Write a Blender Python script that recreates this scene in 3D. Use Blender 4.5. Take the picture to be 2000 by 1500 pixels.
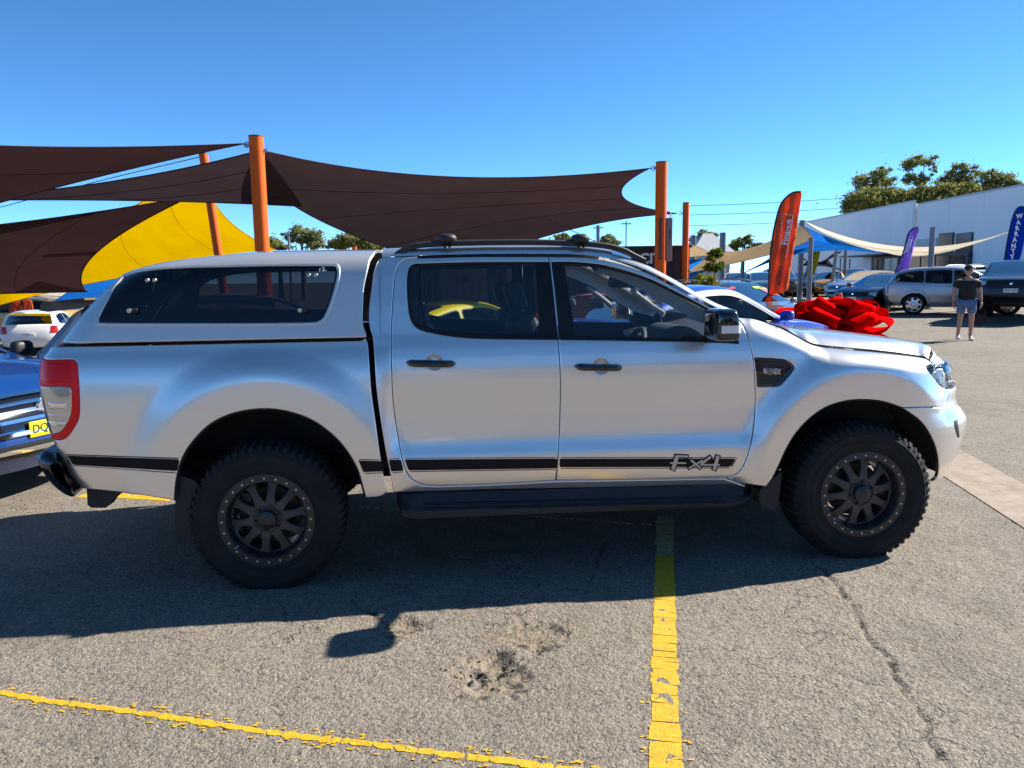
import bpy, bmesh, math, random
import numpy as np
from mathutils import Vector, Matrix
from mathutils.geometry import delaunay_2d_cdt
from math import radians as R, sin, cos, pi
random.seed(7); rng = np.random.default_rng(7)
for o in list(bpy.data.objects): bpy.data.objects.remove(o)
SC = bpy.context.scene; COL = SC.collection
# ---------------------------------------------------------------- camera
PITCH, YAW, ROLL, CX, CD, CH, FPX = 0.13631, 0.09765, -0.01344, 0.88934, 3.90435, 1.57263, 1496.55
_fw = np.array([sin(YAW)*cos(PITCH), cos(YAW)*cos(PITCH), -sin(PITCH)])
_rt = np.array([cos(YAW), -sin(YAW), 0.]); _up = np.cross(_rt, _fw)
_rt, _up = cos(ROLL)*_rt + sin(ROLL)*_up, -sin(ROLL)*_rt + cos(ROLL)*_up
CAM = np.array([CX, -CD, CH])
cd = bpy.data.cameras.new('camera'); cam = bpy.data.objects.new('camera', cd); COL.objects.link(cam)
cd.sensor_width = 36; cd.lens = FPX/2000*36; cd.clip_end = 3000; cd.clip_start = .05
cam.matrix_world = Matrix([[_rt[0], _up[0], -_fw[0], CAM[0]], [_rt[1], _up[1], -_fw[1], CAM[1]], [_rt[2], _up[2], -_fw[2], CAM[2]], [0, 0, 0, 1]])
SC.camera = cam
# ---------------------------------------------------------------- light
SUN = Vector((1.72, .507, 1.266)).normalized()
w = bpy.data.worlds.new('World'); SC.world = w; w.use_nodes = True
nt = w.node_tree; nt.nodes.clear()
sk = nt.nodes.new('ShaderNodeTexSky'); sk.sky_type = 'NISHITA'; sk.sun_disc = False
sk.sun_elevation = math.asin(SUN.z); sk.sun_rotation = math.atan2(SUN.x, SUN.y)
sk.air_density = .42; sk.dust_density = 0; sk.ozone_density = 3.5; sk.altitude = 2500
hs = nt.nodes.new('ShaderNodeHueSaturation'); hs.inputs['Saturation'].default_value = 1.14; hs.inputs['Hue'].default_value = .491
bg = nt.nodes.new('ShaderNodeBackground'); bg.inputs[1].default_value = .132
ow = nt.nodes.new('ShaderNodeOutputWorld')
nt.links.new(sk.outputs[0], hs.inputs['Color']); nt.links.new(hs.outputs[0], bg.inputs[0]); nt.links.new(bg.outputs[0], ow.inputs[0])
sl = bpy.data.lights.new('sun', 'SUN'); sl.energy = 4.6; sl.angle = R(.53); sl.color = (1, .94, .84)
so = bpy.data.objects.new('sun', sl); COL.objects.link(so); so.location = (20, 6, 30)
so.rotation_euler = (-SUN).to_track_quat('-Z', 'Y').to_euler()
SC.view_settings.view_transform = 'Standard'; SC.view_settings.look = 'None'; SC.view_settings.gamma = 1
SC.view_settings.exposure = 1.35
SC.render.resolution_x, SC.render.resolution_y = 1024, 768
SC.cycles.max_bounces = 10; SC.cycles.transparent_max_bounces = 24; SC.cycles.glossy_bounces = 5; SC.cycles.diffuse_bounces = 3
# ---------------------------------------------------------------- pixel <-> place
def proj(X):
    d = np.atleast_2d(X) - CAM; z = d@_fw
    return np.stack([1000 + FPX*(d@_rt)/z, 750 - FPX*(d@_up)/z], -1)
def ray(px, py): return _fw + _rt*(px-1000)/FPX - _up*(py-750)/FPX
def S(px, py, y=0.):                       # point of the upright plane at depth y
    d = ray(px, py); return CAM + d*((y - CAM[1])/d[1])
def gz(x, y):                              # the lot rises a little in the distance
    ss = lambda t: np.clip(t, 0, 1)**2*(3-2*np.clip(t, 0, 1))
    fall = ss((y-3)/12)*(.022*np.clip(13-x, 0, 22)+.03*np.clip(-1-x, 0, 12))*(1-ss((y-60)/60))
    return .30*ss((np.hypot(x-CX, y+CD)-22)/24)-fall
def G(px, py):                             # point of the ground
    d = ray(px, py); z = 0.
    for _ in range(8):
        p = CAM + d*((z - CAM[2])/d[2]); z = float(gz(p[0], p[1]))
    return p
def D(px, py, dep):                        # point at a depth along the view axis
    return CAM + ray(px, py)*dep
# ---------------------------------------------------------------- materials
MATS = {}
def nmat(name):
    m = bpy.data.materials.new(name); m.use_nodes = True; t = m.node_tree; MATS[name] = m
    return m, t, t.nodes['Principled BSDF']
def mat(name, col, rough=.5, metal=0., coat=0., vary=0., vscale=30., bump=0., bscale=200., spec=.5, emis=None, trans=0.):
    if name in MATS: return MATS[name]
    m, t, b = nmat(name)
    b.inputs['Base Color'].default_value = (*col, 1); b.inputs['Roughness'].default_value = rough
    b.inputs['Metallic'].default_value = metal; b.inputs['Coat Weight'].default_value = coat; b.inputs['Coat Roughness'].default_value = .04
    b.inputs['Specular IOR Level'].default_value = spec
    if trans: b.inputs['Transmission Weight'].default_value = trans
    if emis: b.inputs['Emission Color'].default_value = (*emis[:3], 1); b.inputs['Emission Strength'].default_value = emis[3]
    if vary or bump:
        tc = t.nodes.new('ShaderNodeTexCoord'); no = t.nodes.new('ShaderNodeTexNoise'); no.inputs['Scale'].default_value = vscale; no.inputs['Detail'].default_value = 5
        t.links.new(tc.outputs['Object'], no.inputs['Vector'])
    if vary:
        mr = t.nodes.new('ShaderNodeMapRange'); mr.inputs[1].default_value = .3; mr.inputs[2].default_value = .7
        mr.inputs[3].default_value = 1-vary; mr.inputs[4].default_value = 1+vary
        mx = t.nodes.new('ShaderNodeMix'); mx.data_type = 'RGBA'; mx.blend_type = 'MULTIPLY'; mx.inputs[0].default_value = 1
        mx.inputs[6].default_value = (*col, 1)
        t.links.new(no.outputs[0], mr.inputs[0]); t.links.new(mr.outputs[0], mx.inputs[7]); t.links.new(mx.outputs[2], b.inputs['Base Color'])
    if bump:
        n2 = t.nodes.new('ShaderNodeTexNoise'); n2.inputs['Scale'].default_value = bscale; n2.inputs['Detail'].default_value = 4
        t.links.new(tc.outputs['Object'], n2.inputs['Vector'])
        bu = t.nodes.new('ShaderNodeBump'); bu.inputs['Strength'].default_value = bump; bu.inputs['Distance'].default_value = .01
        t.links.new(n2.outputs[0], bu.inputs['Height']); t.links.new(bu.outputs[0], b.inputs['Normal'])
    return m
def glass(name, tint, refl=1.0, rough=.0):
    """thin pane: tinted see-through plus a Fresnel mirror"""
    if name in MATS: return MATS[name]
    m, t, b = nmat(name); t.nodes.remove(b); out = t.nodes['Material Output']
    tr = t.nodes.new('ShaderNodeBsdfTransparent'); tr.inputs[0].default_value = (*tint, 1)
    gl = t.nodes.new('ShaderNodeBsdfGlossy'); gl.inputs['Roughness'].default_value = rough
    fr = t.nodes.new('ShaderNodeFresnel'); fr.inputs[0].default_value = 1.5
    mu = t.nodes.new('ShaderNodeMath'); mu.operation = 'MULTIPLY'; mu.inputs[1].default_value = refl; mu.use_clamp = True
    mx = t.nodes.new('ShaderNodeMixShader')
    t.links.new(fr.outputs[0], mu.inputs[0]); t.links.new(mu.outputs[0], mx.inputs[0]); t.links.new(tr.outputs[0], mx.inputs[1]); t.links.new(gl.outputs[0], mx.inputs[2])
    t.links.new(mx.outputs[0], out.inputs[0]); return m
def paint(name, col, metal=.0, rough=.4, flake=0.):
    """car paint: base coat with faint flake under a clear coat"""
    if name in MATS: return MATS[name]
    m, t, b = nmat(name)
    b.inputs['Base Color'].default_value = (*col, 1); b.inputs['Metallic'].default_value = metal; b.inputs['Roughness'].default_value = rough
    b.inputs['Coat Weight'].default_value = 1; b.inputs['Coat Roughness'].default_value = .03; b.inputs['Coat IOR'].default_value = 1.5
    tc = t.nodes.new('ShaderNodeTexCoord'); no = t.nodes.new('ShaderNodeTexNoise'); no.inputs['Scale'].default_value = 2.3; no.inputs['Detail'].default_value = 8; no.inputs['Roughness'].default_value = .65
    mr = t.nodes.new('ShaderNodeMapRange'); mr.inputs[1].default_value = .35; mr.inputs[2].default_value = .7; mr.inputs[3].default_value = .02; mr.inputs[4].default_value = .10
    t.links.new(tc.outputs['Object'], no.inputs['Vector']); t.links.new(no.outputs[0], mr.inputs[0]); t.links.new(mr.outputs[0], b.inputs['Coat Roughness'])
    n2 = t.nodes.new('ShaderNodeTexNoise'); n2.inputs['Scale'].default_value = 1.7; n2.inputs['Detail'].default_value = 2
    bu = t.nodes.new('ShaderNodeBump'); bu.inputs['Strength'].default_value = .05; bu.inputs['Distance'].default_value = .02
    t.links.new(tc.outputs['Object'], n2.inputs['Vector']); t.links.new(n2.outputs[0], bu.inputs['Height']); t.links.new(bu.outputs[0], b.inputs['Coat Normal'])
    return m
# ---------------------------------------------------------------- scene helpers
def tag(o, label=None, cat=None, group=None, kind=None):
    if label: o['label'] = label
    if cat: o['category'] = cat
    if group: o['group'] = group
    if kind: o['kind'] = kind
    return o
def link(o, parent=None, world=True):
    COL.objects.link(o)
    if parent is not None:
        o.parent = parent
        if world:
            l = Vector(); p = parent
            while p: l += p.location; p = p.parent
            o.location = -l
    return o
def empty(name, loc=(0, 0, 0), label=None, cat=None, group=None, rz=0):
    o = bpy.data.objects.new(name, None); COL.objects.link(o); o.location = loc; o.rotation_euler = (0, 0, rz); o.empty_display_size = .1
    return tag(o, label, cat, group)
def copy_tree(o, parent=None):
    c = o.copy(); COL.objects.link(c); c.parent = parent
    for ch in list(o.children): copy_tree(ch, c)
    return c
def mesh(name, V, F, m, parent=None, smooth=30, world=True, normals=None):
    me = bpy.data.meshes.new(name); me.from_pydata([tuple(map(float, v)) for v in V], [], [tuple(map(int, f)) for f in F]); me.update()
    if normals is not None:
        me.polygons.foreach_set('use_smooth', [True]*len(me.polygons)); me.normals_split_custom_set_from_vertices([tuple(n) for n in normals])
    elif smooth:
        me.polygons.foreach_set('use_smooth', [True]*len(me.polygons)); me.set_sharp_from_angle(angle=R(smooth))
    if m is not None:
        for q in (m if isinstance(m, (list, tuple)) else [m]): me.materials.append(MATS[q] if isinstance(q, str) else q)
    return link(bpy.data.objects.new(name, me), parent, world)
class MB:
    """collects simple shapes into one mesh"""
    def __init__(s): s.V = []; s.F = []
    def add(s, V, F):
        k = len(s.V); s.V += [tuple(map(float, v)) for v in V]; s.F += [tuple(i+k for i in f) for f in F]; return s
    def box(s, c, d, rz=0., M=None, bev=0.):
        x, y, z = d[0]/2, d[1]/2, d[2]/2
        if bev:
            bm = bmesh.new(); bmesh.ops.create_cube(bm, size=1)
            for v in bm.verts: v.co = (v.co.x*d[0], v.co.y*d[1], v.co.z*d[2])
            bmesh.ops.bevel(bm, geom=list(bm.edges), offset=bev, segments=2, affect='EDGES', profile=.5)
            V = [v.co.copy() for v in bm.verts]; bm.verts.index_update(); F = [[v.index for v in f.verts] for f in bm.faces]; bm.free()
        else:
            V = [Vector((a, b, e)) for a in (-x, x) for b in (-y, y) for e in (-z, z)]
            F = [(0, 1, 3, 2), (4, 6, 7, 5), (0, 4, 5, 1), (2, 3, 7, 6), (0, 2, 6, 4), (1, 5, 7, 3)]
        T = Matrix.Translation(Vector([float(q) for q in c]))@(M if M else Matrix.Rotation(rz, 4, 'Z'))
        return s.add([T@v for v in V], F)
    def tube(s, path, r, n=10, caps=True, r1=None, flat=1.):
        P = [Vector([float(q) for q in p]) for p in path]; N = len(P); k0 = []; up = None; V = []
        rr = r if isinstance(r, (list, tuple)) else [r + ((r1 if r1 is not None else r)-r)*i/max(1, N-1) for i in range(N)]
        for i, p in enumerate(P):
            t = (P[min(i+1, N-1)] - P[max(i-1, 0)]).normalized()
            if up is None: up = Vector((0, 0, 1)) if abs(t.z) < .9 else Vector((1, 0, 0))
            a = t.cross(up).normalized(); b = a.cross(t).normalized(); up = b
            for j in range(n):
                th = 2*pi*j/n; V.append(p + a*cos(th)*rr[i] + b*sin(th)*rr[i]*flat)
        F = [(i*n+j, i*n+(j+1) % n, (i+1)*n+(j+1) % n, (i+1)*n+j) for i in range(N-1) for j in range(n)]
        if caps: F += [tuple(range(n-1, -1, -1)), tuple(range((N-1)*n, N*n))]
        return s.add(V, F)
    def lathe(s, prof, n=32, axis='y', c=(0, 0, 0)):
        """prof: (radius, along) pairs"""
        V = []; m = len(prof)
        for j in range(n):
            th = 2*pi*j/n
            for r, a in prof:
                p = {'y': (r*cos(th), a, r*sin(th)), 'z': (r*cos(th), r*sin(th), a), 'x': (a, r*cos(th), r*sin(th))}[axis]
                V.append((p[0]+c[0], p[1]+c[1], p[2]+c[2]))
        return s.add(V, [(j*m+i, j*m+i+1, ((j+1) % n)*m+i+1, ((j+1) % n)*m+i) for j in range(n) for i in range(m-1)])
    def prism(s, poly, a0, a1, axis='y', b=0.):
        n = len(poly); f = {'y': lambda p, a: (p[0], a, p[1]), 'z': lambda p, a: (p[0], p[1], a), 'x': lambda p, a: (a, p[0], p[1])}[axis]
        V = [f(p, a0) for p in poly] + [f(p, a1) for p in poly]
        return s.add(V, [tuple(range(n)), tuple(range(2*n-1, n-1, -1))] + [(i, n+i, n+(i+1) % n, (i+1) % n) for i in range(n)])
    def grid(s, P):
        P = np.asarray(P); a, b = P.shape[:2]
        return s.add(P.reshape(-1, 3), [(i*b+j, i*b+j+1, (i+1)*b+j+1, (i+1)*b+j) for i in range(a-1) for j in range(b-1)])
    def fix(s):
        return s
    def build(s, name, m, parent=None, smooth=30, world=True, recalc=True):
        o = mesh(name, s.V, s.F, m, parent, 0, world)
        me = o.data; bm = bmesh.new(); bm.from_mesh(me)
        if recalc: bmesh.ops.recalc_face_normals(bm, faces=bm.faces)
        bm.to_mesh(me); bm.free()
        if smooth:
            me.polygons.foreach_set('use_smooth', [True]*len(me.polygons)); me.set_sharp_from_angle(angle=R(smooth))
        return o
def spline(P, n=12, closed=False):
    """Catmull-Rom through points"""
    P = np.asarray(P, float)
    if len(P) < 3 and not closed:
        t = np.linspace(0, 1, n+1)[:, None]; return P[0]*(1-t)+P[1]*t
    Q = np.vstack([P[-1], P, P[0], P[1]]) if closed else np.vstack([2*P[0]-P[1], P, 2*P[-1]-P[-2]])
    out = []; m = len(P) if closed else len(P)-1
    for i in range(m):
        a, b, c, d = Q[i:i+4]
        for t in np.linspace(0, 1, n, endpoint=False):
            out.append(.5*((2*b)+(-a+c)*t+(2*a-5*b+4*c-d)*t*t+(-a+3*b-3*c+d)*t**3))
    if not closed: out.append(P[-1])
    return np.array(out)
def resample(P, step, closed=False):
    P = np.asarray(P, float)
    if closed: P = np.vstack([P, P[:1]])
    s = np.r_[0, np.cumsum(np.linalg.norm(np.diff(P, axis=0), axis=1))]
    keep = np.r_[True, np.diff(s) > 1e-9]; P = P[keep]; s = s[keep]
    n = max(3, int(round(s[-1]/step))); t = np.linspace(0, s[-1], n+1)
    Q = np.stack([np.interp(t, s, P[:, k]) for k in range(P.shape[1])], -1)
    return Q[:-1] if closed else Q
def segs(*ss, n=10):
    """closed outline of smooth runs that meet in corners"""
    out = []
    for q in ss:
        q = spline(q, n) if len(q) > 2 else np.asarray(q, float)
        out += list(q if not out or np.linalg.norm(out[-1]-q[0]) > 1e-6 else q[1:])
    if np.linalg.norm(out[0]-out[-1]) < 1e-6: out = out[:-1]
    return np.array(out)
def inside(poly, P):
    x, y = P[:, 0], P[:, 1]; c = np.zeros(len(P), bool); a = poly; b = np.roll(poly, -1, 0)
    for (x1, y1), (x2, y2) in zip(a, b):
        if y1 != y2:
            k = ((y1 > y) != (y2 > y)) & (x < (x2-x1)*(y-y1)/(y2-y1)+x1); c ^= k
    return c
def area(p): return .5*np.sum(p[:, 0]*np.roll(p[:, 1], -1)-np.roll(p[:, 0], -1)*p[:, 1])
def offset(p, d):
    """move a closed polygon inwards by d"""
    if area(p) < 0: d = -d
    t = np.roll(p, -1, 0)-np.roll(p, 1, 0); t /= np.linalg.norm(t, axis=1)[:, None]+1e-12
    return p + np.stack([-t[:, 1], t[:, 0]], -1)*d
def cdt(loops, extra, test):
    P = []; Ed = []
    for l in loops:
        k = len(P); n = len(l); P += list(l); Ed += [(k+i, k+(i+1) % n) for i in range(n)]
    P += list(extra)
    v, e, f, *_ = delaunay_2d_cdt([Vector((float(a), float(b))) for a, b in P], Ed, [], 0, 1e-6)
    v = np.array([tuple(q) for q in v]); f = np.array([q for q in f if len(q) == 3])
    c = v[f].mean(1); return v, f[test(c)]
def segdist(loop, P):
    a = loop; b = np.roll(loop, -1, 0); d = np.full(len(P), 9.)
    for p, q in zip(a, b):
        v = q-p; l = v@v+1e-12; t = np.clip(((P-p)@v)/l, 0, 1); d = np.minimum(d, np.linalg.norm(P-(p+t[:, None]*v), axis=1))
    return d
def panel(name, outline, F, m, parent, holes=(), res=.03, step=.014, gap=.0025, rim=.02, off=0., mirror=None, round_=.0025, resv=None, extra=None):
    """a sheet-metal panel cut out of the surface F(u, v): curved sheet, rolled edge, folded flange"""
    out = resample(offset(np.asarray(outline, float), gap), step, True); hs = [resample(np.asarray(h, float), step, True) for h in holes]
    hs = [offset(h, -gap) for h in hs]
    loops = []; kinds = []
    for l, s in [(out, 1)] + [(h, -1) for h in hs]:
        loops += [l, offset(l, s*.006)] if rim else [l]
    lo, hi = out.min(0), out.max(0)
    gx, gy = np.meshgrid(np.arange(lo[0], hi[0], res), np.arange(lo[1], hi[1], resv or res)); g = np.stack([gx.ravel(), gy.ravel()], -1)
    def test(c):
        k = inside(out, c)
        for h in hs: k &= ~inside(h, c)
        return k
    g = g[test(g)]
    for l in loops: g = g[segdist(l, g) > (resv or res)*.4] if len(g) else g
    if extra is not None: g = np.vstack([g[np.linalg.norm(g-extra.mean(0), axis=1) > .056], extra])
    v, f = cdt(loops, g, test)
    used = np.unique(f); rm = -np.ones(len(v), int); rm[used] = np.arange(len(used)); v = v[used]; f = rm[f]
    e = 1e-3; P = F(v[:, 0], v[:, 1]); du = F(v[:, 0]+e, v[:, 1])-F(v[:, 0]-e, v[:, 1]); dv = F(v[:, 0], v[:, 1]+e)-F(v[:, 0], v[:, 1]-e)
    N = np.cross(du, dv); N /= np.linalg.norm(N, axis=1)[:, None]+1e-12
    P = P + N*off
    V = list(P); Nn = N.copy(); Fa = []
    tri = f.copy(); n0 = np.cross(P[tri[:, 1]]-P[tri[:, 0]], P[tri[:, 2]]-P[tri[:, 0]]); s = np.einsum('ij,ij->i', n0, N[tri[:, 0]]) < 0
    tri[s] = tri[s][:, ::-1]; Fa = [tuple(t) for t in tri]
    if rim:
        # boundary edges -> flange
        cnt = {}
        for t in tri:
            for a, b in ((t[0], t[1]), (t[1], t[2]), (t[2], t[0])): cnt[(a, b)] = 1
        be = [(a, b) for (a, b) in cnt if (b, a) not in cnt]
        outn = {}
        for a, b in be:
            d = np.cross(P[b]-P[a], N[a]); d /= np.linalg.norm(d)+1e-12
            outn[a] = outn.get(a, 0)+d; outn[b] = outn.get(b, 0)+d
        bi = {}; bN = []
        for a, d in outn.items():
            d = d/(np.linalg.norm(d)+1e-12)
            V[a] = V[a]-N[a]*round_; Nn[a] = (N[a]*.55+d*.8); Nn[a] /= np.linalg.norm(Nn[a])
            bi[a] = len(V); V.append(P[a]-N[a]*rim-d*.001); bN.append(d)
        Nn = np.vstack([Nn, bN])
        Fa += [(b, a, bi[a], bi[b]) for a, b in be]
    V = np.array(V)
    o = mesh(name, V, Fa, m, parent, normals=Nn)
    if mirror is not None:
        V2 = V.copy(); V2[:, 1] = 2*mirror-V2[:, 1]; N2 = Nn.copy(); N2[:, 1] *= -1
        mesh(name, V2, [q[::-1] for q in Fa], m, parent, normals=N2)
    return o
def bezier(p0, p1, p2, p3, n):
    t = np.linspace(0, 1, n)[:, None]; return p0*(1-t)**3+3*p1*t*(1-t)**2+3*p2*t*t*(1-t)+p3*t**3
def text_mesh(name, body, size, m, parent, M, world=True, bold=0., align='CENTER', extrude=.0, sx=1., space=1.):
    cu = bpy.data.curves.new(name, 'FONT'); cu.body = body; cu.size = size; cu.align_x = align; cu.align_y = 'CENTER'; cu.offset = bold; cu.extrude = extrude; cu.space_character = space
    to = bpy.data.objects.new(name, cu); COL.objects.link(to)
    dg = bpy.context.evaluated_depsgraph_get(); me = bpy.data.meshes.new_from_object(to.evaluated_get(dg)); bpy.data.objects.remove(to)
    me.transform(Matrix.Diagonal((sx, 1, 1, 1))); me.transform(M); me.materials.clear(); me.materials.append(MATS[m]); me.name = name
    return link(bpy.data.objects.new(name, me), parent, world)
def frame(o, xd, yd):
    """matrix whose x, y axes are xd, yd at o"""
    x = Vector(xd).normalized(); z = x.cross(Vector(yd)).normalized(); y = z.cross(x)
    M = Matrix((x, y, z)).transposed().to_4x4(); M.translation = Vector([float(q) for q in o]); return M
def smooth_table(xs, ys, lo, hi, sig, n=600):
    x = np.linspace(lo, hi, n); y = np.interp(x, xs, ys); k = np.arange(-60, 61)*(x[1]-x[0]); g = np.exp(-.5*(k/sig)**2); g /= g.sum()
    yp = np.r_[y[0]+(y[0]-y[1:61][::-1]), y, y[-1]+(y[-1]-y[-61:-1][::-1])]
    return x, np.convolve(yp, g, 'valid')
def sstep(t): t = np.clip(t, 0, 1); return t*t*(3-2*t)
# ================================================================ materials
paint('silver_paint', (.85, .825, .795), .84, .30)
paint('canopy_paint', (.66, .645, .63), .62, .42)
mat('liner', (.035, .031, .028), .9, vary=.3, vscale=6)
mat('gap_black', (.008, .008, .009), .8)
mat('trim_black', (.010, .010, .011), .4, spec=.3)
mat('gloss_black', (.008, .008, .009), .08, coat=.6)
mat('plastic_black', (.017, .017, .019), .55, bump=.15, bscale=900)
mat('step_plastic', (.022, .022, .026), .5, bump=.2, bscale=700)
mat('rubber', (.020, .0195, .0195), .82, vary=.25, vscale=9, bump=.12, bscale=300, spec=.25)
mat('rim_black', (.075, .068, .060), .48, vary=.15, vscale=12, spec=.35)
mat('ring_black', (.034, .031, .028), .5)
mat('rim_lip', (.022, .022, .025), .25)
mat('bolt_steel', (.55, .53, .5), .35, 1.)
mat('steel_dark', (.06, .055, .05), .55, .7, vary=.3)
mat('chrome', (.85, .85, .86), .08, 1.)
mat('decal_black', (.016, .012, .011), .6, spec=.15)
mat('decal_silver', (.52, .51, .5), .4, .6)
mat('interior_grey', (.30, .29, .275), .8, vary=.06, vscale=60)
mat('interior_light', (.42, .40, .37), .8)
mat('interior_dark', (.034, .035, .038), .7, bump=.15, bscale=400)
mat('white_print', (.8, .8, .8), .6)
mat('lamp_clear', (.8, .8, .8), .22, .9)
mat('tail_red', (.95, .012, .014), .3, spec=.3)
mat('tail_dark_red', (.80, .006, .008), .3, spec=.3)
mat('lens_clear', (.62, .60, .58), .14, .75, coat=1.)
glass('cab_glass', (.88, .92, .92), 2.0)
glass('privacy_glass', (.68, .74, .76), 2.0)
glass('canopy_glass', (.17, .17, .19), 1.5)
glass('windscreen_glass', (.72, .80, .80), 1.5)
glass('lamp_glass', (.95, .96, .97), .9)
r1 = lambda *p: [(a/2.0269, 440+b/2.0269) for a, b in p]
r2 = lambda *p: [(680+a/2.4195, 440+b/2.4195) for a, b in p]
r3 = lambda *p: [(1300+a/2.5857, 540+b/2.5857) for a, b in p]
# ================================================================ pickup: body surface
YC = .93; WB = 3.22; WZ = .364; WR = .393
_d = smooth_table([.38, .43, .48, .53, .60, .650, .685, .72, .76, .86, .95, 1.05, 1.11, 1.17, 1.22, 1.26, 1.29, 1.45, 1.60, 1.70, 1.9],
                  [.135, .095, .068, .055, .049, .052, .063, .073, .077, .081, .080, .078, .080, .089, .103, .120, .134, .180, .232, .275, .38], .3, 1.95, .009)
_b = smooth_table([.36, .42, .46, .52, .60, .70, .80, .92, 1.02, 1.10, 1.16, 1.21, 1.25, 1.29, 1.45, 1.7],
                  [.155, .110, .088, .072, .062, .056, .054, .054, .057, .064, .077, .096, .120, .150, .25, .5], .3, 1.95, .02)
_f = smooth_table([.36, .42, .50, .60, .70, .80, .92, 1.02, 1.10, 1.18, 1.25, 1.32],
                  [.16, .105, .075, .062, .060, .064, .070, .072, .080, .097, .125, .16], .3, 1.95, .02)
_sx = np.array([S(*p, .2)[[0, 2]] for p in r3((420, 190), (520, 235), (590, 262), (640, 290), (700, 325), (770, 348), (900, 362), (1050, 375), (1200, 392), (1300, 408))])
def ztop(x): return np.interp(x, _sx[:, 0], _sx[:, 1])
def Yb(x, z):
    wd = np.maximum(sstep((x-.60)/.08), sstep((z-1.20)/.07)); wf = sstep((x-2.72)/.28)
    y = np.interp(z, *_b)*(1-wd) + (np.interp(z, *_d)*(1-wf) + np.interp(z, *_f)*wf)*wd
    for xw, zc, r0, r1_ in ((0., .46, .61, .79), (WB, .45, .585, .76)):
        r = np.hypot((x-xw)*1.02, z-zc); s = 1-sstep((r-r0)/(r1_-r0)); s = s*sstep((1.30-z)/.12)
        y = y*(1-s) + (.024+.08*np.clip(r-.5, 0, .3)**2+.02*sstep((.52-z)/.2))*s
    q = ztop(x)-z; Rr = .10; k = np.clip((Rr-q)/Rr, 0, 1.08); roll = Rr*(1-np.sqrt(np.clip(1-k*k, .0, 1)))
    roll = np.where(k > .97, Rr*(1-np.sqrt(1-.97**2))+(k-.97)*Rr*3.9, roll)
    return y + roll*1.15*sstep((x-2.45)/.15)
# plan curve of the nose
XN = 3.42; _t = np.linspace(0, pi/2, 400); _nn = 2.15
_px = np.sin(_t)**(2/_nn); _py = 1-np.cos(_t)**(2/_nn)
_al = np.r_[0, np.cumsum(np.hypot(np.diff(_px*.70), np.diff(_py*.88)))]
UMAX = XN+_al[-1]
def xfront(z): return np.interp(z, [.30, .34, .38, .42, .50, .58, .66, .71, .75, .79, .84, .88, .95, 1.02, 1.08, 1.2], [3.96, 4.02, 4.065, 4.10, 4.16, 4.195, 4.22, 4.22, 4.185, 4.14, 4.125, 4.135, 4.125, 4.10, 4.06, 4.0])
def xrear(z): return np.interp(z, [.40, .50, .60, .75, .95, 1.1, 1.2, 1.28], [-.90, -.955, -1.01, -1.065, -1.10, -1.115, -1.11, -1.06])
RC = .13
def FB(u, z):
    u = np.asarray(u, float); z = np.asarray(z, float)
    s = np.clip(u-XN, 0, None); a = xfront(z)-XN
    X = np.where(u > XN, XN+a*np.interp(s, _al, _px), u); fy = np.where(u > XN, np.interp(s, _al, _py), 0)
    U1 = xrear(z)+RC; ang = np.clip((U1-u)/RC, 0, pi/2); ex = np.clip(U1-u-RC*pi/2, 0, None)
    X = np.where(u < U1, U1-RC*np.sin(ang), X)
    y = Yb(np.clip(X, -1.2, 3.75), z); y = y+(YC-y)*fy
    y = y + np.where(u < U1, RC*(1-np.cos(ang))+ex, 0)
    return np.stack([X, y, z+0*X], -1)
# canopy surface: u along, v round the section
_sec = np.vstack([bezier(*np.array([(.108, 1.275), (.135, 1.38), (.162, 1.49), (.188, 1.585)]), 20), bezier(*np.array([(.188, 1.585), (.215, 1.685), (.275, 1.722), (.40, 1.735)]), 24)[1:], bezier(*np.array([(.40, 1.735), (.58, 1.752), (.75, 1.758), (YC, 1.758)]), 20)[1:]])
_sv = np.r_[0, np.cumsum(np.linalg.norm(np.diff(_sec, axis=0), axis=1))]
RCC = .22
def FC(u, v):
    u = np.asarray(u, float); y = np.interp(v, _sv, _sec[:, 0]); z = np.interp(v, _sv, _sec[:, 1])
    z = np.where(np.asarray(v) < 0, 1.275+np.asarray(v), z)
    xr = np.interp(z, [1.275, 1.40, 1.55, 1.66, 1.71, 1.735, 1.76], [-1.055, -.975, -.86, -.755, -.67, -.58, -.5])
    U1 = xr+RCC; ang = np.clip((U1-u)/RCC, 0, pi/2); ex = np.clip(U1-u-RCC*pi/2, 0, None)
    X = np.where(u < U1, U1-RCC*np.sin(ang), u)
    y = y+np.where(u < U1, RCC*(1-np.cos(ang))+ex, 0)*np.clip((YC-y)/.8, 0, 1)
    z = z-.055*sstep((.05-X)/.85)*np.clip((z-1.275)/.46, 0, 1)**1.5
    return np.stack([X, y, z], -1)
def T(px, F=FB, g=None):
    """photo pixels -> surface coordinates"""
    px = np.atleast_2d(np.asarray(px, float)); p0 = np.array([S(a, b, .06) for a, b in px])
    q = p0[:, [0, 2]].copy()
    if F is FC: q[:, 1] = np.interp(q[:, 1], _sec[:, 1], _sv)
    if g is not None: q[:] = g
    e = 1e-4
    for _ in range(40):
        r = proj(F(q[:, 0], q[:, 1]))-px; a = (proj(F(q[:, 0]+e, q[:, 1]))-px-r)/e; b = (proj(F(q[:, 0], q[:, 1]+e))-px-r)/e
        det = a[:, 0]*b[:, 1]-a[:, 1]*b[:, 0]; det = np.where(np.abs(det) < 2e3, np.sign(det+1e-9)*2e3, det)
        d = np.stack([(r[:, 0]*b[:, 1]-r[:, 1]*b[:, 0])/det, (a[:, 0]*r[:, 1]-a[:, 1]*r[:, 0])/det], -1)
        q -= np.clip(d, -.05, .05)
    return q
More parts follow.
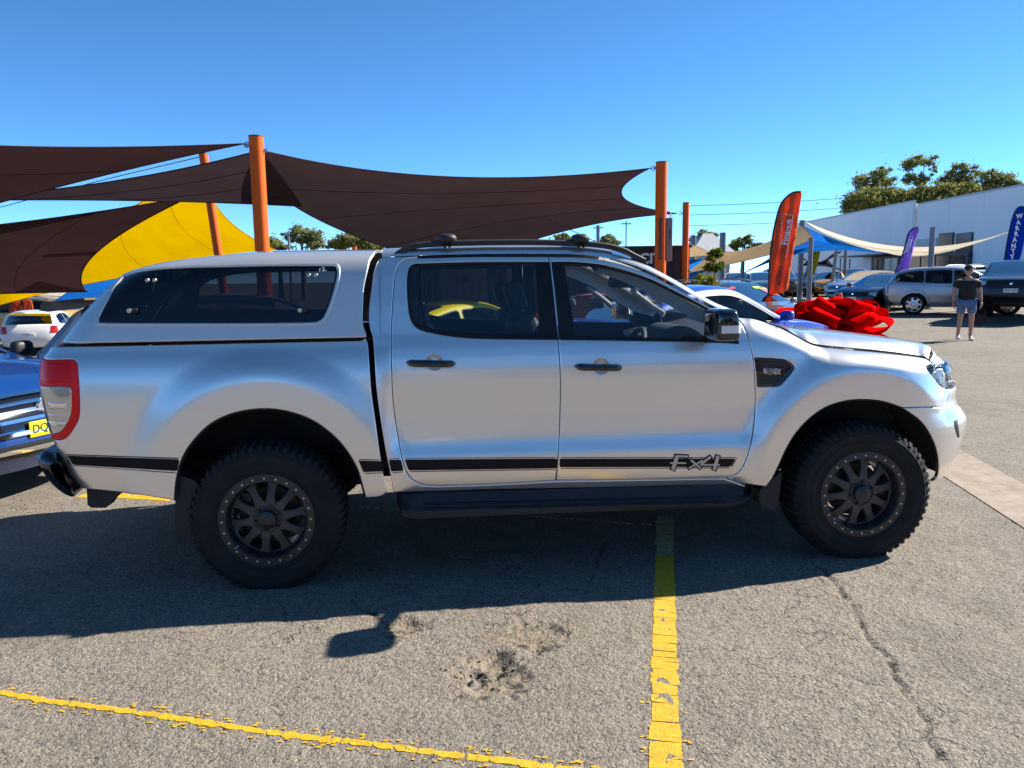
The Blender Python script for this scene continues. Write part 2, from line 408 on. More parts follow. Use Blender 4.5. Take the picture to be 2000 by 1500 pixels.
TR = empty('pickup_truck', (1.6, YC, 0), 'large silver dual cab pickup with matching canopy and black alloy wheels on asphalt', 'pickup truck')
def TP(name, outline, m='silver_paint', F=FB, **k): return panel(name, outline, F, m, TR, mirror=YC, **k)
# ---- outlines traced from the photograph (pixels) laid on the surface
gapL = r2((330, 153), (285, 158), (252, 172), (232, 200), (218, 270), (208, 400), (203, 520), (206, 700), (216, 860), (236, 1000), (262, 1130), (284, 1182), (315, 1212), (360, 1228), (420, 1233))
midg = r2((948, 146), (958, 230), (984, 470), (1000, 640), (1003, 800), (999, 960), (991, 1100), (982, 1208))
botR = r2((420, 1233), (700, 1224), (982, 1208))
topR = r2((330, 153), (600, 146), (948, 146))
rear_door = T(segs(topR, midg, botR[::-1], gapL[::-1]))
botF = r2((982, 1208), (1400, 1203), (1775, 1197))
frF = r2((1775, 1197), (1815, 1188), (1852, 1162), (1882, 1108), (1902, 1036), (1917, 940), (1925, 830), (1922, 720), (1912, 620), (1894, 540), (1868, 478), (1836, 432))
topF = r2((948, 146), (1080, 148), (1190, 160), (1300, 184), (1420, 228), (1540, 290), (1640, 348), (1740, 400), (1836, 432))
front_door = T(segs(topF, frF[::-1], botF[::-1], midg[::-1]))
trimR = T(segs(r2((318, 180), (600, 173), (952, 172)), r2((952, 172), (972, 330), (991, 541)), r2((991, 541), (680, 537), (540, 531), (430, 516), (350, 498), (312, 474), (290, 430), (280, 350), (278, 250), (290, 195), (318, 180))))
glassR = T(segs(r2((345, 192), (600, 184), (885, 180)), r2((885, 180), (893, 330), (905, 512)), r2((905, 512), (700, 513), (540, 508), (430, 495), (378, 482), (365, 460), (350, 330), (345, 192))))
quartR = T(segs(r2((300, 215), (312, 195), (333, 190)), r2((333, 190), (336, 330), (352, 455)), r2((352, 455), (356, 476), (340, 474)), r2((340, 474), (312, 445), (298, 400), (292, 300), (300, 215))))
trimF = T(segs(r2((958, 172), (1060, 172), (1190, 184), (1310, 212), (1430, 254), (1560, 318), (1700, 392), (1775, 432)), r2((1775, 432), (1820, 480), (1850, 560)), r2((1850, 560), (1700, 553), (1300, 545), (996, 541)), r2((996, 541), (978, 330), (958, 172))))
glassF = T(segs(r2((1022, 186), (1180, 197), (1300, 222), (1420, 262), (1550, 324), (1690, 398)), r2((1690, 398), (1705, 536)), r2((1705, 536), (1400, 530), (1076, 522)), r2((1076, 522), (1050, 360), (1022, 186))))
def scoop(cx, cy): return T(r2(*[(cx+48*np.sign(cos(t))*abs(cos(t))**.6, cy+46*np.sign(sin(t))*abs(sin(t))**.7) for t in np.linspace(0, 2*pi, 28, endpoint=False)]))
scR, scF = scoop(407, 647), scoop(1195, 667); cR, cF = scR.mean(0), scF.mean(0)
def FD(u, v):
    P = FB(u, v)
    for c in (cR, cF):
        d = np.hypot((u-c[0])/.046, (v-c[1])/.042); P[..., 1] += .030*(1-sstep((d-.55)/.5))
    return P
def scpts(c): return np.array([(c[0]+r_*.046*cos(a), c[1]+r_*.042*sin(a)) for r_ in np.linspace(.1, 1.15, 12) for a in np.linspace(0, 2*pi, 30, endpoint=False)])
TP('rear_door', rear_door, F=FD, holes=[offset(trimR, .004)], resv=.014, rim=.016, extra=scpts(cR)); TP('front_door', front_door, F=FD, holes=[offset(trimF, .004)], resv=.014, rim=.016, extra=scpts(cF))
TP('window_trim', trimR, 'trim_black', holes=[glassR, quartR], gap=0, rim=.015, off=.001, round_=.002); TP('window_trim', trimF, 'trim_black', holes=[glassF], gap=0, rim=.015, off=.001, round_=.002)
TP('rear_door_glass', glassR, 'privacy_glass', gap=-.004, rim=0, off=-.006, res=.05); TP('quarter_glass', quartR, 'privacy_glass', gap=-.004, rim=0, off=-.006); TP('front_door_glass', glassF, 'cab_glass', gap=-.004, rim=0, off=-.006, res=.05)
# roof gutter line: door top, carried back to the rear of the cab and down to the cowl
cabR = [(746, 502), (740, 507), (730, 528), (725, 561), (721, 591), (719.6, 623), (722, 642), (728, 662), (731, 700), (735, 760), (742, 812), (753, 878), (762, 925), (769, 962)]
cant_px = [(746, 502)]+r2( (200, 148), (330, 143), (600, 136), (948, 135), (1080, 138), (1190, 150), (1300, 174), (1420, 217), (1540, 278), (1640, 336), (1740, 388), (1836, 424))
sill_b = [(769, 962)]+r2( (450, 1258), (700, 1250), (1250, 1240), (1600, 1232), (1880, 1236))
cab_side = T(segs(cant_px[:3], gapL, botR, botF, r2((1775, 1197), (1880, 1236)), sill_b[::-1], cabR[::-1]))
TP('cab_side', cab_side, gap=.0015)
# front fender
arcF = r3((508, 1064), (540, 1020), (572, 955), (612, 868), (662, 788), (732, 714), (812, 660), (905, 630), (1000, 622), (1100, 632), (1200, 664))
fen_lo = r3((300, 1018), (380, 1045), (508, 1064))
sh = r3((392, 218), (450, 212), (520, 236), (590, 262), (640, 290), (700, 325), (770, 348), (900, 362), (1050, 375), (1200, 392), (1300, 408), (1335, 428), (1345, 441))
frD = r2((1836, 432), (1868, 478), (1894, 540), (1912, 620), (1922, 720), (1925, 830), (1917, 940), (1902, 1036), (1882, 1108), (1852, 1162), (1815, 1188), (1775, 1197))
lampL = r3((1345, 441), (1325, 452), (1320, 466), (1352, 505), (1385, 548), (1412, 565), (1438, 571))
seamF = r3((1438, 571), (1430, 610), (1408, 660)); seamF2 = r3((1408, 660), (1300, 660), (1200, 664))
fender = T(segs(frD[:1]+sh[1:], lampL, seamF, seamF2, arcF[::-1], fen_lo[::-1], frD[::-1]))
vent = T(segs(r3((447, 410), (530, 412), (608, 420)), r3((608, 420), (640, 440), (655, 462)), r3((655, 462), (625, 500), (585, 545), (560, 556)), r3((560, 556), (461, 559)), r3((461, 559), (458, 500), (447, 410))))
TP('front_fender', fender, holes=[offset(vent, .003)], res=.022)
# bumper: traced at the seam, carried round the nose to the centre line
q1 = T(segs(seamF2[::-1], r3((1408, 660), (1425, 640))))
arc2 = T(spline(r3((1200, 664), (1290, 730), (1345, 810), (1374, 890), (1381, 960), (1372, 1015), (1350, 1031)), 10))
zs = float(T(r3((1408, 660)))[0, 1]); us = float(T(r3((1408, 660)))[0, 0]); zb = float(T(r3((1350, 1031)))[0, 1])
bl = T(spline(r3((1350, 1031), (1375, 1026), (1400, 1018)), 8))
_lz = float(T(r3((1438, 571)))[0, 1]); _lu = float(T(r3((1438, 571)))[0, 0])
bump = np.vstack([T(seamF2[::-1]), T(spline(seamF[::-1], 6))[1:], [(_lu+.10, _lz-.006), (_lu+.24, _lz-.008), (UMAX, _lz-.010)], [(UMAX, bl[-1, 1]-.03), (bl[-1, 0]+.25, bl[-1, 1]-.02)], bl[::-1], arc2[::-1]])
TP('front_bumper', bump, res=.022, gap=.0015)
# headlamp
lz0 = float(T(r3((1438, 571)))[0, 1]); lq = T(spline(lampL, 8)); lu = lq[-1, 0]
lamp = np.vstack([lq, [(lu+.10, lz0-.002), (lu+.24, lz0+.02), (lu+.26, lz0+.12), (lq[0, 0]+.10, lq[0, 1]+.004)]])
panel('headlamp_bowl', lamp, FB, mat('lamp_bowl', (.72, .72, .72), .3, .5), TR, off=-.05, rim=0, mirror=YC)
hl = TP('headlamp', lamp, 'lamp_glass', gap=.004, rim=.03)
for yy in (0, 1):
    for (du, dz, rr) in ((.05, .05, .034), (.15, .06, .034)):
        c = FB(np.array([lu+du]), np.array([lz0+dz]))[0]; c = c+[-.075, .02, 0]; c[1] = 2*YC-c[1] if yy else c[1]
        b = MB(); b.lathe([(.0, .03), (rr*.5, .026), (rr*.86, .012), (rr, 0), (rr*1.15, -.004), (rr*1.15, -.03)], 24, 'x', c); b.build('projector', 'lamp_clear', TR)
    TQ = np.array([(lu-.13, lz0+.115), (lu-.02, lz0+.02), (lu+.20, lz0+.030), (lu+.20, lz0+.048), (lu-.01, lz0+.040), (lu-.11, lz0+.125)])
panel('daytime_strip', TQ, FB, 'lamp_clear', TR, off=-.022, rim=.01, gap=0, mirror=YC)
panel('slam_panel', np.array([(lq[0, 0]-.03, lq[0, 1]-.01), (UMAX, lq[0, 1]-.01), (UMAX, lq[0, 1]+.05), (lq[0, 0]-.03, lq[0, 1]+.03)]), FB, 'silver_paint', TR, off=-.025, rim=0, mirror=YC)
# grille and its bars between the lamps
gr = np.array([(lu+.27, lz0-.005), (UMAX, lz0-.005), (UMAX, lz0+.155), (lu+.27, lz0+.15)])
TP('grille', gr, 'gloss_black', rim=.03, off=-.03)
for i in range(3):
    TP('grille_bar', np.array([(lu+.28, lz0+.012+.05*i), (UMAX, lz0+.012+.05*i), (UMAX, lz0+.04+.05*i), (lu+.28, lz0+.04+.05*i)]), 'chrome', gap=0, off=-.008)
TP('lower_grille', np.array([(us+.46, .50), (UMAX, .50), (UMAX, .64), (us+.42, .64)]), 'plastic_black', gap=0, off=.004, rim=.01)
TP('fog_lamp_bezel', T(segs(r3((1456, 728), (1472, 724), (1484, 806), (1474, 812)), r3((1474, 812), (1462, 770), (1456, 728)))), 'plastic_black', gap=0, off=.003, rim=.008)
# fender vent with badge
TP('vent', vent, 'gloss_black', gap=0, off=-.004, rim=.01)
for q in (((470, 424), (600, 430), (628, 455), (478, 455)), ((474, 500), (610, 500), (570, 542), (476, 545))):
    TP('vent_mesh', T(segs(*[r3(q[i], q[(i+1) % 4]) for i in range(4)])), 'plastic_black', gap=0, off=-.001, rim=.004)
TP('vent_trim', T(segs(*[r3(*p) for p in (((450, 411), (606, 421)), ((606, 421), (652, 462)), ((652, 462), (640, 466)), ((640, 466), (600, 432)), ((600, 432), (452, 422)), ((452, 422), (450, 411)))])), 'gloss_black', gap=0, off=.003, rim=.006)
badge = T(segs(*[r3(*p) for p in (((494, 463), (580, 466)), ((580, 466), (579, 496)), ((579, 496), (497, 494)), ((497, 494), (494, 463)))]))
TP('badge', badge, 'lens_clear', gap=0, off=.002, rim=.006)
bc = FB(*badge.mean(0)[:, None])[0]
def decal(name, polys, m, off, F=FB, res=.05, parent=TR):
    """union of outlines printed on a surface"""
    polys = [resample(np.asarray(p, float), .006, True) for p in polys]
    def test(c):
        k = np.zeros(len(c), bool)
        for p in polys: k |= inside(p, c)
        return k
    allp = np.vstack(polys); gx, gy = np.meshgrid(np.arange(allp[:, 0].min(), allp[:, 0].max(), res), np.arange(allp[:, 1].min(), allp[:, 1].max(), res)); g = np.stack([gx.ravel(), gy.ravel()], -1); g = g[test(g)]
    for p in polys: g = g[segdist(p, g) > res*.3] if len(g) else g
    v, f = cdt(polys, g, test); e = 1e-3
    P = F(v[:, 0], v[:, 1]); N = np.cross(F(v[:, 0]+e, v[:, 1])-F(v[:, 0]-e, v[:, 1]), F(v[:, 0], v[:, 1]+e)-F(v[:, 0], v[:, 1]-e)); N /= np.linalg.norm(N, axis=1)[:, None]
    P = P+N*off; s = np.einsum('ij,ij->i', np.cross(P[f[:, 1]]-P[f[:, 0]], P[f[:, 2]]-P[f[:, 0]]), N[f[:, 0]]) < 0; f[s] = f[s][:, ::-1]
    return mesh(name, P, f, m, parent, normals=N)
def stroke(a, b, w):
    a, b = np.array(a, float), np.array(b, float); t = (b-a)/np.linalg.norm(b-a); n = np.array([-t[1], t[0]])*w/2
    return np.array([a+n, b+n, b-n, a-n])
zb3 = lambda x, y: (1300+x/2.5857, 540+y/2.5857)
def seg7(strokes, w, f): return [T([f(*q) for q in stroke(a, b, w)]) for a, b in strokes]
decal('badge_digits', seg7([((502, 470), (524, 470)), ((506, 479), (524, 480)), ((502, 489), (524, 490)), ((523, 469), (523, 491)), ((530, 471), (549, 472)), ((548, 471), (548, 480)), ((530, 481), (549, 481)), ((531, 480), (531, 491)), ((530, 490), (550, 491))], 4.6, zb3), 'gap_black', .0035)
decal('badge_digits', seg7([((558, 473), (573, 474)), ((558, 473), (557, 490)), ((572, 473), (571, 490)), ((557, 490), (572, 491)), ((562, 480), (568, 481))], 3, zb3), 'steel_dark', .0035)
# stripes and lettering
def dpx(*p): return T(resample(segs(*[[p[i], p[(i+1) % len(p)]] for i in range(len(p))]), 6, True) if len(p) < 9 else p)
S_ = {'bed': (dpx(*r1((268, 912), (711, 927), (703, 973), (290, 948))), [r1((258, 906), (712, 921), (711, 924.5), (262, 909.5)), r1((258, 906), (262, 909), (283, 951), (279, 953)), r1((279, 951), (284, 950), (701, 979), (700, 982))]),
      'bed2': (dpx(*r1((1419, 931), (1513, 934), (1521, 974), (1438, 977))), [r1((1417, 925), (1512, 928), (1513, 930.5), (1418, 928)), r1((1440, 981), (1522, 978), (1522, 981), (1441, 984))]),
      'cab': (dpx(*r2((192, 1109), (250, 1108), (262, 1160), (202, 1163))), [r2((190, 1103), (249, 1102), (250, 1104), (191, 1106)), r2((203, 1167), (262, 1164), (263, 1167), (204, 1170))]),
      'rd': (dpx(*r2((268, 1107), (988, 1102), (986, 1148), (284, 1158))), [r2((266, 1100), (988, 1095), (988, 1098), (267, 1103)), r2((285, 1162), (986, 1152), (986, 1155), (286, 1165))]),
      'fd': (dpx(*r2((1000, 1103), (1830, 1103), (1806, 1141), (998, 1143))), [r2((1000, 1096), (1838, 1096), (1838, 1099), (1000, 1099)), r2((998, 1147), (1808, 1145), (1808, 1148), (998, 1150)), r2((1836, 1096), (1839, 1099), (1810, 1148), (1806, 1146))])}
for k, (a, b) in S_.items():
    decal('stripe', [a], 'decal_black', .0022, res=.02)
    for q in b: decal('pinstripe', [dpx(*q)], 'decal_black', .0022)
zf = lambda x, y: (1280+x/8.333, 860+y/8.333)
FX = [((352, 250), (278, 478), 62), ((335, 252), (528, 262), 34), ((235, 366), (495, 366), 26), ((575, 318), (735, 452), 34), ((765, 322), (535, 455), 28), ((898, 262), (735, 388), 40), ((722, 393), (1045, 396), 26), ((1015, 248), (952, 478), 58)]
decal('lettering_outline', [T([zf(*q) for q in stroke(np.array(a)-(np.array(b)-a)/np.linalg.norm(np.subtract(b, a))*16, np.array(b)+(np.array(b)-a)/np.linalg.norm(np.subtract(b, a))*16, w_+36)]) for a, b, w_ in FX], 'decal_black', .0034)
decal('lettering', [T([zf(*q) for q in stroke(a, b, w_)]) for a, b, w_ in FX], 'decal_silver', .0048)
# door handles in their scoops
for (cx, cy, bx0, bx1, by, key) in ((407, 647, 283, 500, 649, 0), (1195, 667, 1078, 1287, 667, 1)):
    h = T(r2((bx0, by), (bx1, by+4))); xs = np.linspace(h[0, 0], h[1, 0], 15); hb = MB(); path = []
    for i, x in enumerate(xs):
        p = FB(np.array([x]), np.array([np.interp(x, h[:, 0], h[:, 1])]))[0]; t = i/14; p[1] -= .006+.030*min(1, sin(pi*t)*3.0); path.append(p)
    hb.tube(path, [.012]+[.0205]*13+[.012], 12, flat=.95); ho = hb.build('door_handle', 'gloss_black', TR)
    hb2 = MB(); hb2.V = []; [hb2.tube([(p[0], 2*YC-p[1], p[2]) for p in path], [.012]+[.0205]*13+[.012], 12)]; hb2.build('door_handle', 'gloss_black', TR)
    if key:
        k = MB(); p = path[2]; k.lathe([(0, -.004), (.010, -.003), (.011, .002)], 16, 'y', (p[0]+.012, p[1]-.014, p[2])); k.build('lock', 'chrome', ho)
# ================================================================ roof, windscreen, bonnet (bands across the car)
def band(name, A, B, lean, m, k1=.05, k2=.72, n=22, seg=(0, 1), parent=TR, off=0., k1f=None):
    """loft from the near side line A over the centre line B to the far side; lean = direction the skin leaves A"""
    rows = []
    for i in range(len(A)):
        a, b, t = A[i], B[i], lean[i]; k = k1 if k1f is None else k1f[i]
        p2 = b+np.array([0, -k2*(b[1]-a[1]), 0]); h = bezier(a, a+t*k, p2, b, n); g = h[::-1][1:].copy(); g[:, 1] = 2*YC-g[:, 1]; rows.append(np.vstack([h, g]))
    P = np.array(rows); nn = P.shape[1]; s0, s1 = int(round(seg[0]*(nn-1)/2)), int(round(seg[1]*(nn-1)/2))
    if s1*2 >= nn-1: P = P[:, s0:nn-s0]
    else: P = P[:, s0:s1+1]
    mb = MB().grid(P); return mb.build(name, m, parent, smooth=60, recalc=False), np.array(rows)
cu = T(resample(spline(cant_px, 12), 6)); CA = FB(cu[:, 0], cu[:, 1])
tt = np.gradient(CA[:, [0, 2]], axis=0); tt /= np.linalg.norm(tt, axis=1)[:, None]; nrm = np.stack([-tt[:, 1], tt[:, 0]], -1)
for _ in range(6): nrm = np.vstack([nrm[:1], (nrm[:-2]+nrm[1:-1]*2+nrm[2:])/4, nrm[-1:]])
nrm /= np.linalg.norm(nrm, axis=1)[:, None]
hh = np.interp(CA[:, 0], [.7, 1.2, 1.9, 2.2, 2.5, 2.75], [.052, .078, .080, .055, .035, .03])
fwd = np.interp(CA[:, 0], [.7, 1.5, 1.95, 2.2, 2.5, 2.75], [.03, .02, .03, .03, .03, .03])
CB = CA.copy(); CB[:, 1] = YC; CB[:, 0] += nrm[:, 0]*hh*.5+fwd; CB[:, 2] += nrm[:, 1]*hh*np.interp(CA[:, 0], [1.9, 2.4], [1, .55])
ln = np.stack([nrm[:, 0]*.95, .34+0*hh, nrm[:, 1]*.95], -1)
ir = int(np.argmin(np.abs(CA[:, 0]-1.86)))
band('roof', CA[:ir+1], CB[:ir+1], ln[:ir+1], 'silver_paint', .07, .80)
cs = 5/22
_, rowsW = band('a_pillar', CA[ir:], CB[ir:], ln[ir:], 'silver_paint', .05, .80, seg=(0, .26))
nW = rowsW.shape[1]
MB().grid(rowsW[:, nW-1-6:][:, ::1]).build('a_pillar', 'silver_paint', TR, smooth=60, recalc=False)
MB().grid(rowsW[:, 6:nW-6]+np.array([-.004, 0, -.004])).build('windscreen', 'windscreen_glass', TR, smooth=60, recalc=False)
# cowl panel between windscreen foot and bonnet
# bonnet
su = T(resample(spline(sh[2:], 10), 5)); BA = FB(su[:, 0], su[:, 1]); BA = BA+np.array([0, .006, .003])
s_ = np.r_[0, np.cumsum(np.linalg.norm(np.diff(BA, axis=0), axis=1))]; s_ /= s_[-1]
sil = np.array(r3((500, 238), (560, 246), (700, 254), (850, 270), (1000, 287), (1180, 317), (1290, 347), (1370, 378), (1410, 410), (1424, 436)))
BB = BA.copy(); BB[:, 1] = YC; BB[:, 0] = BA[:, 0]+.03+.20*s_**2
for i in range(len(BB)):
    lo_, hi_ = .9, 1.5
    for _ in range(40):
        md_ = (lo_+hi_)/2; q = proj([BB[i, 0], YC, md_])[0]
        if q[1] > np.interp(q[0], sil[:, 0], sil[:, 1]): lo_ = md_
        else: hi_ = md_
    BB[i, 2] = lo_
BB[:, 2] = np.maximum(BB[:, 2], BA[:, 2]+.012)
for _ in range(12): BB[1:-1] = (BB[:-2]+2*BB[1:-1]+BB[2:])/4
lb = np.stack([0*s_, .88+0*s_, .48+0*s_], -1)
band('bonnet', BA, BB, lb, 'silver_paint', .05, .86, k1f=np.clip((BB[:, 2]-BA[:, 2])*2.2, .02, .14))
MB().tube(BA+[0, -.008, .000], .0038, 6).build('bonnet_gap_line', 'gap_black', TR)  # dark tube stands in for the shade in the bonnet's shut gap
# bonnet front lip down to the grille
mb = MB(); L = []
for t in np.linspace(0, 1, 14):
    a = bezier(BA[-1], BA[-1]+lb[-1]*.03, BB[-1]+np.array([0, -.86*(YC-BA[-1][1]), 0]), BB[-1], 14)[int(round(t*13))]; L.append([a+np.array([-.01, 0, .001]), a+np.array([.012, 0, -.012]), a+np.array([.016, 0, -.04]), a+np.array([.006, 0, -.08])])
L = np.array(L); L2 = L[::-1].copy(); L2[..., 1] = 2*YC-L2[..., 1]; mb.grid(np.vstack([L, L2[1:]])); mb.build('bonnet_lip', 'silver_paint', TR, smooth=50)
cw = MB(); ca = BA[0]+np.array([-.20, -.02, .012]); cw.grid([[(2.33, .32, 1.19), (2.47, .93, 1.20), (2.33, 1.54, 1.19)], [(BB[0][0]+.02, .22, BA[0][2]-.012), (BB[0][0]+.10, .93, BB[0][2]-.03), (BB[0][0]+.02, 1.64, BA[0][2]-.012)]]); cw.build('cowl', 'plastic_black', TR)
# ================================================================ bed and canopy
arcR = r1((690, 1090), (697, 1010), (718, 930), (760, 860), (830, 790), (920, 746), (1030, 728), (1130, 736), (1230, 770), (1310, 825), (1370, 890), (1415, 968), (1440, 1055), (1447, 1080))
bedF = [(714, 658), (719, 672), (722, 710), (726, 765), (734, 820), (742, 880), (750, 930), (757, 962)]
qa = T(spline(arcR, 8)); qf = T(spline(bedF, 8)); qlow = T(segs([(757, 962), (742, 971), r1((1447, 1080))[0]])); qb = T(spline(r1((690, 1090), (500, 1062), (285, 1040)), 8))
ztopb = 1.268
uR = lambda z: xrear(z)+RC-RC*pi/2
zz = np.linspace(qb[-1, 1]+.012, ztopb, 20)
bed = np.vstack([qa, qlow[::-1][1:-1] if False else qlow[::-1], qf[::-1], [(qf[0, 0]-.02, ztopb), (0, ztopb)], np.stack([uR(zz[::-1]), zz[::-1]], -1), qb[::-1][:-1]])
tl_o = T(segs(r1((190, 530), (285, 530)), r1((285, 530), (302, 540), (308, 570), (315, 690), (312, 762), (285, 815), (262, 842), (240, 853)), r1((240, 853), (216, 850))))
tail_l = np.vstack([tl_o, [(float(uR(tl_o[-1, 1]))+.01, tl_o[-1, 1]-.004), (float(uR(tl_o[0, 1]))+.01, tl_o[0, 1])]])
TP('bed_side', bed, holes=[offset(tail_l, .004)], res=.022)
TP('tail_lamp', tail_l, 'tail_red', gap=.002, rim=.02, off=.004, res=.015)
tin = T(segs(r1((184, 638), (270, 640), (283, 650)), r1((283, 650), (285, 720), (275, 770), (245, 815), (222, 826)), r1((222, 826), (212, 826))))
tin = np.vstack([tin, [(float(uR(tin[-1, 1]))+.02, tin[-1, 1]), (float(uR(tin[0, 1]))+.02, tin[0, 1])]])
TP('tail_lamp_lens', tin, 'lens_clear', gap=0, rim=.008, off=.0075, res=.012)
for yy in ((700, 724), (745, 752), (772, 790)):
    t2 = T(r1((195, yy[0]), (268, yy[0]), (262, yy[1]), (200, yy[1]))); TP('lens_rib', t2, 'chrome', gap=0, rim=.004, off=.0095, res=.02)
t3 = T(segs(*[r1(*p) for p in (((186, 540), (282, 541)), ((282, 541), (290, 600)), ((290, 600), (288, 628)), ((288, 628), (184, 628)), ((184, 628), (186, 540)))])); TP('tail_lamp_lens', t3, 'tail_dark_red', gap=.006, rim=.004, off=.0065, res=.015)
# tailgate, bed walls, front of bed
tg = MB(); tg.grid([[(float(xrear(z)), y, z) for y in np.linspace(.30, 2*YC-.30, 12)] for z in np.linspace(.56, 1.265, 14)]); tg.build('tailgate', 'silver_paint', TR)
b = MB(); b.box((-1.075, YC, .98), (.03, .22, .07), bev=.01); b.build('tailgate_handle', 'gloss_black', TR)
b = MB(); b.box((-.19, YC, .62), (1.66, 1.0, .02)); b.box((.655, YC, .90), (.012, 1.56, .62)); b.build('bed_floor', 'gap_black', TR)
b = MB(); b.box((-.21, YC, 1.272), (1.54, 1.56, .012)); b.build('canopy_seal', 'gap_black', TR)
# canopy shell
qfr = T(spline([(731, 493), (723, 506), (717.7, 528), (710.8, 561), (709, 591), (708, 623), (710, 638), (715, 652)], 8), FC)
vv = np.linspace(0.01, _sv[-1], 60)
def uRC(v):
    z = np.interp(v, _sv, _sec[:, 1]); return np.interp(z, [1.275, 1.40, 1.55, 1.66, 1.71, 1.735, 1.76], [-1.055, -.975, -.86, -.755, -.67, -.58, -.5])+RCC-RCC*pi/2
ufr = float(qfr[0, 0])
can = np.vstack([[(float(uRC(.010)), .010)], [(x, .010) for x in np.linspace(-.9, float(qfr[-1, 0]), 6)], qfr[::-1], [(ufr, _sv[-1])], np.stack([uRC(vv[::-1]), vv[::-1]], -1)])
cwin = T(segs(r1((495, 196), (560, 178), (700, 166), (900, 160), (1100, 156), (1300, 156), (1332, 160), (1341, 180), (1338, 215), (1318, 290), (1290, 360), (1265, 384), (1225, 390), (1000, 393), (600, 393), (400, 391), (385, 380), (390, 358), (420, 300), (455, 240), (495, 196))), FC)
TP('canopy_shell', can, 'canopy_paint', F=FC, holes=[cwin], gap=0, rim=.02, res=.03)
bz = segs(r1((492, 190), (560, 172), (700, 160), (900, 154), (1100, 150), (1300, 150), (1337, 154), (1347, 178), (1344, 216), (1324, 292), (1295, 364), (1268, 389), (1226, 396), (1000, 399), (600, 399), (396, 397), (379, 384), (385, 355), (415, 296), (450, 236), (492, 190)))
TP('canopy_window_frame', T(bz, FC), 'canopy_paint', F=FC, holes=[offset(cwin, .008)], gap=0, rim=.01, off=.006, round_=.004, res=.03)
TP('canopy_window', cwin, 'canopy_glass', F=FC, gap=.004, rim=0, off=-.002, res=.06)
wseal = TP('window_seal', cwin, 'trim_black', F=FC, holes=[offset(cwin, .022)], gap=.003, rim=.004, off=-.0045, res=.05)
for X, Y in ((583, 218), (612, 218), (1222, 198), (1250, 198)):
    c = FC(*T(r1((X, Y)), FC)[0][:, None])[0]; b = MB(); b.lathe([(0, -.008), (.009, -.006), (.0115, 0)], 14, 'y', c); b.build('hinge_stud', 'bolt_steel', TR)
for X, Y in ((517, 338), (1190, 336)):
    c = FC(*T(r1((X, Y)), FC)[0][:, None])[0]; b = MB(); b.box((c[0]+.012, c[1]-.008, c[2]), (.055, .018, .024), bev=.005); la = b.build('window_latch', 'plastic_black', TR)
    b = MB(); b.lathe([(0, -.024), (.011, -.023), (.0125, -.016), (.0125, -.004)], 16, 'y', c); b.build('latch_lock', 'bolt_steel', la)
z12 = lambda x, y: (180+x/3.448, 480+y/3.448)
decal('handwritten_number', [T([z12(*q) for q in stroke(a, b_, 6)], FC) for a, b_ in [((1534, 152), (1533, 176)), ((1545, 150), (1560, 143)), ((1560, 143), (1565, 151)), ((1565, 151), (1550, 172)), ((1550, 172), (1562, 170)), ((1562, 170), (1578, 167))]], 'white_print', .002, FC)
# canopy rear hatch, front wall
vr = np.linspace(.012, _sv[-1]*.999, 30); Pn = FC(uRC(vr)+.002, vr); Pf = Pn.copy(); Pf[:, 1] = 2*YC-Pf[:, 1]
MB().grid(np.stack([Pn+(Pf-Pn)*t for t in np.linspace(0, 1, 8)], 1)).build('canopy_hatch', 'canopy_paint', TR)
hq = [Pn[3], Pn[3]*[1, -1, 1]+[0, 2*YC, 0], Pn[14]*[1, -1, 1]+[0, 2*YC, 0], Pn[14]]; MB().add([np.array(p)+np.array([-.01, 0, .003]) for p in hq], [(0, 1, 2, 3)]).build('hatch_glass', 'canopy_glass', TR)
vf = np.linspace(.03, _sv[-1]*.999, 24); Qn = FC(0*vf+.60, vf)+[0, .012, -.012]; Qf = Qn.copy(); Qf[:, 1] = 2*YC-Qf[:, 1]
MB().grid(np.stack([Qn+(Qf-Qn)*t for t in np.linspace(0, 1, 6)], 1)).build('canopy_front_wall', 'interior_dark', TR)
# ================================================================ cab inside
b = MB(); b.box((1.55, YC, .60), (2.0, 1.60, .04)); b.box((1.6, YC, 1.00), (.02, .02, .02))
b.build('cab_floor', 'interior_dark', TR)
for s in (0, 1):          # door cards below the glass
    xs = np.linspace(.80, 2.62, 24); zz_ = [.62, .9, 1.14, 1.19, 1.205]
    P = np.array([[FB(np.array([x]), np.array([z]))[0]+[0, (.07 if z < 1.2 else .045), 0] for z in zz_] for x in xs])
    if s: P[..., 1] = 2*YC-P[..., 1]
    MB().grid(P).build('door_card', 'interior_dark', TR)
    b = MB(); y = (.19 if not s else 2*YC-.19); b.tube([(1.60, y, 1.13), (1.64, y, 1.165), (1.80, y, 1.17), (1.84, y, 1.13)], .014, 8); b.build('pull_handle', 'interior_grey', TR)
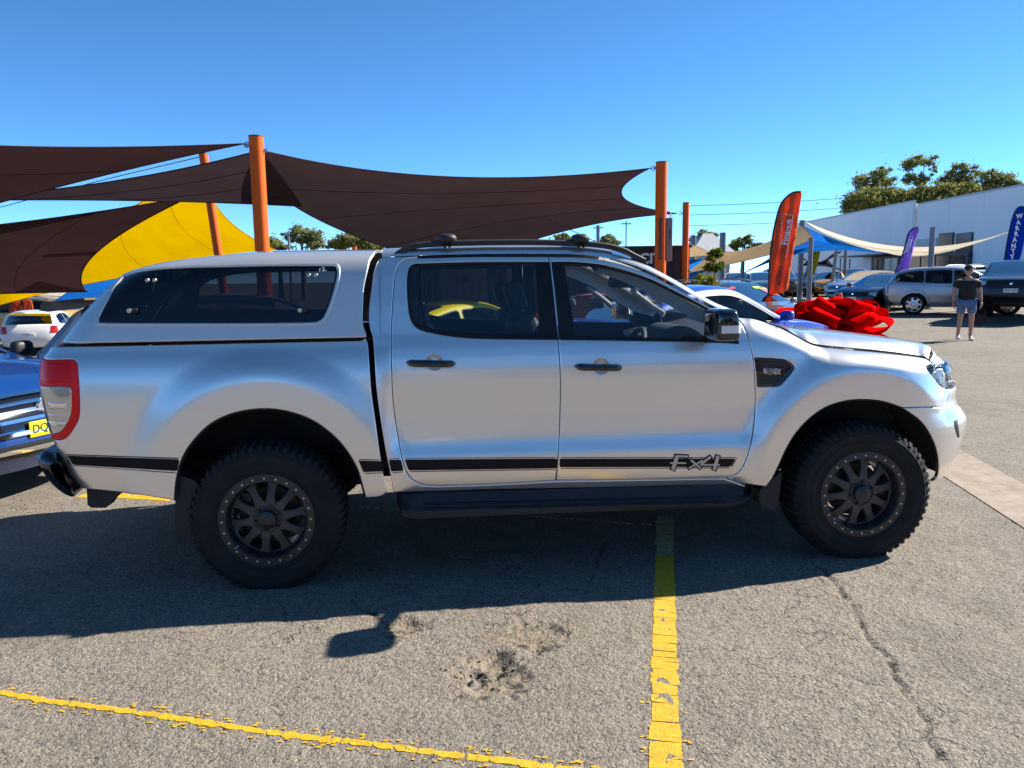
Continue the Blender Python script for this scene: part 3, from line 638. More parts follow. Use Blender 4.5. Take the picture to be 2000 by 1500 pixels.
# inner roof lining and pillars
iv = slice(0, ir+1)
R2 = []
for i in range(0, ir+1, 3):
    a = CA[i]+[0, .045, -.035]; h = bezier(a, a+ln[i]*.05, CB[i]+[0, -.78*(YC-a[1]), -.05], CB[i]+[0, 0, -.05], 12); g = h[::-1][1:].copy(); g[:, 1] = 2*YC-g[:, 1]; R2.append(np.vstack([h, g]))
MB().grid(R2).build('roof_lining', 'interior_grey', TR, smooth=60)
for s in (0, 1):
    P = rowsW[:, 0:7].copy(); P[..., 2] -= .03; P[..., 0] -= .03; P[..., 1] += .035; Q = P[:, :1].copy(); Q[..., 1] += .03; Q[..., 0] -= .06; Q[..., 2] -= .04
    P = np.concatenate([Q, P], 1)
    if s: P[..., 1] = 2*YC-P[..., 1]
    MB().grid(P).build('pillar_lining', 'interior_light', TR, smooth=60)
    y = .285 if not s else 2*YC-.285       # grab handle on the pillar
    gpath = [(1.98, y, 1.50), (2.02, y+(.035 if not s else -.035), 1.47), (2.10, y+(.04 if not s else -.04), 1.41), (2.16, y, 1.365)]
    b = MB(); b.tube(spline(gpath, 6), .017, 10); b.build('grab_handle', 'interior_light', TR)
# cab back wall with window, C pillars
b = MB(); b.box((.76, YC, .93), (.05, 1.62, .62)); b.box((.76, .36, 1.45), (.05, .16, .40)); b.box((.76, 2*YC-.36, 1.45), (.05, .16, .40)); b.box((.76, YC, 1.655), (.05, 1.1, .07)); b.build('cab_back', 'interior_dark', TR)
b = MB(); b.box((.735, YC, 1.43), (.006, 1.06, .36)); b.build('rear_glass', 'privacy_glass', TR)
def seat(x, y, w_=.50, rear=False):
    r = []
    b = MB(); b.box((x+.18, y, .80), (.54, w_, .16), bev=.05); o1 = b
    th = R(20); M = Matrix.Rotation(-th, 4, 'Y')
    b2 = MB(); b2.box((x-.16, y, 1.09), (.15, w_, .60), M=M, bev=.05)
    for s in (-1, 1): b2.box((x-.115, y+s*(w_/2-.05), 1.08), (.17, .09, .50), M=M, bev=.035)
    b3 = MB(); b3.box((x-.275, y, 1.475), (.10, .27, .17), M=M, bev=.04)
    for s in (-1, 1): b3.tube([(x-.235, y+s*.06, 1.34), (x-.265, y+s*.06, 1.44)], .006, 6)
    b.build('seat_cushion', 'interior_dark', TR); b2.build('seat_back', 'interior_dark', TR); b3.build('headrest', 'interior_dark', TR)
seat(1.62, .52); seat(1.62, 2*YC-.52)
b = MB(); b.box((1.12, YC, .80), (.44, 1.38, .15), bev=.05); b.build('rear_bench', 'interior_dark', TR)
b = MB(); b.box((.86, YC, 1.05), (.12, 1.38, .46), M=Matrix.Rotation(-R(12), 4, 'Y'), bev=.05); b.build('rear_backrest', 'interior_dark', TR)
for y in (.52, YC, 2*YC-.52):
    b = MB(); b.box((.80, y, 1.32), (.09, .25, .12), bev=.035); b.build('headrest', 'interior_dark', TR)
# dash, instrument hood, wheel, mirror
dash = [(2.60, .62), (2.62, 1.12), (2.60, 1.175), (2.50, 1.205), (2.36, 1.21), (2.26, 1.185), (2.20, 1.10), (2.22, .98), (2.30, .85), (2.30, .62)]
MB().prism(dash, .17, 2*YC-.17).build('dashboard', 'interior_dark', TR)
hd = [(2.44, 1.195), (2.40, 1.245), (2.33, 1.285), (2.25, 1.295), (2.19, 1.27), (2.17, 1.22), (2.20, 1.15), (2.30, 1.12)]
MB().prism(spline(hd, 4, True), .36, .72).build('instrument_hood', 'interior_dark', TR)
b = MB(); b.tube([(2.08+.02*i, YC-.02, 1.17) for i in range(3)], .06, 8); b.build('infotainment', 'gloss_black', TR)
sw = empty('steering_wheel', (2.02, .52, 1.10)); sw.parent = TR; sw.location = Vector((2.02, .52, 1.10))-TR.location; sw.rotation_euler = (0, R(-66), 0)
ringp = [(.185*cos(t), .185*sin(t), 0) for t in np.linspace(0, 2*pi, 40)]
b = MB(); b.tube(ringp, .0165, 10, caps=False); b.build('wheel_rim', 'interior_dark', sw, world=False)
b = MB(); b.box((0, 0, -.02), (.15, .15, .06), bev=.02); b.box((0, .12, -.01), (.05, .14, .02)); b.box((0, -.12, -.01), (.05, .14, .02)); b.box((-.11, 0, -.01), (.14, .05, .02)); b.build('wheel_boss', 'interior_dark', sw, world=False)
b = MB(); b.tube([(2.06, .52, 1.08), (2.30, .52, .98)], .04, 10); b.build('steering_column', 'interior_dark', TR)
b = MB(); b.box((2.06, YC, 1.545), (.05, .25, .075), bev=.022, M=Matrix.Rotation(R(14), 4, 'Z')); rm_ = b.build('rear_view_mirror', 'interior_dark', TR)
b = MB(); b.tube([(2.07, YC, 1.56), (2.16, YC, 1.60)], .012, 8); b.build('mirror_stem', 'interior_dark', rm_)
# windscreen stickers: parking permits and cards low in the glass
for (px, py, w_, h_, m_) in ((1285, 572, .16, .11, 'sticker_red'), (1303, 586, .075, .05, 'sticker_green'), (1320, 596, .13, .06, 'sticker_red')):
    pass
# ================================================================ door mirrors
def superell(c, r, e1=.6, e2=.6, nu=20, nv=28):
    V = []; sg = lambda v, e: np.sign(v)*abs(v)**e
    for i in range(nu+1):
        a = -pi/2+pi*i/nu
        for j in range(nv):
            b_ = 2*pi*j/nv; V.append((c[0]+r[0]*sg(cos(a), e1)*sg(cos(b_), e2), c[1]+r[1]*sg(cos(a), e1)*sg(sin(b_), e2), c[2]+r[2]*sg(sin(a), e1)))
    return np.array(V).reshape(nu+1, nv, 3)
mp0, mp1 = S(1385, 667, -.14), S(1436, 600, -.14)
mc = np.array([(mp0[0]+mp1[0])/2, -.135, (mp0[2]+mp1[2])/2]); mr = np.array([(mp1[0]-mp0[0])/2, .125, (mp1[2]-mp0[2])/2])*.95
for s in (0, 1):
    Pm = superell((0, 0, 0), (1, 1, 1), .42, .42)
    Pm[..., 0] *= 1-.28*np.clip(Pm[..., 2], -.2, 1)*(Pm[..., 0] > 0); Pm[..., 0] += .10*(1-Pm[..., 2])*0
    Pm = Pm*mr+mc
    if s: Pm[..., 1] = 2*YC-Pm[..., 1]
    Pm = np.concatenate([Pm, Pm[:, :1]], 1)
    zc = Pm[:, 0, 2]; lo_, hi_ = mc[2]-.30*mr[2], mc[2]+.18*mr[2]
    k0 = int(np.argmin(np.abs(zc-lo_))); k1 = int(np.argmin(np.abs(zc-hi_)))
    mo = MB().grid(Pm[k0:]).build('door_mirror', 'gloss_black', TR, smooth=60)
    MB().grid(Pm[:k0+1]).build('mirror_base', 'chrome_dark' if 'chrome_dark' in MATS else mat('chrome_dark', (.07, .07, .075), .2, .6), mo, smooth=60)
    q = Pm[k0:k1+1, :]; c0 = Pm.mean((0, 1)); keep = [j for j in range(Pm.shape[1]) if (q[0, j, 1]-c0[1])*(1 if s else -1) > .02 and q[0, j, 0] > mc[0]-.75*mr[0]]
    if keep: MB().grid((q[:, keep]-c0)*1.025+c0).build('mirror_indicator', 'white_lens' if 'white_lens' in MATS else mat('white_lens', (.75, .75, .74), .15, coat=1.), mo, smooth=60)
    b = MB(); y0, y1 = (.13, -.06) if not s else (2*YC-.13, 2*YC+.06); b.tube([(mc[0]+.03, y0, mc[2]-mr[2]*.85), (mc[0]+.01, y1, mc[2]-mr[2]*.6)], .028, 10, flat=1.); b.build('mirror_arm', 'plastic_black', mo)
# ================================================================ roof rails with rack feet
rt = [S(*p, .285) for p in [(770, 494), (790, 482), (815, 474), (870, 470), (1000, 467.5), (1100, 469), (1170, 473), (1215, 482), (1240, 494), (1262, 505)]]
for s in (0, 1):
    P = spline(rt, 6); P[:, 1] = .30 if not s else 2*YC-.30
    b = MB(); n = len(P); rows = []
    for i, p in enumerate(P):
        hgt = .030 if 8 < i < n-9 else .030+.05*(1-min(i, n-1-i)/8)
        rows.append([(p[0], p[1]-.016, p[2]-hgt), (p[0], p[1]-.018, p[2]-.006), (p[0], p[1]-.008, p[2]+.002), (p[0], p[1]+.008, p[2]+.002), (p[0], p[1]+.018, p[2]-.006), (p[0], p[1]+.016, p[2]-hgt), (p[0], p[1]-.016, p[2]-hgt)])
    rl = MB().grid(rows).build('roof_rail', 'plastic_black', TR, smooth=40)
    for px in (873, 1133):
        c = S(px, 468, .30); y = c[1] if not s else 2*YC-c[1]
        b = MB(); V_ = superell((c[0], y, c[2]+.004), (.052, .05, .028), .8, .8, 10, 20); b.grid(np.concatenate([V_, V_[:, :1]], 1)); rf = b.build('rack_foot', 'plastic_black', rl, smooth=60)
        b = MB(); b.box((c[0]-.012, y-.03, c[2]-.02), (.012, .014, .05)); b.box((c[0]+.012, y-.03, c[2]-.02), (.012, .014, .05)); b.build('foot_clamp', 'gloss_black', rf)
# ================================================================ wheels
def wheel_mesh():
    d = {}
    # tyre: carcass, shoulder lugs, tread blocks
    prof = [(.222, .035), (.230, .008), (.240, .000), (.256, -.010), (.262, -.016), (.266, -.013), (.285, -.020), (.300, -.024), (.304, -.021), (.335, -.020), (.340, -.024), (.346, -.019), (.360, -.010), (.374, .004), (.381, .030), (.383, .12), (.383, .18), (.380, .235), (.362, .272), (.30, .285), (.24, .265), (.222, .23)]
    pr = spline(prof, 3); b = MB(); b.lathe([tuple(p) for p in pr], 84)
    nl = 56
    for k in range(nl):
        a = 2*pi*k/nl; da = 2*pi/nl
        for side in (0, 1):
            f = .66 if k % 2 else .58; a0, a1 = a+.012, a+da*f
            rin = .362 if k % 2 else .352; y0 = [-.012, -.005, .010, .075]; r_ = [rin, .371, WR-.007, WR]
            if side: y0 = [.262+.013-(v+.019) for v in y0]
            V = []
            for aa in (a0, a1):
                for y, r in zip(y0, r_): V.append((r*cos(aa), y-(.004 if not side else -.004), r*sin(aa)))
                for y, r in zip(y0, r_): V.append(((r-.010)*cos(aa), y+(.010 if not side else -.010), (r-.010)*sin(aa)))
            F = [(i, i+1, 9+i, 8+i) for i in range(3)]+[(0, 1, 5, 4), (1, 2, 6, 5), (2, 3, 7, 6), (8, 12, 13, 9), (9, 13, 14, 10), (10, 14, 15, 11), (3, 11, 15, 7), (0, 4, 12, 8)]
            b.add(V, F)
        for q, yy in enumerate((.085, .135, .180)):
            a0, a1 = a+da*(.1+.25*(q % 2)), a+da*(.72+.25*(q % 2)); V = []
            for r in (.380, WR):
                V += [(r*cos(t), y, r*sin(t)) for t, y in ((a0, yy), (a1, yy+.006), (a1, yy+.036), (a0, yy+.030))]
            b.add(V, [(4, 5, 6, 7), (0, 1, 5, 4), (1, 2, 6, 5), (2, 3, 7, 6), (3, 0, 4, 7)])
    V = np.array(b.V); z = V[:, 2]+WZ; low = z < .03
    sq = np.clip((.05-z)/.06, 0, 1); V[:, 2] = np.where(z < .004, .004-WZ+0*z, V[:, 2]); V[:, 1] += -.010*sq*(V[:, 1] < .05)*(V[:, 2] > -.5)
    b.V = [tuple(v) for v in V]; d['tyre'] = (b, 'rubber')
    # raised ribs of the sidewall (rings)
    b = MB(); b.lathe([(.2425, .002), (.2425, -.007), (.205, -.010), (.203, -.004), (.200, .004)], 64); d['bead_ring'] = (b, 'ring_black')
    b = MB(); b.lathe([(.200, .003), (.196, .012), (.190, .055), (.182, .060), (.182, .20), (.21, .225)], 64); d['barrel'] = (b, 'rim_lip')
    # ten spokes
    for k in range(10):
        sp = MB(); a = 2*pi*(k+.25)/10; rows = []
        for r, hw, y in ((.070, .030, .026), (.092, .0255, .026), (.115, .0205, .030), (.140, .0185, .036), (.165, .0215, .043), (.188, .0300, .048)):
            c = np.array([r*cos(a), y, r*sin(a)]); t = np.array([-sin(a), 0, cos(a)])
            rows.append([c-t*hw+[0, .028, 0], c-t*hw+[0, .004, 0], c-t*(hw-.004), c+t*(hw-.004), c+t*hw+[0, .004, 0], c+t*hw+[0, .028, 0]])
        sp.grid(rows); d['spoke%d' % k] = (sp, 'rim_black')
    b = MB(); b.lathe([(.0, .020), (.050, .021), (.056, .026), (.058, .034), (.080, .034), (.084, .030), (.090, .032), (.092, .06), (.06, .07), (0, .07)], 48); d['hub'] = (b, 'rim_black')
    b = MB(); b.lathe([(0, -.012), (.028, -.012), (.033, -.009), (.045, -.006), (.049, .004), (.050, .03)], 36); d['hub_cap'] = (b, 'rim_lip')
    b = MB(); b.lathe([(.06, .115), (.150, .115), (.152, .118), (.152, .138), (.06, .138)], 48); d['brake_disc'] = (b, 'steel_dark')
    b = MB(); b.lathe([(.03, .10), (.062, .10), (.066, .14), (.13, .15), (.13, .22), (.03, .23)], 24); d['hub_carrier'] = (b, 'steel_dark')
    b = MB(); b.box((-.125, .118, .05), (.07, .06, .15), bev=.012); d['caliper'] = (b, 'steel_dark')
    return d
WM = wheel_mesh(); proto = None
wheels = []
wroot = empty('wheel', (0, 0, 0))
for nme, (b, m_) in WM.items():
    o = b.build(nme.rstrip('0123456789'), m_, wroot, world=False, smooth=35)
b = MB(); b.lathe([(0, -.0125), (.0052, -.0120), (.0060, -.0095), (.0060, -.004)], 8); bt = b.build('bolt', 'bolt_steel', wroot, world=False); br = .2215
bt.location = (br, 0, 0)
for k in range(1, 24):
    c = bt.copy(); COL.objects.link(c); c.parent = wroot; c.location = (br*cos(2*pi*k/24), 0, br*sin(2*pi*k/24))
b = MB(); b.lathe([(0, .016), (.008, .017), (.0095, .022), (.0095, .036)], 6); ng = b.build('lug_nut', 'rim_lip', wroot, world=False); ng.location = (.067*cos(.3), 0, .067*sin(.3))
for k in range(1, 6):
    c = ng.copy(); COL.objects.link(c); c.parent = wroot; c.location = (.067*cos(2*pi*k/6+.3), 0, .067*sin(2*pi*k/6+.3))
vs = MB(); vs.tube([(-.15, .0, -.13), (-.165, -.012, -.14)], .004, 6); vs.build('valve', 'bolt_steel', wroot, world=False)
wroot.parent = TR; wroot.location = Vector((0, 0, WZ))-TR.location
w2 = copy_tree(wroot, TR); w2.location = Vector((WB, .012, WZ))-TR.location; w2.rotation_euler = (0, 0, R(-3.2))
for x in (0, WB):
    w3 = copy_tree(wroot, TR); w3.location = Vector((x, 2*YC, WZ))-TR.location; w3.rotation_euler = (0, 0, pi)
# ================================================================ underside
b = MB(); b.tube([(0, .30, WZ), (0, 2*YC-.30, WZ)], .05, 12); V_ = superell((0, YC-.05, WZ), (.17, .16, .15), .9, .9, 10, 16); b.grid(np.concatenate([V_, V_[:, :1]], 1)); b.build('rear_axle', 'steel_dark', TR)
for y in (.50, 2*YC-.50):
    b = MB(); b.box((1.45, y, .52), (4.7, .09, .13)); b.build('chassis_rail', 'gap_black', TR)
    b = MB(); b.tube(spline([(-.66, y-.08, .50), (-.3, y-.08, .40), (0, y-.08, .40), (.3, y-.08, .42), (.62, y-.08, .50)], 6), .03, 6, flat=.7); b.build('leaf_spring', 'steel_dark', TR)
b = MB(); b.box((1.5, YC, .48), (1.5, .75, .22)); b.box((3.0, YC, .55), (.9, .6, .35)); b.build('gearbox', 'gap_black', TR)
b = MB(); b.box((3.1, YC, .46), (1.5, .98, .10)); b.box((2.62, YC, .50), (.30, 1.5, .24)); b.build('underside_light_block', 'gap_black', TR)  # boxes added under the nose to stop sunlight leaking through
b = MB(); b.box((1.55, .42, .56), (1.75, .40, .10)); b.build('floor_pan', 'gap_black', TR)
b = MB(); b.box((1.55, 2*YC-.42, .56), (1.75, .40, .10)); b.build('floor_pan', 'gap_black', TR)
# wheel housings
for xw, r_, zc, px_ in ((0, .545, .44, arcR), (WB, .525, .44, arcF)):
    for s in (0, 1):
        pts = []
        for a in np.linspace(R(-12), R(192), 30):
            row = []
            for y in (.035, .10, .25, .42, .50):
                rr = r_; xx_, zz2 = xw+rr*cos(a), max(.52 if xw == 0 and cos(a) < 0 else .44, zc+rr*sin(a)); yb = float(FB(np.array([xx_]), np.array([zz2]))[0, 1])+.02; yq = max(y, min(yb, .49)) if y < .42 else y; row.append((xx_, yq if not s else 2*YC-yq, zz2))
            pts.append(row)
        MB().grid(pts).build('wheel_housing', 'liner', TR)
        b = MB(); b.prism([(xw+r_*cos(a), max(.40, zc+r_*sin(a))) for a in np.linspace(R(-12), R(192), 24)], .50 if not s else 2*YC-.50, .51 if not s else 2*YC-.51); b.build('wheel_housing_wall', 'liner', TR)
# arch lips of dark rubber
def liplist(px, F=FB):
    q = T(spline(px, 6)); P = F(q[:, 0], q[:, 1]); return P
for px in (arcR, arcF+r3((1290, 730), (1345, 810), (1374, 890), (1381, 960), (1372, 1015), (1350, 1031))):
    P = liplist(px); MB().tube(P+[0, .012, 0], .008, 6).build('arch_lip', 'gap_black', TR)
    P2 = P.copy(); P2[:, 1] = 2*YC-P2[:, 1]; MB().tube(P2-[0, .012, 0], .008, 6).build('arch_lip', 'gap_black', TR)
# mud flaps
def flap(px, y, x_off=0, name='mud_flap', m='plastic_black', th=.012):
    P = spline([S(*p, y)[[0, 2]] for p in px], 5, True)
    for s in (0, 1): MB().prism([tuple(p) for p in P], y if not s else 2*YC-y, (y+th) if not s else 2*YC-y-th).build(name, m, TR)
flap(r1((697, 1010), (703, 990), (740, 1000), (780, 1020), (772, 1060), (765, 1150), (763, 1215), (735, 1250), (712, 1264), (700, 1240), (694, 1150)), .06, th=.20)
flap(r3((500, 1058), (545, 1020), (580, 990), (586, 1010), (575, 1100), (555, 1178), (520, 1170), (480, 1150), (478, 1080)), .07, th=.2)
# tow bracket box and rear bumper
P = [S(*p, .20)[[0, 2]] for p in [(169, 950), (240, 955), (237, 963), (222, 975), (214, 986), (206, 992), (178, 992), (171, 986)]]
MB().prism([tuple(p) for p in P], .20, .26).build('tow_bracket', 'plastic_black', TR); MB().prism([tuple(p) for p in P], 2*YC-.26, 2*YC-.20).build('tow_bracket', 'plastic_black', TR)
bo = [(77, 890), (90, 878), (108, 882), (118, 890), (126, 915), (136, 942), (150, 962), (142, 968), (120, 955), (100, 935), (84, 912)]
rows = []
for y, k in ((.16, .0), (.12, .02), (.22, -.02), (.45, -.05), (YC, -.06)):
    rows.append([(p[0]+k if i not in (3, 4, 5, 6) else p[0], y if i in (3, 4, 5, 6) and y < .14 else y, p[2]) for i, p in enumerate([S(*q, .14) for q in bo])])
Pb = np.array([[S(*q, .14) for q in spline(bo, 3, True)] for _ in range(7)]); ys = [.055, .07, .12, .22, .45, .7, YC]
cen = Pb[0].mean(0)
for i, y in enumerate(ys):
    sc = [.55, .85, 1, 1, 1, 1, 1][i]; Pb[i] = (Pb[i]-cen)*[sc, 1, sc]+cen+[[.05, .02, 0, -.015, -.04, -.05, -.055][i], 0, 0]; Pb[i][:, 1] = y
Pb = np.concatenate([Pb, Pb[:, :1]], 1); P2 = Pb[::-1].copy(); P2[..., 1] = 2*YC-P2[..., 1]
MB().grid(np.vstack([Pb, P2[1:]])).build('rear_bumper', 'gloss_black', TR, smooth=50)
# ================================================================ side steps
for s in (0, 1):
    rows = []
    top = [S(*p, .0) for p in [(772, 968), (800, 966), (1100, 958), (1440, 951), (1486, 951)]]
    for x, zt_, zb_, yo in ((top[0][0], top[0][2]-.004, top[0][2]-.09, .10), (top[0][0]+.03, top[0][2]-.01, top[0][2]-.125, .0), (top[1][0]+.02, top[1][2]-.012, top[1][2]-.135, -.03), (top[2][0], top[2][2]-.012, top[2][2]-.125, -.035), (top[3][0]-.03, top[3][2]-.012, top[3][2]-.115, -.03), (top[3][0]+.06, top[3][2]-.008, top[3][2]-.095, .0), (top[4][0], top[4][2]-.004, top[4][2]-.05, .10)):
        zm = zt_-.062
        sec = [(.16, zt_), (.085, zt_-.002), (yo+.055, zm+.01), (yo+.012, zm), (yo, zm-.008), (yo+.004, zb_+.012), (yo+.02, zb_), (.20, zb_+.02), (.16, zt_)]
        rows.append([(x, y if not s else 2*YC-y, z) for y, z in sec])
    st = MB().grid(rows).build('side_step', 'step_plastic', TR, smooth=35)
    for i in range(4):
        pa = [(x, y if not s else 2*YC-y, z) for x, y, z in [(rows[2][0][0]+.05, -.03+.085-.022*i+.0, rows[2][2][2]+.012-.004*i), (rows[3][0][0], -.035+.085-.022*i, rows[3][2][2]+.012-.004*i), (rows[4][0][0]-.04, -.03+.085-.022*i, rows[4][2][2]+.012-.004*i)]]
        MB().tube(pa, .0045, 5).build('tread_rib', 'step_plastic', st)
    for i in range(9):
        x = rows[2][0][0]+.08+i*(rows[4][0][0]-rows[2][0][0]-.16)/8; z = np.interp(x, [rows[2][0][0], rows[4][0][0]], [rows[2][3][2], rows[4][3][2]])
        b = MB(); b.box((x, -.022 if not s else 2*YC+.022, z+.001), (.020, .014, .008)); b.build('tread_stud', 'gap_black', st)
    for x in (1.0, 1.6, 2.2):
        b = MB(); b.box((x, .17 if not s else 2*YC-.17, .37), (.06, .3, .03)); b.build('step_bracket', 'gap_black', TR)
# dark backing behind the shut lines
def FI(u, v):
    P = FB(u, v); P[..., 1] += .055; return P
back = T(segs(cant_px[:6], r2((1080, 138), (1190, 172), (1420, 240), (1640, 358), (1836, 445)), frD, sill_b[::-1], cabR[::-1]))
panel('inner_body', back, FI, 'gap_black', TR, holes=[offset(trimR, .012), offset(trimF, .012)], gap=.012, rim=0, res=.05, mirror=YC)
# ================================================================ ground
m, t, b = nmat('asphalt')
L = t.links.new
def N(ty, **k):
    n = t.nodes.new('ShaderNode'+ty)
    for a, v in k.items(): setattr(n, a, v)
    return n
tc = N('TexCoord'); OB = tc.outputs['Object']
def noise(sc, det=4, ro=.6, vec=OB):
    n = N('TexNoise'); n.inputs['Scale'].default_value = sc; n.inputs['Detail'].default_value = det; n.inputs['Roughness'].default_value = ro; L(vec, n.inputs['Vector']); return n.outputs[0]
def vor(sc, feat='F1', vec=OB, rnd=1.):
    n = N('TexVoronoi', feature=feat); n.inputs['Scale'].default_value = sc; n.inputs['Randomness'].default_value = rnd; L(vec, n.inputs['Vector']); return n
def mrng(v, a, b_, c=0., d=1., cl=True):
    n = N('MapRange', clamp=cl); L(v, n.inputs[0]); n.inputs[1].default_value = a; n.inputs[2].default_value = b_; n.inputs[3].default_value = c; n.inputs[4].default_value = d; return n.outputs[0]
def mth(op, a, c):
    n = N('Math', operation=op)
    for i, q in enumerate((a, c)):
        if hasattr(q, 'links'): L(q, n.inputs[i])
        else: n.inputs[i].default_value = q
    return n.outputs[0]
def mixc(f, a, c, bt='MIX'):
    n = N('Mix', data_type='RGBA', blend_type=bt)
    if hasattr(f, 'links'): L(f, n.inputs[0])
    else: n.inputs[0].default_value = f
    for i, q in ((6, a), (7, c)):
        if hasattr(q, 'links'): L(q, n.inputs[i])
        else: n.inputs[i].default_value = (*q, 1)
    return n.outputs[2]
big = noise(.55, 5); med = noise(3.5, 5); v1 = vor(120.); v2 = vor(55.)
base = mixc(mrng(big, .38, .62), (.146, .125, .103), (.190, .165, .137))
base = mixc(mrng(med, .40, .68), base, (.198, .172, .142))
bw = N('RGBToBW'); L(v1.outputs['Color'], bw.inputs[0])
base = mixc(1., base, mixc(mrng(bw.outputs[0], .1, .9), (.62, .62, .62), (1.45, 1.42, 1.36)), 'MULTIPLY')
pit = mrng(noise(34, 4, .72), .60, .67)                     # pits between stones, tar shows
base = mixc(mth('MULTIPLY', pit, .75), base, (.030, .027, .025))
wl = mrng(bw.outputs[0], .93, .97); base = mixc(mth('MULTIPLY', wl, .5), base, (.42, .37, .30))
dn = N('TexNoise'); dn.inputs['Scale'].default_value = 9; dn.inputs['Detail'].default_value = 4; L(OB, dn.inputs['Vector'])
dvx = N('Vector'+'Math', operation='MULTIPLY_ADD'); L(dn.outputs['Color'], dvx.inputs[0]); dvx.inputs[1].default_value = (.16, .16, .16); L(OB, dvx.inputs[2])
ve = vor(4.2, 'DISTANCE_TO_EDGE', dvx.outputs[0]); crk = mth('MULTIPLY', mrng(ve.outputs['Distance'], .004, .016, 1., 0.), mrng(noise(1.1, 3), .52, .62))
ve2 = vor(11., 'DISTANCE_TO_EDGE', dvx.outputs[0]); crk2 = mth('MULTIPLY', mrng(ve2.outputs['Distance'], .004, .022, .7, 0.), mrng(noise(1.3, 4), .57, .66))
crk = mth('MAXIMUM', crk, crk2)
base = mixc(mth('MULTIPLY', crk, .5), base, (.045, .039, .035))
oil = mrng(noise(1.9, 6, .7), .60, .74); base = mixc(mth('MULTIPLY', oil, .45), base, (.075, .066, .058))
at1 = N('Attribute', attribute_name='sand'); at2 = N('Attribute', attribute_name='tar')
base = mixc(at1.outputs['Fac'], base, mixc(mrng(noise(26, 4), .35, .65), (.17, .125, .075), (.27, .205, .13)))
base = mixc(at2.outputs['Fac'], base, (.022, .019, .017))
L(base, b.inputs['Base Color']); b.inputs['Roughness'].default_value = .88; b.inputs['Specular IOR Level'].default_value = .3
hgt = mth('ADD', mth('MULTIPLY', mth('SUBTRACT', .6, v1.outputs['Distance']), .7), mth('MULTIPLY', pit, -1.3))
hgt = mth('ADD', mth('ADD', hgt, mth('MULTIPLY', v2.outputs['Distance'], -.8)), mth('MULTIPLY', crk, -1.5))
bu = N('Bump'); bu.inputs['Strength'].default_value = .75; bu.inputs['Distance'].default_value = .006; L(hgt, bu.inputs['Height']); L(bu.outputs[0], b.inputs['Normal'])
m2 = m.copy(); m2.name = 'asphalt_fine'; MATS['asphalt_fine'] = m2
# value noise in numpy for real relief
def vnoise(x, y, sc, seed=0):
    r = np.random.default_rng(seed).random((257, 257)); X = x*sc; Y = y*sc; i = np.floor(X).astype(int); j = np.floor(Y).astype(int); fx = X-i; fy = Y-j; fx = fx*fx*(3-2*fx); fy = fy*fy*(3-2*fy)
    a = r[i % 256, j % 256]; b_ = r[(i+1) % 256, j % 256]; c = r[i % 256, (j+1) % 256]; d = r[(i+1) % 256, (j+1) % 256]
    return a*(1-fx)*(1-fy)+b_*fx*(1-fy)+c*(1-fx)*fy+d*fx*fy
def pdist(P, line):
    d = np.full(len(P), 9.)
    for p, q in zip(line[:-1], line[1:]):
        v = q-p; tt_ = np.clip(((P-p)@v)/(v@v+1e-12), 0, 1); d = np.minimum(d, np.linalg.norm(P-(p+tt_[:, None]*v), axis=1))
    return d
crackA = np.array([G(*p)[:2] for p in [(1600, 1105), (1625, 1133), (1650, 1165), (1668, 1195), (1690, 1240), (1712, 1268), (1738, 1290), (1748, 1325), (1765, 1350), (1792, 1385), (1815, 1430), (1840, 1480), (1860, 1520)]])
crackB = np.array([G(*p)[:2] for p in [(1700, 1255), (1660, 1245), (1630, 1235), (1560, 1270), (1520, 1265)]])
crackC = np.array([G(*p)[:2] for p in [(1738, 1335), (1700, 1330), (1660, 1318), (1610, 1310), (1540, 1290), (1500, 1270)]])
crackD = np.array([G(*p)[:2] for p in [(1190, 1020), (1175, 1070), (1160, 1120), (1145, 1160)]])
crackE = np.array([G(*p)[:2] for p in [(690, 1170), (720, 1195), (770, 1225), (835, 1215), (860, 1195)]])
pot = [(G(950, 1298)[:2], .11, .026), (G(1045, 1240)[:2], .14, .012), (G(790, 1222)[:2], .08, .018), (G(965, 1328)[:2], .13, .016), (G(915, 1318)[:2], .06, .02)]
x0, x1, y0, y1, h = -1.9, 4.6, -2.75, .55, .0125
xs = np.arange(x0, x1+h/2, h); ys_ = np.arange(y0, y1+h/2, h); XX, YY = np.meshgrid(xs, ys_); P2 = np.stack([XX.ravel(), YY.ravel()], -1)
x_, y_ = P2[:, 0], P2[:, 1]
wob = np.stack([vnoise(x_+9, y_+9, 14, 1)-.5, vnoise(x_+3, y_+5, 14, 2)-.5], -1)*.035+np.stack([vnoise(x_+9, y_+9, 45, 3)-.5, vnoise(x_+3, y_+5, 45, 4)-.5], -1)*.02
Z = (vnoise(x_+7, y_+7, 2.2, 5)-.5)*.010+(vnoise(x_+7, y_+7, 11, 6)-.5)*.005+(vnoise(x_+7, y_+7, 40, 7)-.5)*.004
for c, dp, wd in ((crackA, .014, .011), (crackB, .006, .007), (crackC, .006, .007), (crackD, .008, .007), (crackE, .012, .012)):
    Z -= dp*np.exp(-(pdist(P2+wob, c)/wd)**2)*(.35+.9*vnoise(x_+2, y_+4, 18, 8))
for c, r_, dp in pot:
    d = np.linalg.norm(P2+wob*2-c, axis=1)/r_; Z -= dp*sstep(1.25-d)*(.6+.8*vnoise(x_+1, y_+8, 30, 9))
    Z += .012*np.exp(-((d-1)/.3)**2)*(vnoise(x_+1, y_+8, 60, 10)-.55)
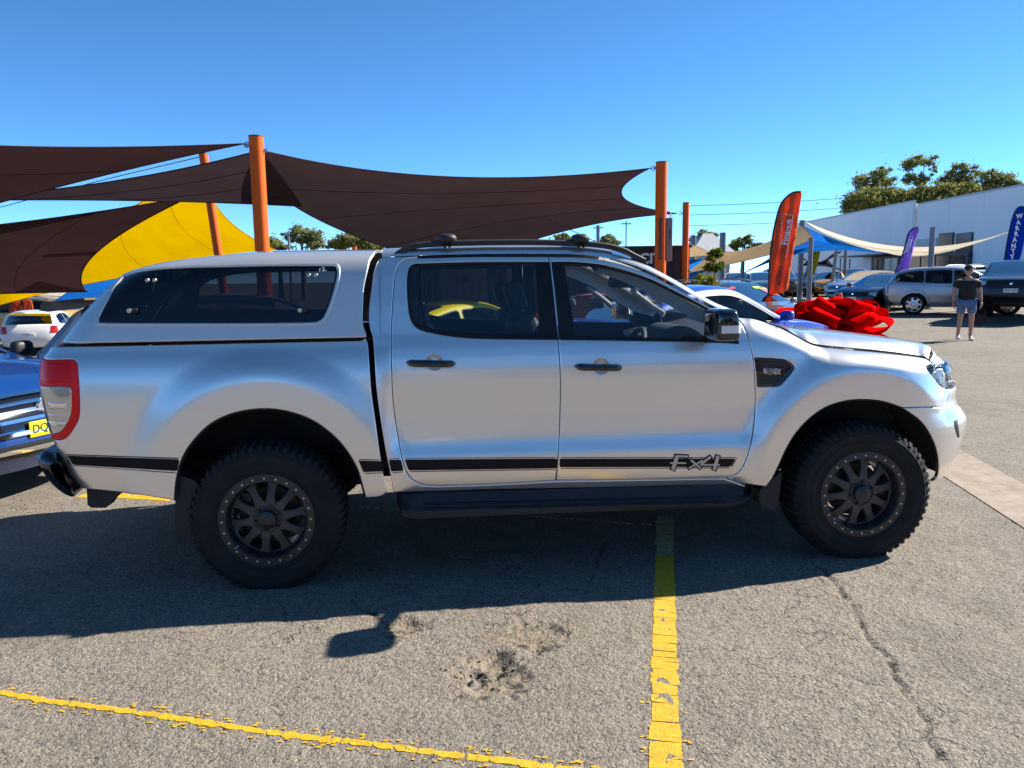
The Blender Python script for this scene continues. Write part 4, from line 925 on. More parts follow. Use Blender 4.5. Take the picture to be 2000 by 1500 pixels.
# alligator cracking
rc_ = rng.uniform([x0, y0], [x1, y1], (900, 2)); 
Pw = P2+wob*.6; key = np.full((len(P2), 2), 9.)
cell = {}
for i, c in enumerate(rc_): cell.setdefault((int(c[0]//.16), int(c[1]//.16)), []).append(c)
ci = np.floor(Pw/.16).astype(int)
order = np.lexsort((ci[:, 1], ci[:, 0])); uq, st = np.unique(ci[order], axis=0, return_index=True); st = np.r_[st, len(order)]
for k, (a, b_) in enumerate(uq):
    cand = [c for i in range(-2, 3) for j in range(-2, 3) for c in cell.get((a+i, b_+j), [])]
    if len(cand) < 2: continue
    idx = order[st[k]:st[k+1]]; dd = np.linalg.norm(Pw[idx][:, None]-np.array(cand)[None], axis=2); dd.sort(1); key[idx] = dd[:, :2]
edge = (key[:, 1]-key[:, 0]); mask = sstep((vnoise(x_+11, y_+2, .9, 12)-.42)/.2)*sstep((3.0-x_-.55*(-y_))/.5)
Z -= .010*np.exp(-(edge/.010)**2)*mask*(.3+vnoise(x_, y_+9, 9, 13))
ed = np.minimum.reduce([x_-x0, x1-x_, y_-y0, y1-y_]); Z = Z*sstep(ed/.15)-.0*x_
under = sstep((np.minimum.reduce([np.hypot(x_, y_-.13), np.hypot(x_-WB, y_-.13)])-.14)/.10); Z = Z*under-.001
nx, ny = len(xs), len(ys_)
tar = np.zeros(len(P2)); sand = np.zeros(len(P2))
for c, wd, k in ((crackA, .007, .85), (crackB, .004, .5), (crackC, .004, .5), (crackD, .005, .7), (crackE, .008, .8)): tar = np.maximum(tar, k*np.exp(-(pdist(P2+wob, c)/wd)**2)*sstep((vnoise(x_+2, y_+4, 18, 8)-.15)/.4))
for c, r_, dp in pot:
    d = np.linalg.norm(P2+wob*2.5-c, axis=1)/r_; sand = np.maximum(sand, .45*sstep((1.5-d)/.9)*sstep((vnoise(x_+4, y_+6, 13, 21)-.25)/.3))
    tar = np.maximum(tar, .95*np.exp(-((d-.95)/.28)**2)*sstep((vnoise(x_+1, y_+8, 38, 22)-.60)/.10))
sand = np.maximum(sand, .3*sstep((1.3-np.linalg.norm((P2+wob*3-G(1040, 1235)[:2])/[.30, .12], axis=1))/.8))
Fg = [(j*nx+i, j*nx+i+1, (j+1)*nx+i+1, (j+1)*nx+i) for j in range(ny-1) for i in range(nx-1)]
near = mesh('asphalt', np.stack([x_, y_, Z], -1), Fg, 'asphalt', smooth=80); tag(near, kind='structure')
for nm_, ar_ in (('sand', sand), ('tar', tar)): near.data.attributes.new(nm_, 'FLOAT', 'POINT').data.foreach_set('value', ar_.astype(np.float32))
# the rest of the lot, out to the horizon, with a hole for the close sheet
def axis_(lo, hi, a, b_):
    l = [a-v for v in np.geomspace(.01, a-lo, 40)][::-1]; r = [b_+v for v in np.geomspace(.01, hi-b_, 40)]
    return np.r_[l, np.linspace(a, b_, 8), r]
ax = axis_(-900, 900, x0, x1); ay = axis_(-900, 900, y0, y1); XX, YY = np.meshgrid(ax, ay)
Zf = gz(XX, YY)-.0012; V = np.stack([XX.ravel(), YY.ravel(), Zf.ravel()], -1); n = len(ax)
Fg = [(j*n+i, j*n+i+1, (j+1)*n+i+1, (j+1)*n+i) for j in range(len(ay)-1) for i in range(n-1) if not (x0-.001 < ax[i] < x1-.001 and y0-.001 < ay[j] < y1-.001)]
far = mesh('ground', V, Fg, 'asphalt', smooth=80); tag(far, kind='structure')
# ================================================================ other cars
mat('car_trim', (.018, .018, .02), .5); mat('car_under', (.01, .01, .011), .9); mat('car_seat', (.03, .03, .033), .8)
mat('tyre', (.016, .016, .017), .85, spec=.25); mat('rim_silver', (.60, .60, .61), .28, .9); mat('rim_grey', (.10, .10, .105), .4, .6); mat('rim_dark', (.02, .02, .022), .35, .3)
mat('head_lens', (.75, .77, .8), .08, .7, coat=1.); mat('brake_red', (.45, .01, .012), .15, coat=1.); mat('amber', (.8, .25, .02), .2)
mat('plate_yellow', (.85, .68, .01), .45); mat('plate_white', (.75, .75, .73), .45); mat('plate_text', (.02, .02, .02), .6)
glass('car_glass', (.14, .16, .16), .75); glass('car_glass_light', (.34, .40, .38), .85)
for n_, c_, mt_ in (('paint_blue', (.003, .05, .24), .3), ('paint_royal', (.010, .06, .45), .3), ('paint_red', (.33, .006, .012), .15), ('paint_yellow', (.72, .52, .0), .05), ('paint_silver', (.44, .44, .45), .75), ('paint_grey', (.16, .165, .18), .7), ('paint_black', (.006, .006, .008), .2), ('paint_navy', (.008, .012, .035), .3), ('paint_gold', (.56, .27, .02), .45), ('paint_white', (.78, .78, .77), .0), ('paint_bronze', (.36, .20, .05), .55), ('paint_ltgrey', (.33, .34, .36), .7), ('paint_brown', (.10, .055, .03), .5)): paint(n_, c_, mt_, .38)
CT = {}
CT['sedan'] = dict(prof=[[(-2.24, .26), (-2.34, .40), (-2.35, .58)], [(-2.35, .58), (-2.33, .82), (-2.27, 1.0)], [(-2.27, 1.0), (-2.05, 1.045), (-1.72, 1.07)], [(-1.72, 1.07), (-1.35, 1.24), (-.98, 1.375)], [(-.98, 1.375), (-.6, 1.425), (-.15, 1.44), (.25, 1.40)], [(.25, 1.40), (.65, 1.23), (1.12, 1.005)], [(1.12, 1.005), (1.55, .95), (1.95, .87), (2.2, .77)], [(2.2, .77), (2.31, .66), (2.35, .54)], [(2.35, .54), (2.34, .38), (2.22, .22)]],
    W=[(.2, .80), (.35, .87), (.6, .905), (.82, .90), (.95, .875), (1.05, .83), (1.25, .735), (1.42, .63)], axles=(-1.36, 1.40), rw=.325, belt=((-1.8, 1.0), (-.5, .975), (1.2, .94)), win=[(-1.55, -.62), (-.53, .34), (.40, 1.1)], two=[(-1.62, -.60), (-.52, 1.02)], seams=(-.57, .98, -1.28))
CT['sedan']['win'] = CT['sedan']['two']
CT['coupe'] = dict(CT['sedan']); CT['coupe']['prof'] = [[(-2.2, .26), (-2.28, .40), (-2.29, .58)], [(-2.29, .58), (-2.28, .80), (-2.22, .95)], [(-2.22, .95), (-2.0, .985), (-1.85, 1.0)], [(-1.85, 1.0), (-1.4, 1.16), (-.85, 1.31)], [(-.85, 1.31), (-.5, 1.355), (-.1, 1.365), (.2, 1.33)], [(.2, 1.33), (.6, 1.17), (1.05, .96)], [(1.05, .96), (1.5, .91), (1.95, .83), (2.2, .72)], [(2.2, .72), (2.3, .62), (2.34, .5)], [(2.34, .5), (2.33, .36), (2.2, .2)]]
CT['coupe']['belt'] = ((-1.8, .98), (-.5, .94), (1.2, .90)); CT['coupe']['win'] = [(-1.45, -.62), (-.54, .95)]; CT['coupe']['seams'] = (-.58, .92)
CT['coupe']['W'] = [(.2, .80), (.35, .87), (.6, .91), (.8, .90), (.92, .87), (1.0, .83), (1.2, .73), (1.35, .62)]
CT['hatch'] = dict(prof=[[(-1.98, .28), (-2.08, .42), (-2.10, .60)], [(-2.10, .60), (-2.07, .82), (-2.0, .98)], [(-2.0, .98), (-1.97, 1.01), (-1.95, 1.04)], [(-1.95, 1.04), (-1.80, 1.22), (-1.62, 1.38)], [(-1.62, 1.38), (-1.1, 1.455), (-.4, 1.475), (.1, 1.43)], [(.1, 1.43), (.55, 1.25), (1.05, 1.01)], [(1.05, 1.01), (1.45, .95), (1.8, .87), (2.02, .76)], [(2.02, .76), (2.13, .66), (2.17, .54)], [(2.17, .54), (2.16, .38), (2.05, .22)]],
    W=[(.2, .80), (.35, .86), (.6, .895), (.82, .89), (.95, .87), (1.05, .83), (1.25, .74), (1.46, .64)], axles=(-1.32, 1.32), rw=.32, belt=((-1.8, 1.06), (-.5, .99), (1.2, .94)), win=[(-1.55, -.50), (-.42, .98)], seams=(-.46, .92, -1.2))
CT['suv'] = dict(prof=[[(-2.28, .36), (-2.38, .50), (-2.40, .70)], [(-2.40, .70), (-2.38, .92), (-2.32, 1.10)], [(-2.32, 1.10), (-2.30, 1.13), (-2.27, 1.16)], [(-2.27, 1.16), (-2.10, 1.40), (-1.92, 1.58)], [(-1.92, 1.58), (-1.3, 1.68), (-.4, 1.70), (.25, 1.64)], [(.25, 1.64), (.7, 1.42), (1.2, 1.17)], [(1.2, 1.17), (1.6, 1.11), (2.0, 1.03), (2.25, .92)], [(2.25, .92), (2.36, .78), (2.40, .62)], [(2.40, .62), (2.39, .45), (2.26, .28)]],
    W=[(.25, .84), (.42, .91), (.7, .95), (.95, .94), (1.1, .915), (1.2, .87), (1.4, .785), (1.68, .67)], axles=(-1.42, 1.44), rw=.37, belt=((-2.2, 1.20), (-.5, 1.12), (1.3, 1.08)), win=[(-2.02, -1.15), (-1.08, -.28), (-.2, 1.15)], seams=(-.24, 1.05, -1.12))
CT['ute'] = dict(prof=[[(-2.45, .45), (-2.56, .56), (-2.58, .72)], [(-2.58, .72), (-2.57, .95), (-2.55, 1.16)], [(-2.55, 1.16), (-2.0, 1.165), (-1.02, 1.165)], [(-1.02, 1.165), (-.98, 1.42), (-.90, 1.68)], [(-.90, 1.68), (-.5, 1.765), (.2, 1.78), (.55, 1.73)], [(.55, 1.73), (.95, 1.50), (1.38, 1.23)], [(1.38, 1.23), (1.8, 1.19), (2.15, 1.13), (2.36, 1.05)], [(2.36, 1.05), (2.46, .90), (2.50, .74)], [(2.50, .74), (2.50, .58), (2.36, .40)]],
    W=[(.3, .84), (.5, .90), (.75, .93), (1.0, .925), (1.15, .90), (1.25, .85), (1.5, .77), (1.76, .68)], axles=(-1.55, 1.67), rw=.39, belt=((-1.2, 1.20), (0, 1.19), (1.4, 1.16)), win=[(-.86, .12), (.2, 1.32)], seams=(.16, 1.25, -.95))
DD = [.16, .14, .05, .09, .085, .11, .055, .20, .22]
def rim_mesh(rw, ns, style):
    b = MB(); b.lathe([(rw*.70, -.008), (rw*.66, -.004), (rw*.64, .02), (rw*.62, .12)], 28)
    for k in range(ns):
        a = 2*pi*k/ns; c, s = cos(a), sin(a); t = np.array([-s, 0, c]); d = np.array([c, 0, s]); rows = []
        for r, hw, y in ((.07, .035, -.01), (rw*.4, .026, -.006), (rw*.66, .038, .004)):
            p = d*r+[0, y, 0]; rows.append([p-t*hw+[0, .03, 0], p-t*hw, p+t*hw, p+t*hw+[0, .03, 0]])
        b.grid(rows)
    b.lathe([(0, -.012), (.06, -.010), (.075, .01)], 16); b.lathe([(rw*.45, .09), (.02, .09)], 16); return b
WHL = {}
def car_wheel(rw, ns, rimm):
    k = (rw, ns, rimm)
    if k in WHL: return WHL[k]
    b = MB(); b.lathe([(rw*.69, .01), (rw*.72, -.006), (rw*.85, -.016), (rw*.95, -.008), (rw*.99, .015), (rw, .05), (rw, .17), (rw*.98, .20), (rw*.85, .222), (rw*.69, .20)], 36)
    WHL[k] = (b, rim_mesh(rw, ns, 0)); return WHL[k]
def car(name, typ, pm, loc, head, label, cat, group=None, rims='rim_silver', ns=5, gl='car_glass', tow=0., plate=None, emblem=True, zs=1., roofrails=False, interior=True, rims2=None, roofm=None, lower=None):
    """head: direction (x, y) the car faces"""
    t = CT[typ]; rz = math.atan2(head[1], head[0])
    root = empty(name, loc, label, cat, group, rz)
    segp = []; sid = []
    allp = [q for i, s in enumerate(t['prof']) for q in (s if i == 0 else s[1:])]
    cnt = [len(s)-1 for s in t['prof']]; sp = spline(allp, 4); sp = sp*[1, zs]
    idx = np.r_[0, np.cumsum(cnt)*4]
    d = np.concatenate([[DD[i]]*(cnt[i]*4) for i in range(9)]+[[DD[8]]]); k = np.ones(5)/5; d = np.convolve(np.r_[[d[0]]*2, d, [d[-1]]*2], k, 'valid')
    tg_ = np.gradient(sp, axis=0)
    for _ in range(3): tg_ = np.vstack([tg_[:1], (tg_[:-2]+2*tg_[1:-1]+tg_[2:])/4, tg_[-1:]])
    tg_ /= np.linalg.norm(tg_, axis=1)[:, None]; nr = np.stack([-tg_[:, 1], tg_[:, 0]], -1)
    A = sp-nr*d[:, None]
    Wz = np.array(t['W']); xm = max(abs(sp[:, 0].min()), sp[:, 0].max())
    zt_, wt_ = smooth_table(Wz[:, 0]*zs, Wz[:, 1], .05, 2.2, .025, 300)
    rw = t['rw']
    def W(x, z):
        w = np.interp(z, zt_, wt_)*(1-.13*np.clip((np.abs(x)-xm*.62)/(xm*.38), 0, 1.2)**2)
        for ax in t['axles']:
            r = np.hypot(x-ax, z-rw); w = w+.018*(1-sstep((r-rw*1.15)/.16))
        return w
    def FSd(x, z): x = np.asarray(x, float); z = np.asarray(z, float); return np.stack([x, -W(x, z), z], -1)
    rows = []
    for i in range(len(sp)):
        a = np.array([A[i, 0], -float(W(A[i, 0], A[i, 1])), A[i, 1]]); b_ = np.array([sp[i, 0], 0, sp[i, 1]]); n3 = np.array([nr[i, 0], .25, nr[i, 1]])
        h = bezier(a, a+n3*d[i]*.75, b_+np.array([0, .62*a[1], 0]), b_, 9); g = h[::-1][1:].copy(); g[:, 1] *= -1; rows.append(np.vstack([h, g]))
    Gd = np.array(rows)                                   # [profile, across]
    nms = ['rear_bumper', 'tailgate', 'boot_lid', 'rear_glass', 'roof', 'windscreen', 'bonnet', 'front_panel', 'front_bumper']
    for i, nm in enumerate(nms):
        seg = Gd[idx[i]:idx[i+1]+1]
        if nm in ('rear_glass', 'windscreen'):
            MB().grid(seg[:, 3:14]).build(nm, gl if nm == 'windscreen' else 'car_glass', root, 60, False, False)
            MB().grid(seg[:, :4]).build('pillar', pm, root, 60, False, False); MB().grid(seg[:, 13:]).build('pillar', pm, root, 60, False, False)
        else: MB().grid(seg).build(nm, (lower or pm) if 'bumper' in nm and lower else (roofm or pm) if nm == 'roof' else pm, root, 60, False, False)
    def Bf(p, tl):
        """point and normal on the band: p = segment.fraction, tl = -1..1 across"""
        s = min(8, int(p)); q = idx[s]+(p-s)*(idx[s+1]-idx[s]); q = min(q, len(Gd)-1.001); i = int(q); f = q-i; c = (tl+1)/2*16; c = min(max(c, 0), 15.999); j = int(c); e = c-j
        P = (Gd[i, j]*(1-f)+Gd[i+1, j]*f)*(1-e)+(Gd[i, j+1]*(1-f)+Gd[i+1, j+1]*f)*e
        n = np.cross(Gd[i+1, j]-Gd[i, j], Gd[i, j+1]-Gd[i, j]); n = n/(np.linalg.norm(n)+1e-9)
        if n@np.array([P[0]*.3, P[1]*.2, P[2]-.5]) < 0: n = -n
        return P, n
    def patch(nm, c4, m_, off=.006, n=6, par=root):
        g = []
        for a in np.linspace(0, 1, n):
            r = []
            for e in np.linspace(0, 1, n):
                c = np.array(c4, float); p, tl = (c[0]*(1-e)+c[1]*e)*(1-a)+(c[3]*(1-e)+c[2]*e)*a; P, nn = Bf(p, tl); r.append(P+nn*off)
            g.append(r)
        return MB().grid(g).build(nm, m_, par, 60, False)
    # sides
    zl = .20*zs+(.08 if typ == 'suv' else .16 if typ == 'ute' else 0)
    bot = [(A[-1, 0], A[-1, 1])]
    pts = []
    for ax in t['axles'][::-1]:
        R_ = rw*1.16; a0 = math.asin(max(-.95, min(.95, (zl-rw)/R_)))
        pts += [(ax+R_*cos(a), rw+R_*sin(a)) for a in np.linspace(a0, pi-a0, 22)]
    side = np.vstack([A[:], np.array(pts)])
    topz = lambda x: np.interp(x, A[idx[2]:idx[7]+1, 0], A[idx[2]:idx[7]+1, 1])
    bx, bz_ = np.array(t['belt']).T; belt = lambda x: np.interp(x, bx, bz_*zs)
    wins = []
    for a, c in t['win']:
        xs = np.linspace(a, c, 22); up = topz(xs)-.055; lo_ = belt(xs); ok = up > lo_+.015
        xs, up, lo_ = xs[ok], up[ok], lo_[ok]; wins.append(np.vstack([np.stack([xs, lo_], -1), np.stack([xs, up], -1)[::-1]]))
    for mir in (0,):
        panel('body_side', side, FSd, pm, root, holes=wins, gap=0, rim=.0, res=.07, step=.04, mirror=0.)
        for wn in wins:
            panel('side_glass', wn, FSd, gl, root, gap=-.004, rim=0, off=-.008, res=.2, step=.05, mirror=0.)
            panel('glass_surround', offset(wn, -.018), FSd, 'car_trim', root, holes=[offset(wn, .004)], gap=0, rim=.01, off=.003, res=.3, step=.06, mirror=0.)
    for o in root.children: o.location = (0, 0, 0)
    for s in (-1, 1):
        for k_, xs in enumerate(t['seams']):
            z = np.linspace(belt(xs)-.02, zl+.10, 10); x = xs+(0 if k_ != len(t['seams'])-1 or typ == 'coupe' else .0)+.05*np.sin(np.linspace(0, pi, 10))*(1 if xs > 0 else -.3)
            P = FSd(x, z); P[:, 1] *= -s*-1; P[:, 1] = s*np.abs(P[:, 1])+s*.0005; MB().tube(P, .004, 4).build('door_seam', 'gap_black', root, 0, False)
        for xs in [q-.16 for q in t['seams'][:1]]+[t['seams'][1]-1.25+0*.1 if typ != 'coupe' else 9]:
            if xs < 5:
                P = FSd(np.array([xs]), np.array([belt(xs)-.10]))[0]; b = MB(); b.box((P[0], s*abs(P[1])+s*.012, P[2]), (.17, .03, .025), bev=.008); b.build('door_handle', pm, root, 30, False)
        mx_ = t['win'][-1][1]-.10; b = MB(); V_ = superell((mx_, s*(float(W(mx_, belt(mx_)))+.10), belt(mx_)+.07), (.055, .10, .07), .6, .6, 8, 14); b.grid(np.concatenate([V_, V_[:, :1]], 1)); b.tube([(mx_+.02, s*float(W(mx_, belt(mx_)))*.97, belt(mx_)+.01), (mx_, s*(float(W(mx_, belt(mx_)))+.06), belt(mx_)+.04)], .02, 6); b.build('door_mirror', 'car_trim' if pm in ('paint_blue',) else pm, root, 60, False)
    # lamps, grille, plates
    for s in (-1, 1):
        patch('head_lamp', [(6.80, s*.93), (7.0, s*.50), (7.45, s*.52), (7.35, s*.95)], 'head_lens', .008)
        patch('fog_lamp', [(8.15, s*.80), (8.15, s*.55), (8.45, s*.58), (8.45, s*.80)], 'car_trim', .006)
        if typ in ('sedan', 'coupe'): patch('tail_lamp', [(1.35, s*.95), (1.35, s*.45), (1.85, s*.48), (1.9, s*.95)], 'brake_red', .008)
        elif typ == 'hatch': patch('tail_lamp', [(1.3, s*.97), (1.35, s*.52), (2.0, s*.56), (2.3, s*.97)], 'brake_red', .008)
        else: patch('tail_lamp', [(1.1, s*.97), (1.1, s*.74), (2.9 if typ == 'suv' else 1.9, s*.78), (2.9 if typ == 'suv' else 1.9, s*.97)], 'brake_red', .008)
    patch('grille', [(7.05, -.46), (7.05, .46), (7.9, .40), (7.9, -.40)], 'gloss_black', .005)
    for f in (.25, .5, .75): patch('grille_bar', [(7.05+.85*f-.05, -.43), (7.05+.85*f-.05, .43), (7.05+.85*f+.04, .43), (7.05+.85*f+.04, -.43)], 'chrome' if pm not in ('paint_black', 'paint_navy') else 'car_trim', .012)
    patch('lower_intake', [(8.25, -.5), (8.25, .5), (8.6, .46), (8.6, -.46)], 'car_trim', .006)
    P, n_ = Bf(7.45, 0); b = MB(); er = .6 if pm == 'paint_black' else 1.; b.lathe([(0, .016), (.055*er, .015), (.07*er, .006)], 20, 'x', P); 
    if emblem: b.build('emblem', 'chrome', root, 30, False)
    for (p, tl, f) in ((7.95 if plate == 'plate_yellow' else 8.05, 0, 1), (1.25, 0, -1)):
        P, n_ = Bf(p, tl); b = MB(); b.box((P[0]+f*.015, 0, P[2]), (.012, .372, .112), bev=.003); po = b.build('number_plate', plate or 'plate_white', root, 30, False)
        M = frame((P[0]+f*.0225, 0, P[2]), (0, f, 0), (0, 0, 1)); 
        if plate != 'plate_yellow' : text_mesh('plate_text', 'CBW 47X' if typ == 'ute' else '---', .09, 'plate_text', po, M, False, .001)
    # wheels, underside, inside
    for ax in t['axles']:
        for s in (-1, 1):
            wr = bpy.data.objects.new('wheel', None); COL.objects.link(wr); wr.parent = root; wr.location = (ax, s*(float(W(ax, rw))-.012), rw); wr.rotation_euler = (0, 0, 0 if s < 0 else pi)
            key = (rw, ns, rims)
            ty, rm2 = car_wheel(rw, ns, rims)
            if key+('m',) not in WHL:
                a = ty.build('tyre', 'tyre', wr, 40, False); c = rm2.build('rim', rims, wr, 40, False); WHL[key+('m',)] = (a.data, c.data)
            else:
                for nm, me in zip(('tyre', 'rim'), WHL[key+('m',)]): o = bpy.data.objects.new(nm, me); COL.objects.link(o); o.parent = wr
            a = MB(); rr = rw*1.17; a.grid([[(ax+rr*cos(q), s*(float(W(ax, rw))-y), max(zl, rw+rr*sin(q))) for y in (.004, .22)] for q in np.linspace(-.3, pi+.3, 16)]); a.build('wheel_housing', 'car_under', root, 40, False)
    b = MB(); b.box(((t['axles'][0]+t['axles'][1])/2, 0, zl+.06), (t['axles'][1]-t['axles'][0]-rw*2.3, 1.5, .12)); b.box((0, 0, rw+.12), (xm*1.8, .9, .30)); b.build('underbody', 'car_under', root, 0, False)
    if interior:
        fz = belt(0)-.52
        for x in ((-.05, -1.0) if typ != 'ute' else (.35,)):
            for y in (-.36, .36):
                b = MB(); b.box((x, y, fz+.06), (.5, .46, .14), bev=.04); b.box((x-.28, y, fz+.40), (.14, .46, .62), M=Matrix.Rotation(R(-15), 4, 'Y'), bev=.04); b.box((x-.38, y, fz+.78), (.09, .25, .16), M=Matrix.Rotation(R(-15), 4, 'Y'), bev=.03); b.build('seat', 'car_seat', root, 30, False)
        b = MB(); b.box((t['win'][-1][1]-.02, 0, belt(.9)-.13), (.45, 1.4, .22), bev=.05); b.build('dashboard', 'car_seat', root, 30, False)
        b = MB(); b.tube([(t['win'][-1][1]-.36+.07*cos(q), -.36+.18*sin(q), belt(.7)-.02+.16*cos(q)) for q in np.linspace(0, 2*pi, 18)], .014, 6, False); b.build('steering_wheel', 'car_seat', root, 40, False)
    if roofrails:
        for s in (-1, 1):
            P = [(x, s*.60, float(np.interp(x, sp[idx[4]:idx[5]+1, 0], sp[idx[4]:idx[5]+1, 1]))+.03) for x in np.linspace(-1.7, .1, 8)]; P[0] = (P[0][0]-.05, P[0][1], P[0][2]-.05); P[-1] = (P[-1][0]+.05, P[-1][1], P[-1][2]-.05); MB().tube(P, .018, 6).build('roof_rail', 'chrome', root, 40, False)
    root['_h'] = 0; del root['_h']
    return root, Bf, patch, FSd
# ================================================================ ground markings
def gnear(x, y):
    i = np.clip(((np.asarray(x)-x0)/h).round().astype(int), 0, nx-1); j = np.clip(((np.asarray(y)-y0)/h).round().astype(int), 0, ny-1)
    return np.where((np.asarray(x) > x0) & (np.asarray(x) < x1) & (np.asarray(y) > y0) & (np.asarray(y) < y1), Z[j*nx+i], -.001)
mat('line_yellow', (.58, .33, .008), .7, vary=.18, vscale=40, bump=.5, bscale=160); mat('line_faded', (.44, .36, .16), .85, vary=.3, vscale=30)
def paint_line(name, ctr, wid, m_, seed, piece=(.03, .075), gapp=.006, edge=.006, drop=.0, flake=0., taper=0., square=False):
    """old road paint: plates broken by the cracks of the asphalt"""
    r = np.random.default_rng(seed); C = np.array([G(*p)[:2] for p in ctr]); L_ = np.r_[0, np.cumsum(np.linalg.norm(np.diff(C, axis=0), axis=1))]
    at = lambda s: np.array([np.interp(s, L_, C[:, 0]), np.interp(s, L_, C[:, 1])]); mb = MB(); s = 0.
    while s < L_[-1]:
        ln_ = r.uniform(*piece); a, b_ = s, min(s+ln_, L_[-1]); s = b_+r.uniform(.2, 1.)*gapp
        if r.random() < drop: continue
        t_ = at(b_)-at(a); t_ /= np.linalg.norm(t_)+1e-9; n_ = np.array([-t_[1], t_[0]]); w_ = wid/2*(1+r.uniform(-.10, .10)-taper*r.random()); k = 7; up_ = []; lo_ = []
        wob_a, wob_b = r.uniform(-.008, .008, 2)
        for e in np.linspace(0, 1, k):
            f = 1-abs(2*e-1)**4*((.04 if square else .25)+taper*.6); up_.append(at(a+(b_-a)*e)+n_*(w_*f+r.uniform(-edge, edge))+t_*wob_a*(1-e)); lo_.append(at(a+(b_-a)*e)-n_*(w_*f+r.uniform(-edge, edge))+t_*wob_b*(1-e))
        poly = up_+lo_[::-1]; V = [(p[0], p[1], float(gnear(p[0], p[1]))+.0022) for p in poly]; V2 = [(p[0], p[1], q[2]-.006) for p, q in zip(poly, V)]; n = len(V)
        mb.add(V+V2, [tuple(range(n))]+[(i, i+n, (i+1) % n+n, (i+1) % n) for i in range(n)])
        if r.random() < flake:
            for q in range(r.integers(2, 9)):
                c = at(r.uniform(a, b_))+n_*(wid*.5+r.uniform(.006, .035))*r.choice([-1, 1]); rr = r.uniform(.002, .007); P = [(c[0]+rr*1.8*cos(u)*r.uniform(.6, 1.2), c[1]+rr*sin(u)*r.uniform(.6, 1.2)) for u in np.linspace(0, 2*pi, 6, endpoint=False)]
                mb.add([(x, y, float(gnear(x, y))+.0035) for x, y in P], [tuple(range(6))])
    o = mb.build(name, m_, None, 0); tag(o, kind='structure'); return o
paint_line('faded_line', [(1299, 1008), (1298, 1050), (1298, 1084)], .104, 'line_faded', 4, piece=(.018, .05), gapp=.005, edge=.003)
paint_line('bay_line', [(1298, 1084), (1298, 1110), (1298, 1200), (1298, 1300), (1299, 1400), (1301, 1530)], .104, 'line_yellow', 3, piece=(.02, .075), gapp=.0035, edge=.0025, square=True, flake=.12)
paint_line('bay_line', [(-40, 1346), (120, 1371), (260, 1392), (400, 1412), (560, 1434), (700, 1452), (860, 1474), (1000, 1490), (1170, 1512)], .038, 'line_yellow', 5, piece=(.03, .10), gapp=.005, edge=.004, drop=.0, flake=1., taper=.22)
paint_line('faded_line', [(690, 991), (1000, 1005), (1150, 1016), (1286, 1026)], .03, 'line_faded', 8, piece=(.01, .05), gapp=.02, edge=.008, drop=.35, taper=.5)
paint_line('bay_line', [(155, 968), (230, 968), (335, 975)], .11, 'line_yellow', 9, piece=(.05, .2), gapp=.006, edge=.006)
# loose chips and stones around the broken patch
mat('stone_dark', (.035, .031, .028), .9); mat('stone_pale', (.40, .31, .22), .85, vary=.3, vscale=50)
def chips(name, n, spots, m_, rr, seed):
    r = np.random.default_rng(seed); mb = MB()
    for _ in range(n):
        c, sp_ = spots[r.integers(len(spots))]; x, y = c+r.normal(0, sp_, 2); s = r.uniform(*rr); V = []
        a0 = r.uniform(0, 6.3)
        for zz_, k in ((0, .8), (.5, 1.), (.9, .55)):
            for j in range(5): u = a0+2*pi*j/5; q = k*r.uniform(.75, 1.2); V.append((x+s*q*cos(u), y+s*q*sin(u)*.8, float(gnear(x, y))-.002+s*zz_*1.1))
        mb.add(V, [(j, (j+1) % 5, 5+(j+1) % 5, 5+j) for j in range(5)]+[(5+j, 5+(j+1) % 5, 10+(j+1) % 5, 10+j) for j in range(5)]+[tuple(range(10, 15))])
    o = mb.build(name, m_, None, 0); return tag(o, 'loose stone chips scattered over the broken asphalt', 'gravel', kind='stuff')
_sp = [(G(950, 1300)[:2], .09), (G(1040, 1245)[:2], .09), (G(900, 1310)[:2], .05), (G(960, 1325)[:2], .10), (G(790, 1222)[:2], .05)]
chips('loose_gravel', 45, _sp, 'stone_dark', (.003, .008), 1)
o = chips('pale_gravel', 110, _sp+[(G(1000, 1350)[:2], .5), (G(500, 1250)[:2], .5)], 'stone_pale', (.002, .006), 2); o['label'] = 'pale stone chips scattered around the broken asphalt patch'
# sandy stain of the broken patch
# concrete gutter strip
m, t, b = nmat('concrete'); tc = t.nodes.new('ShaderNodeTexCoord'); no = t.nodes.new('ShaderNodeTexNoise'); no.inputs['Scale'].default_value = 6; no.inputs['Detail'].default_value = 9; no.inputs['Roughness'].default_value = .7
cr = t.nodes.new('ShaderNodeValToRGB'); cr.color_ramp.elements[0].position = .35; cr.color_ramp.elements[0].color = (.20, .155, .115, 1); cr.color_ramp.elements[1].position = .65; cr.color_ramp.elements[1].color = (.33, .265, .205, 1)
t.links.new(tc.outputs['Object'], no.inputs['Vector']); t.links.new(no.outputs[0], cr.inputs[0]); t.links.new(cr.outputs[0], b.inputs['Base Color']); b.inputs['Roughness'].default_value = .9
bu = t.nodes.new('ShaderNodeBump'); bu.inputs['Strength'].default_value = .4; bu.inputs['Distance'].default_value = .01; t.links.new(no.outputs[0], bu.inputs['Height']); t.links.new(bu.outputs[0], b.inputs['Normal'])
ca_, cb_ = [G(*p)[:2] for p in ((1850, 935), (2000, 1032))], [G(*p)[:2] for p in ((1872, 880), (2000, 945))]
d1 = ca_[1]-ca_[0]; d1 /= np.linalg.norm(d1); wv = cb_[0]-ca_[0]; wv = wv-d1*(wv@d1); L_ = np.linspace(-9, 5, 29)
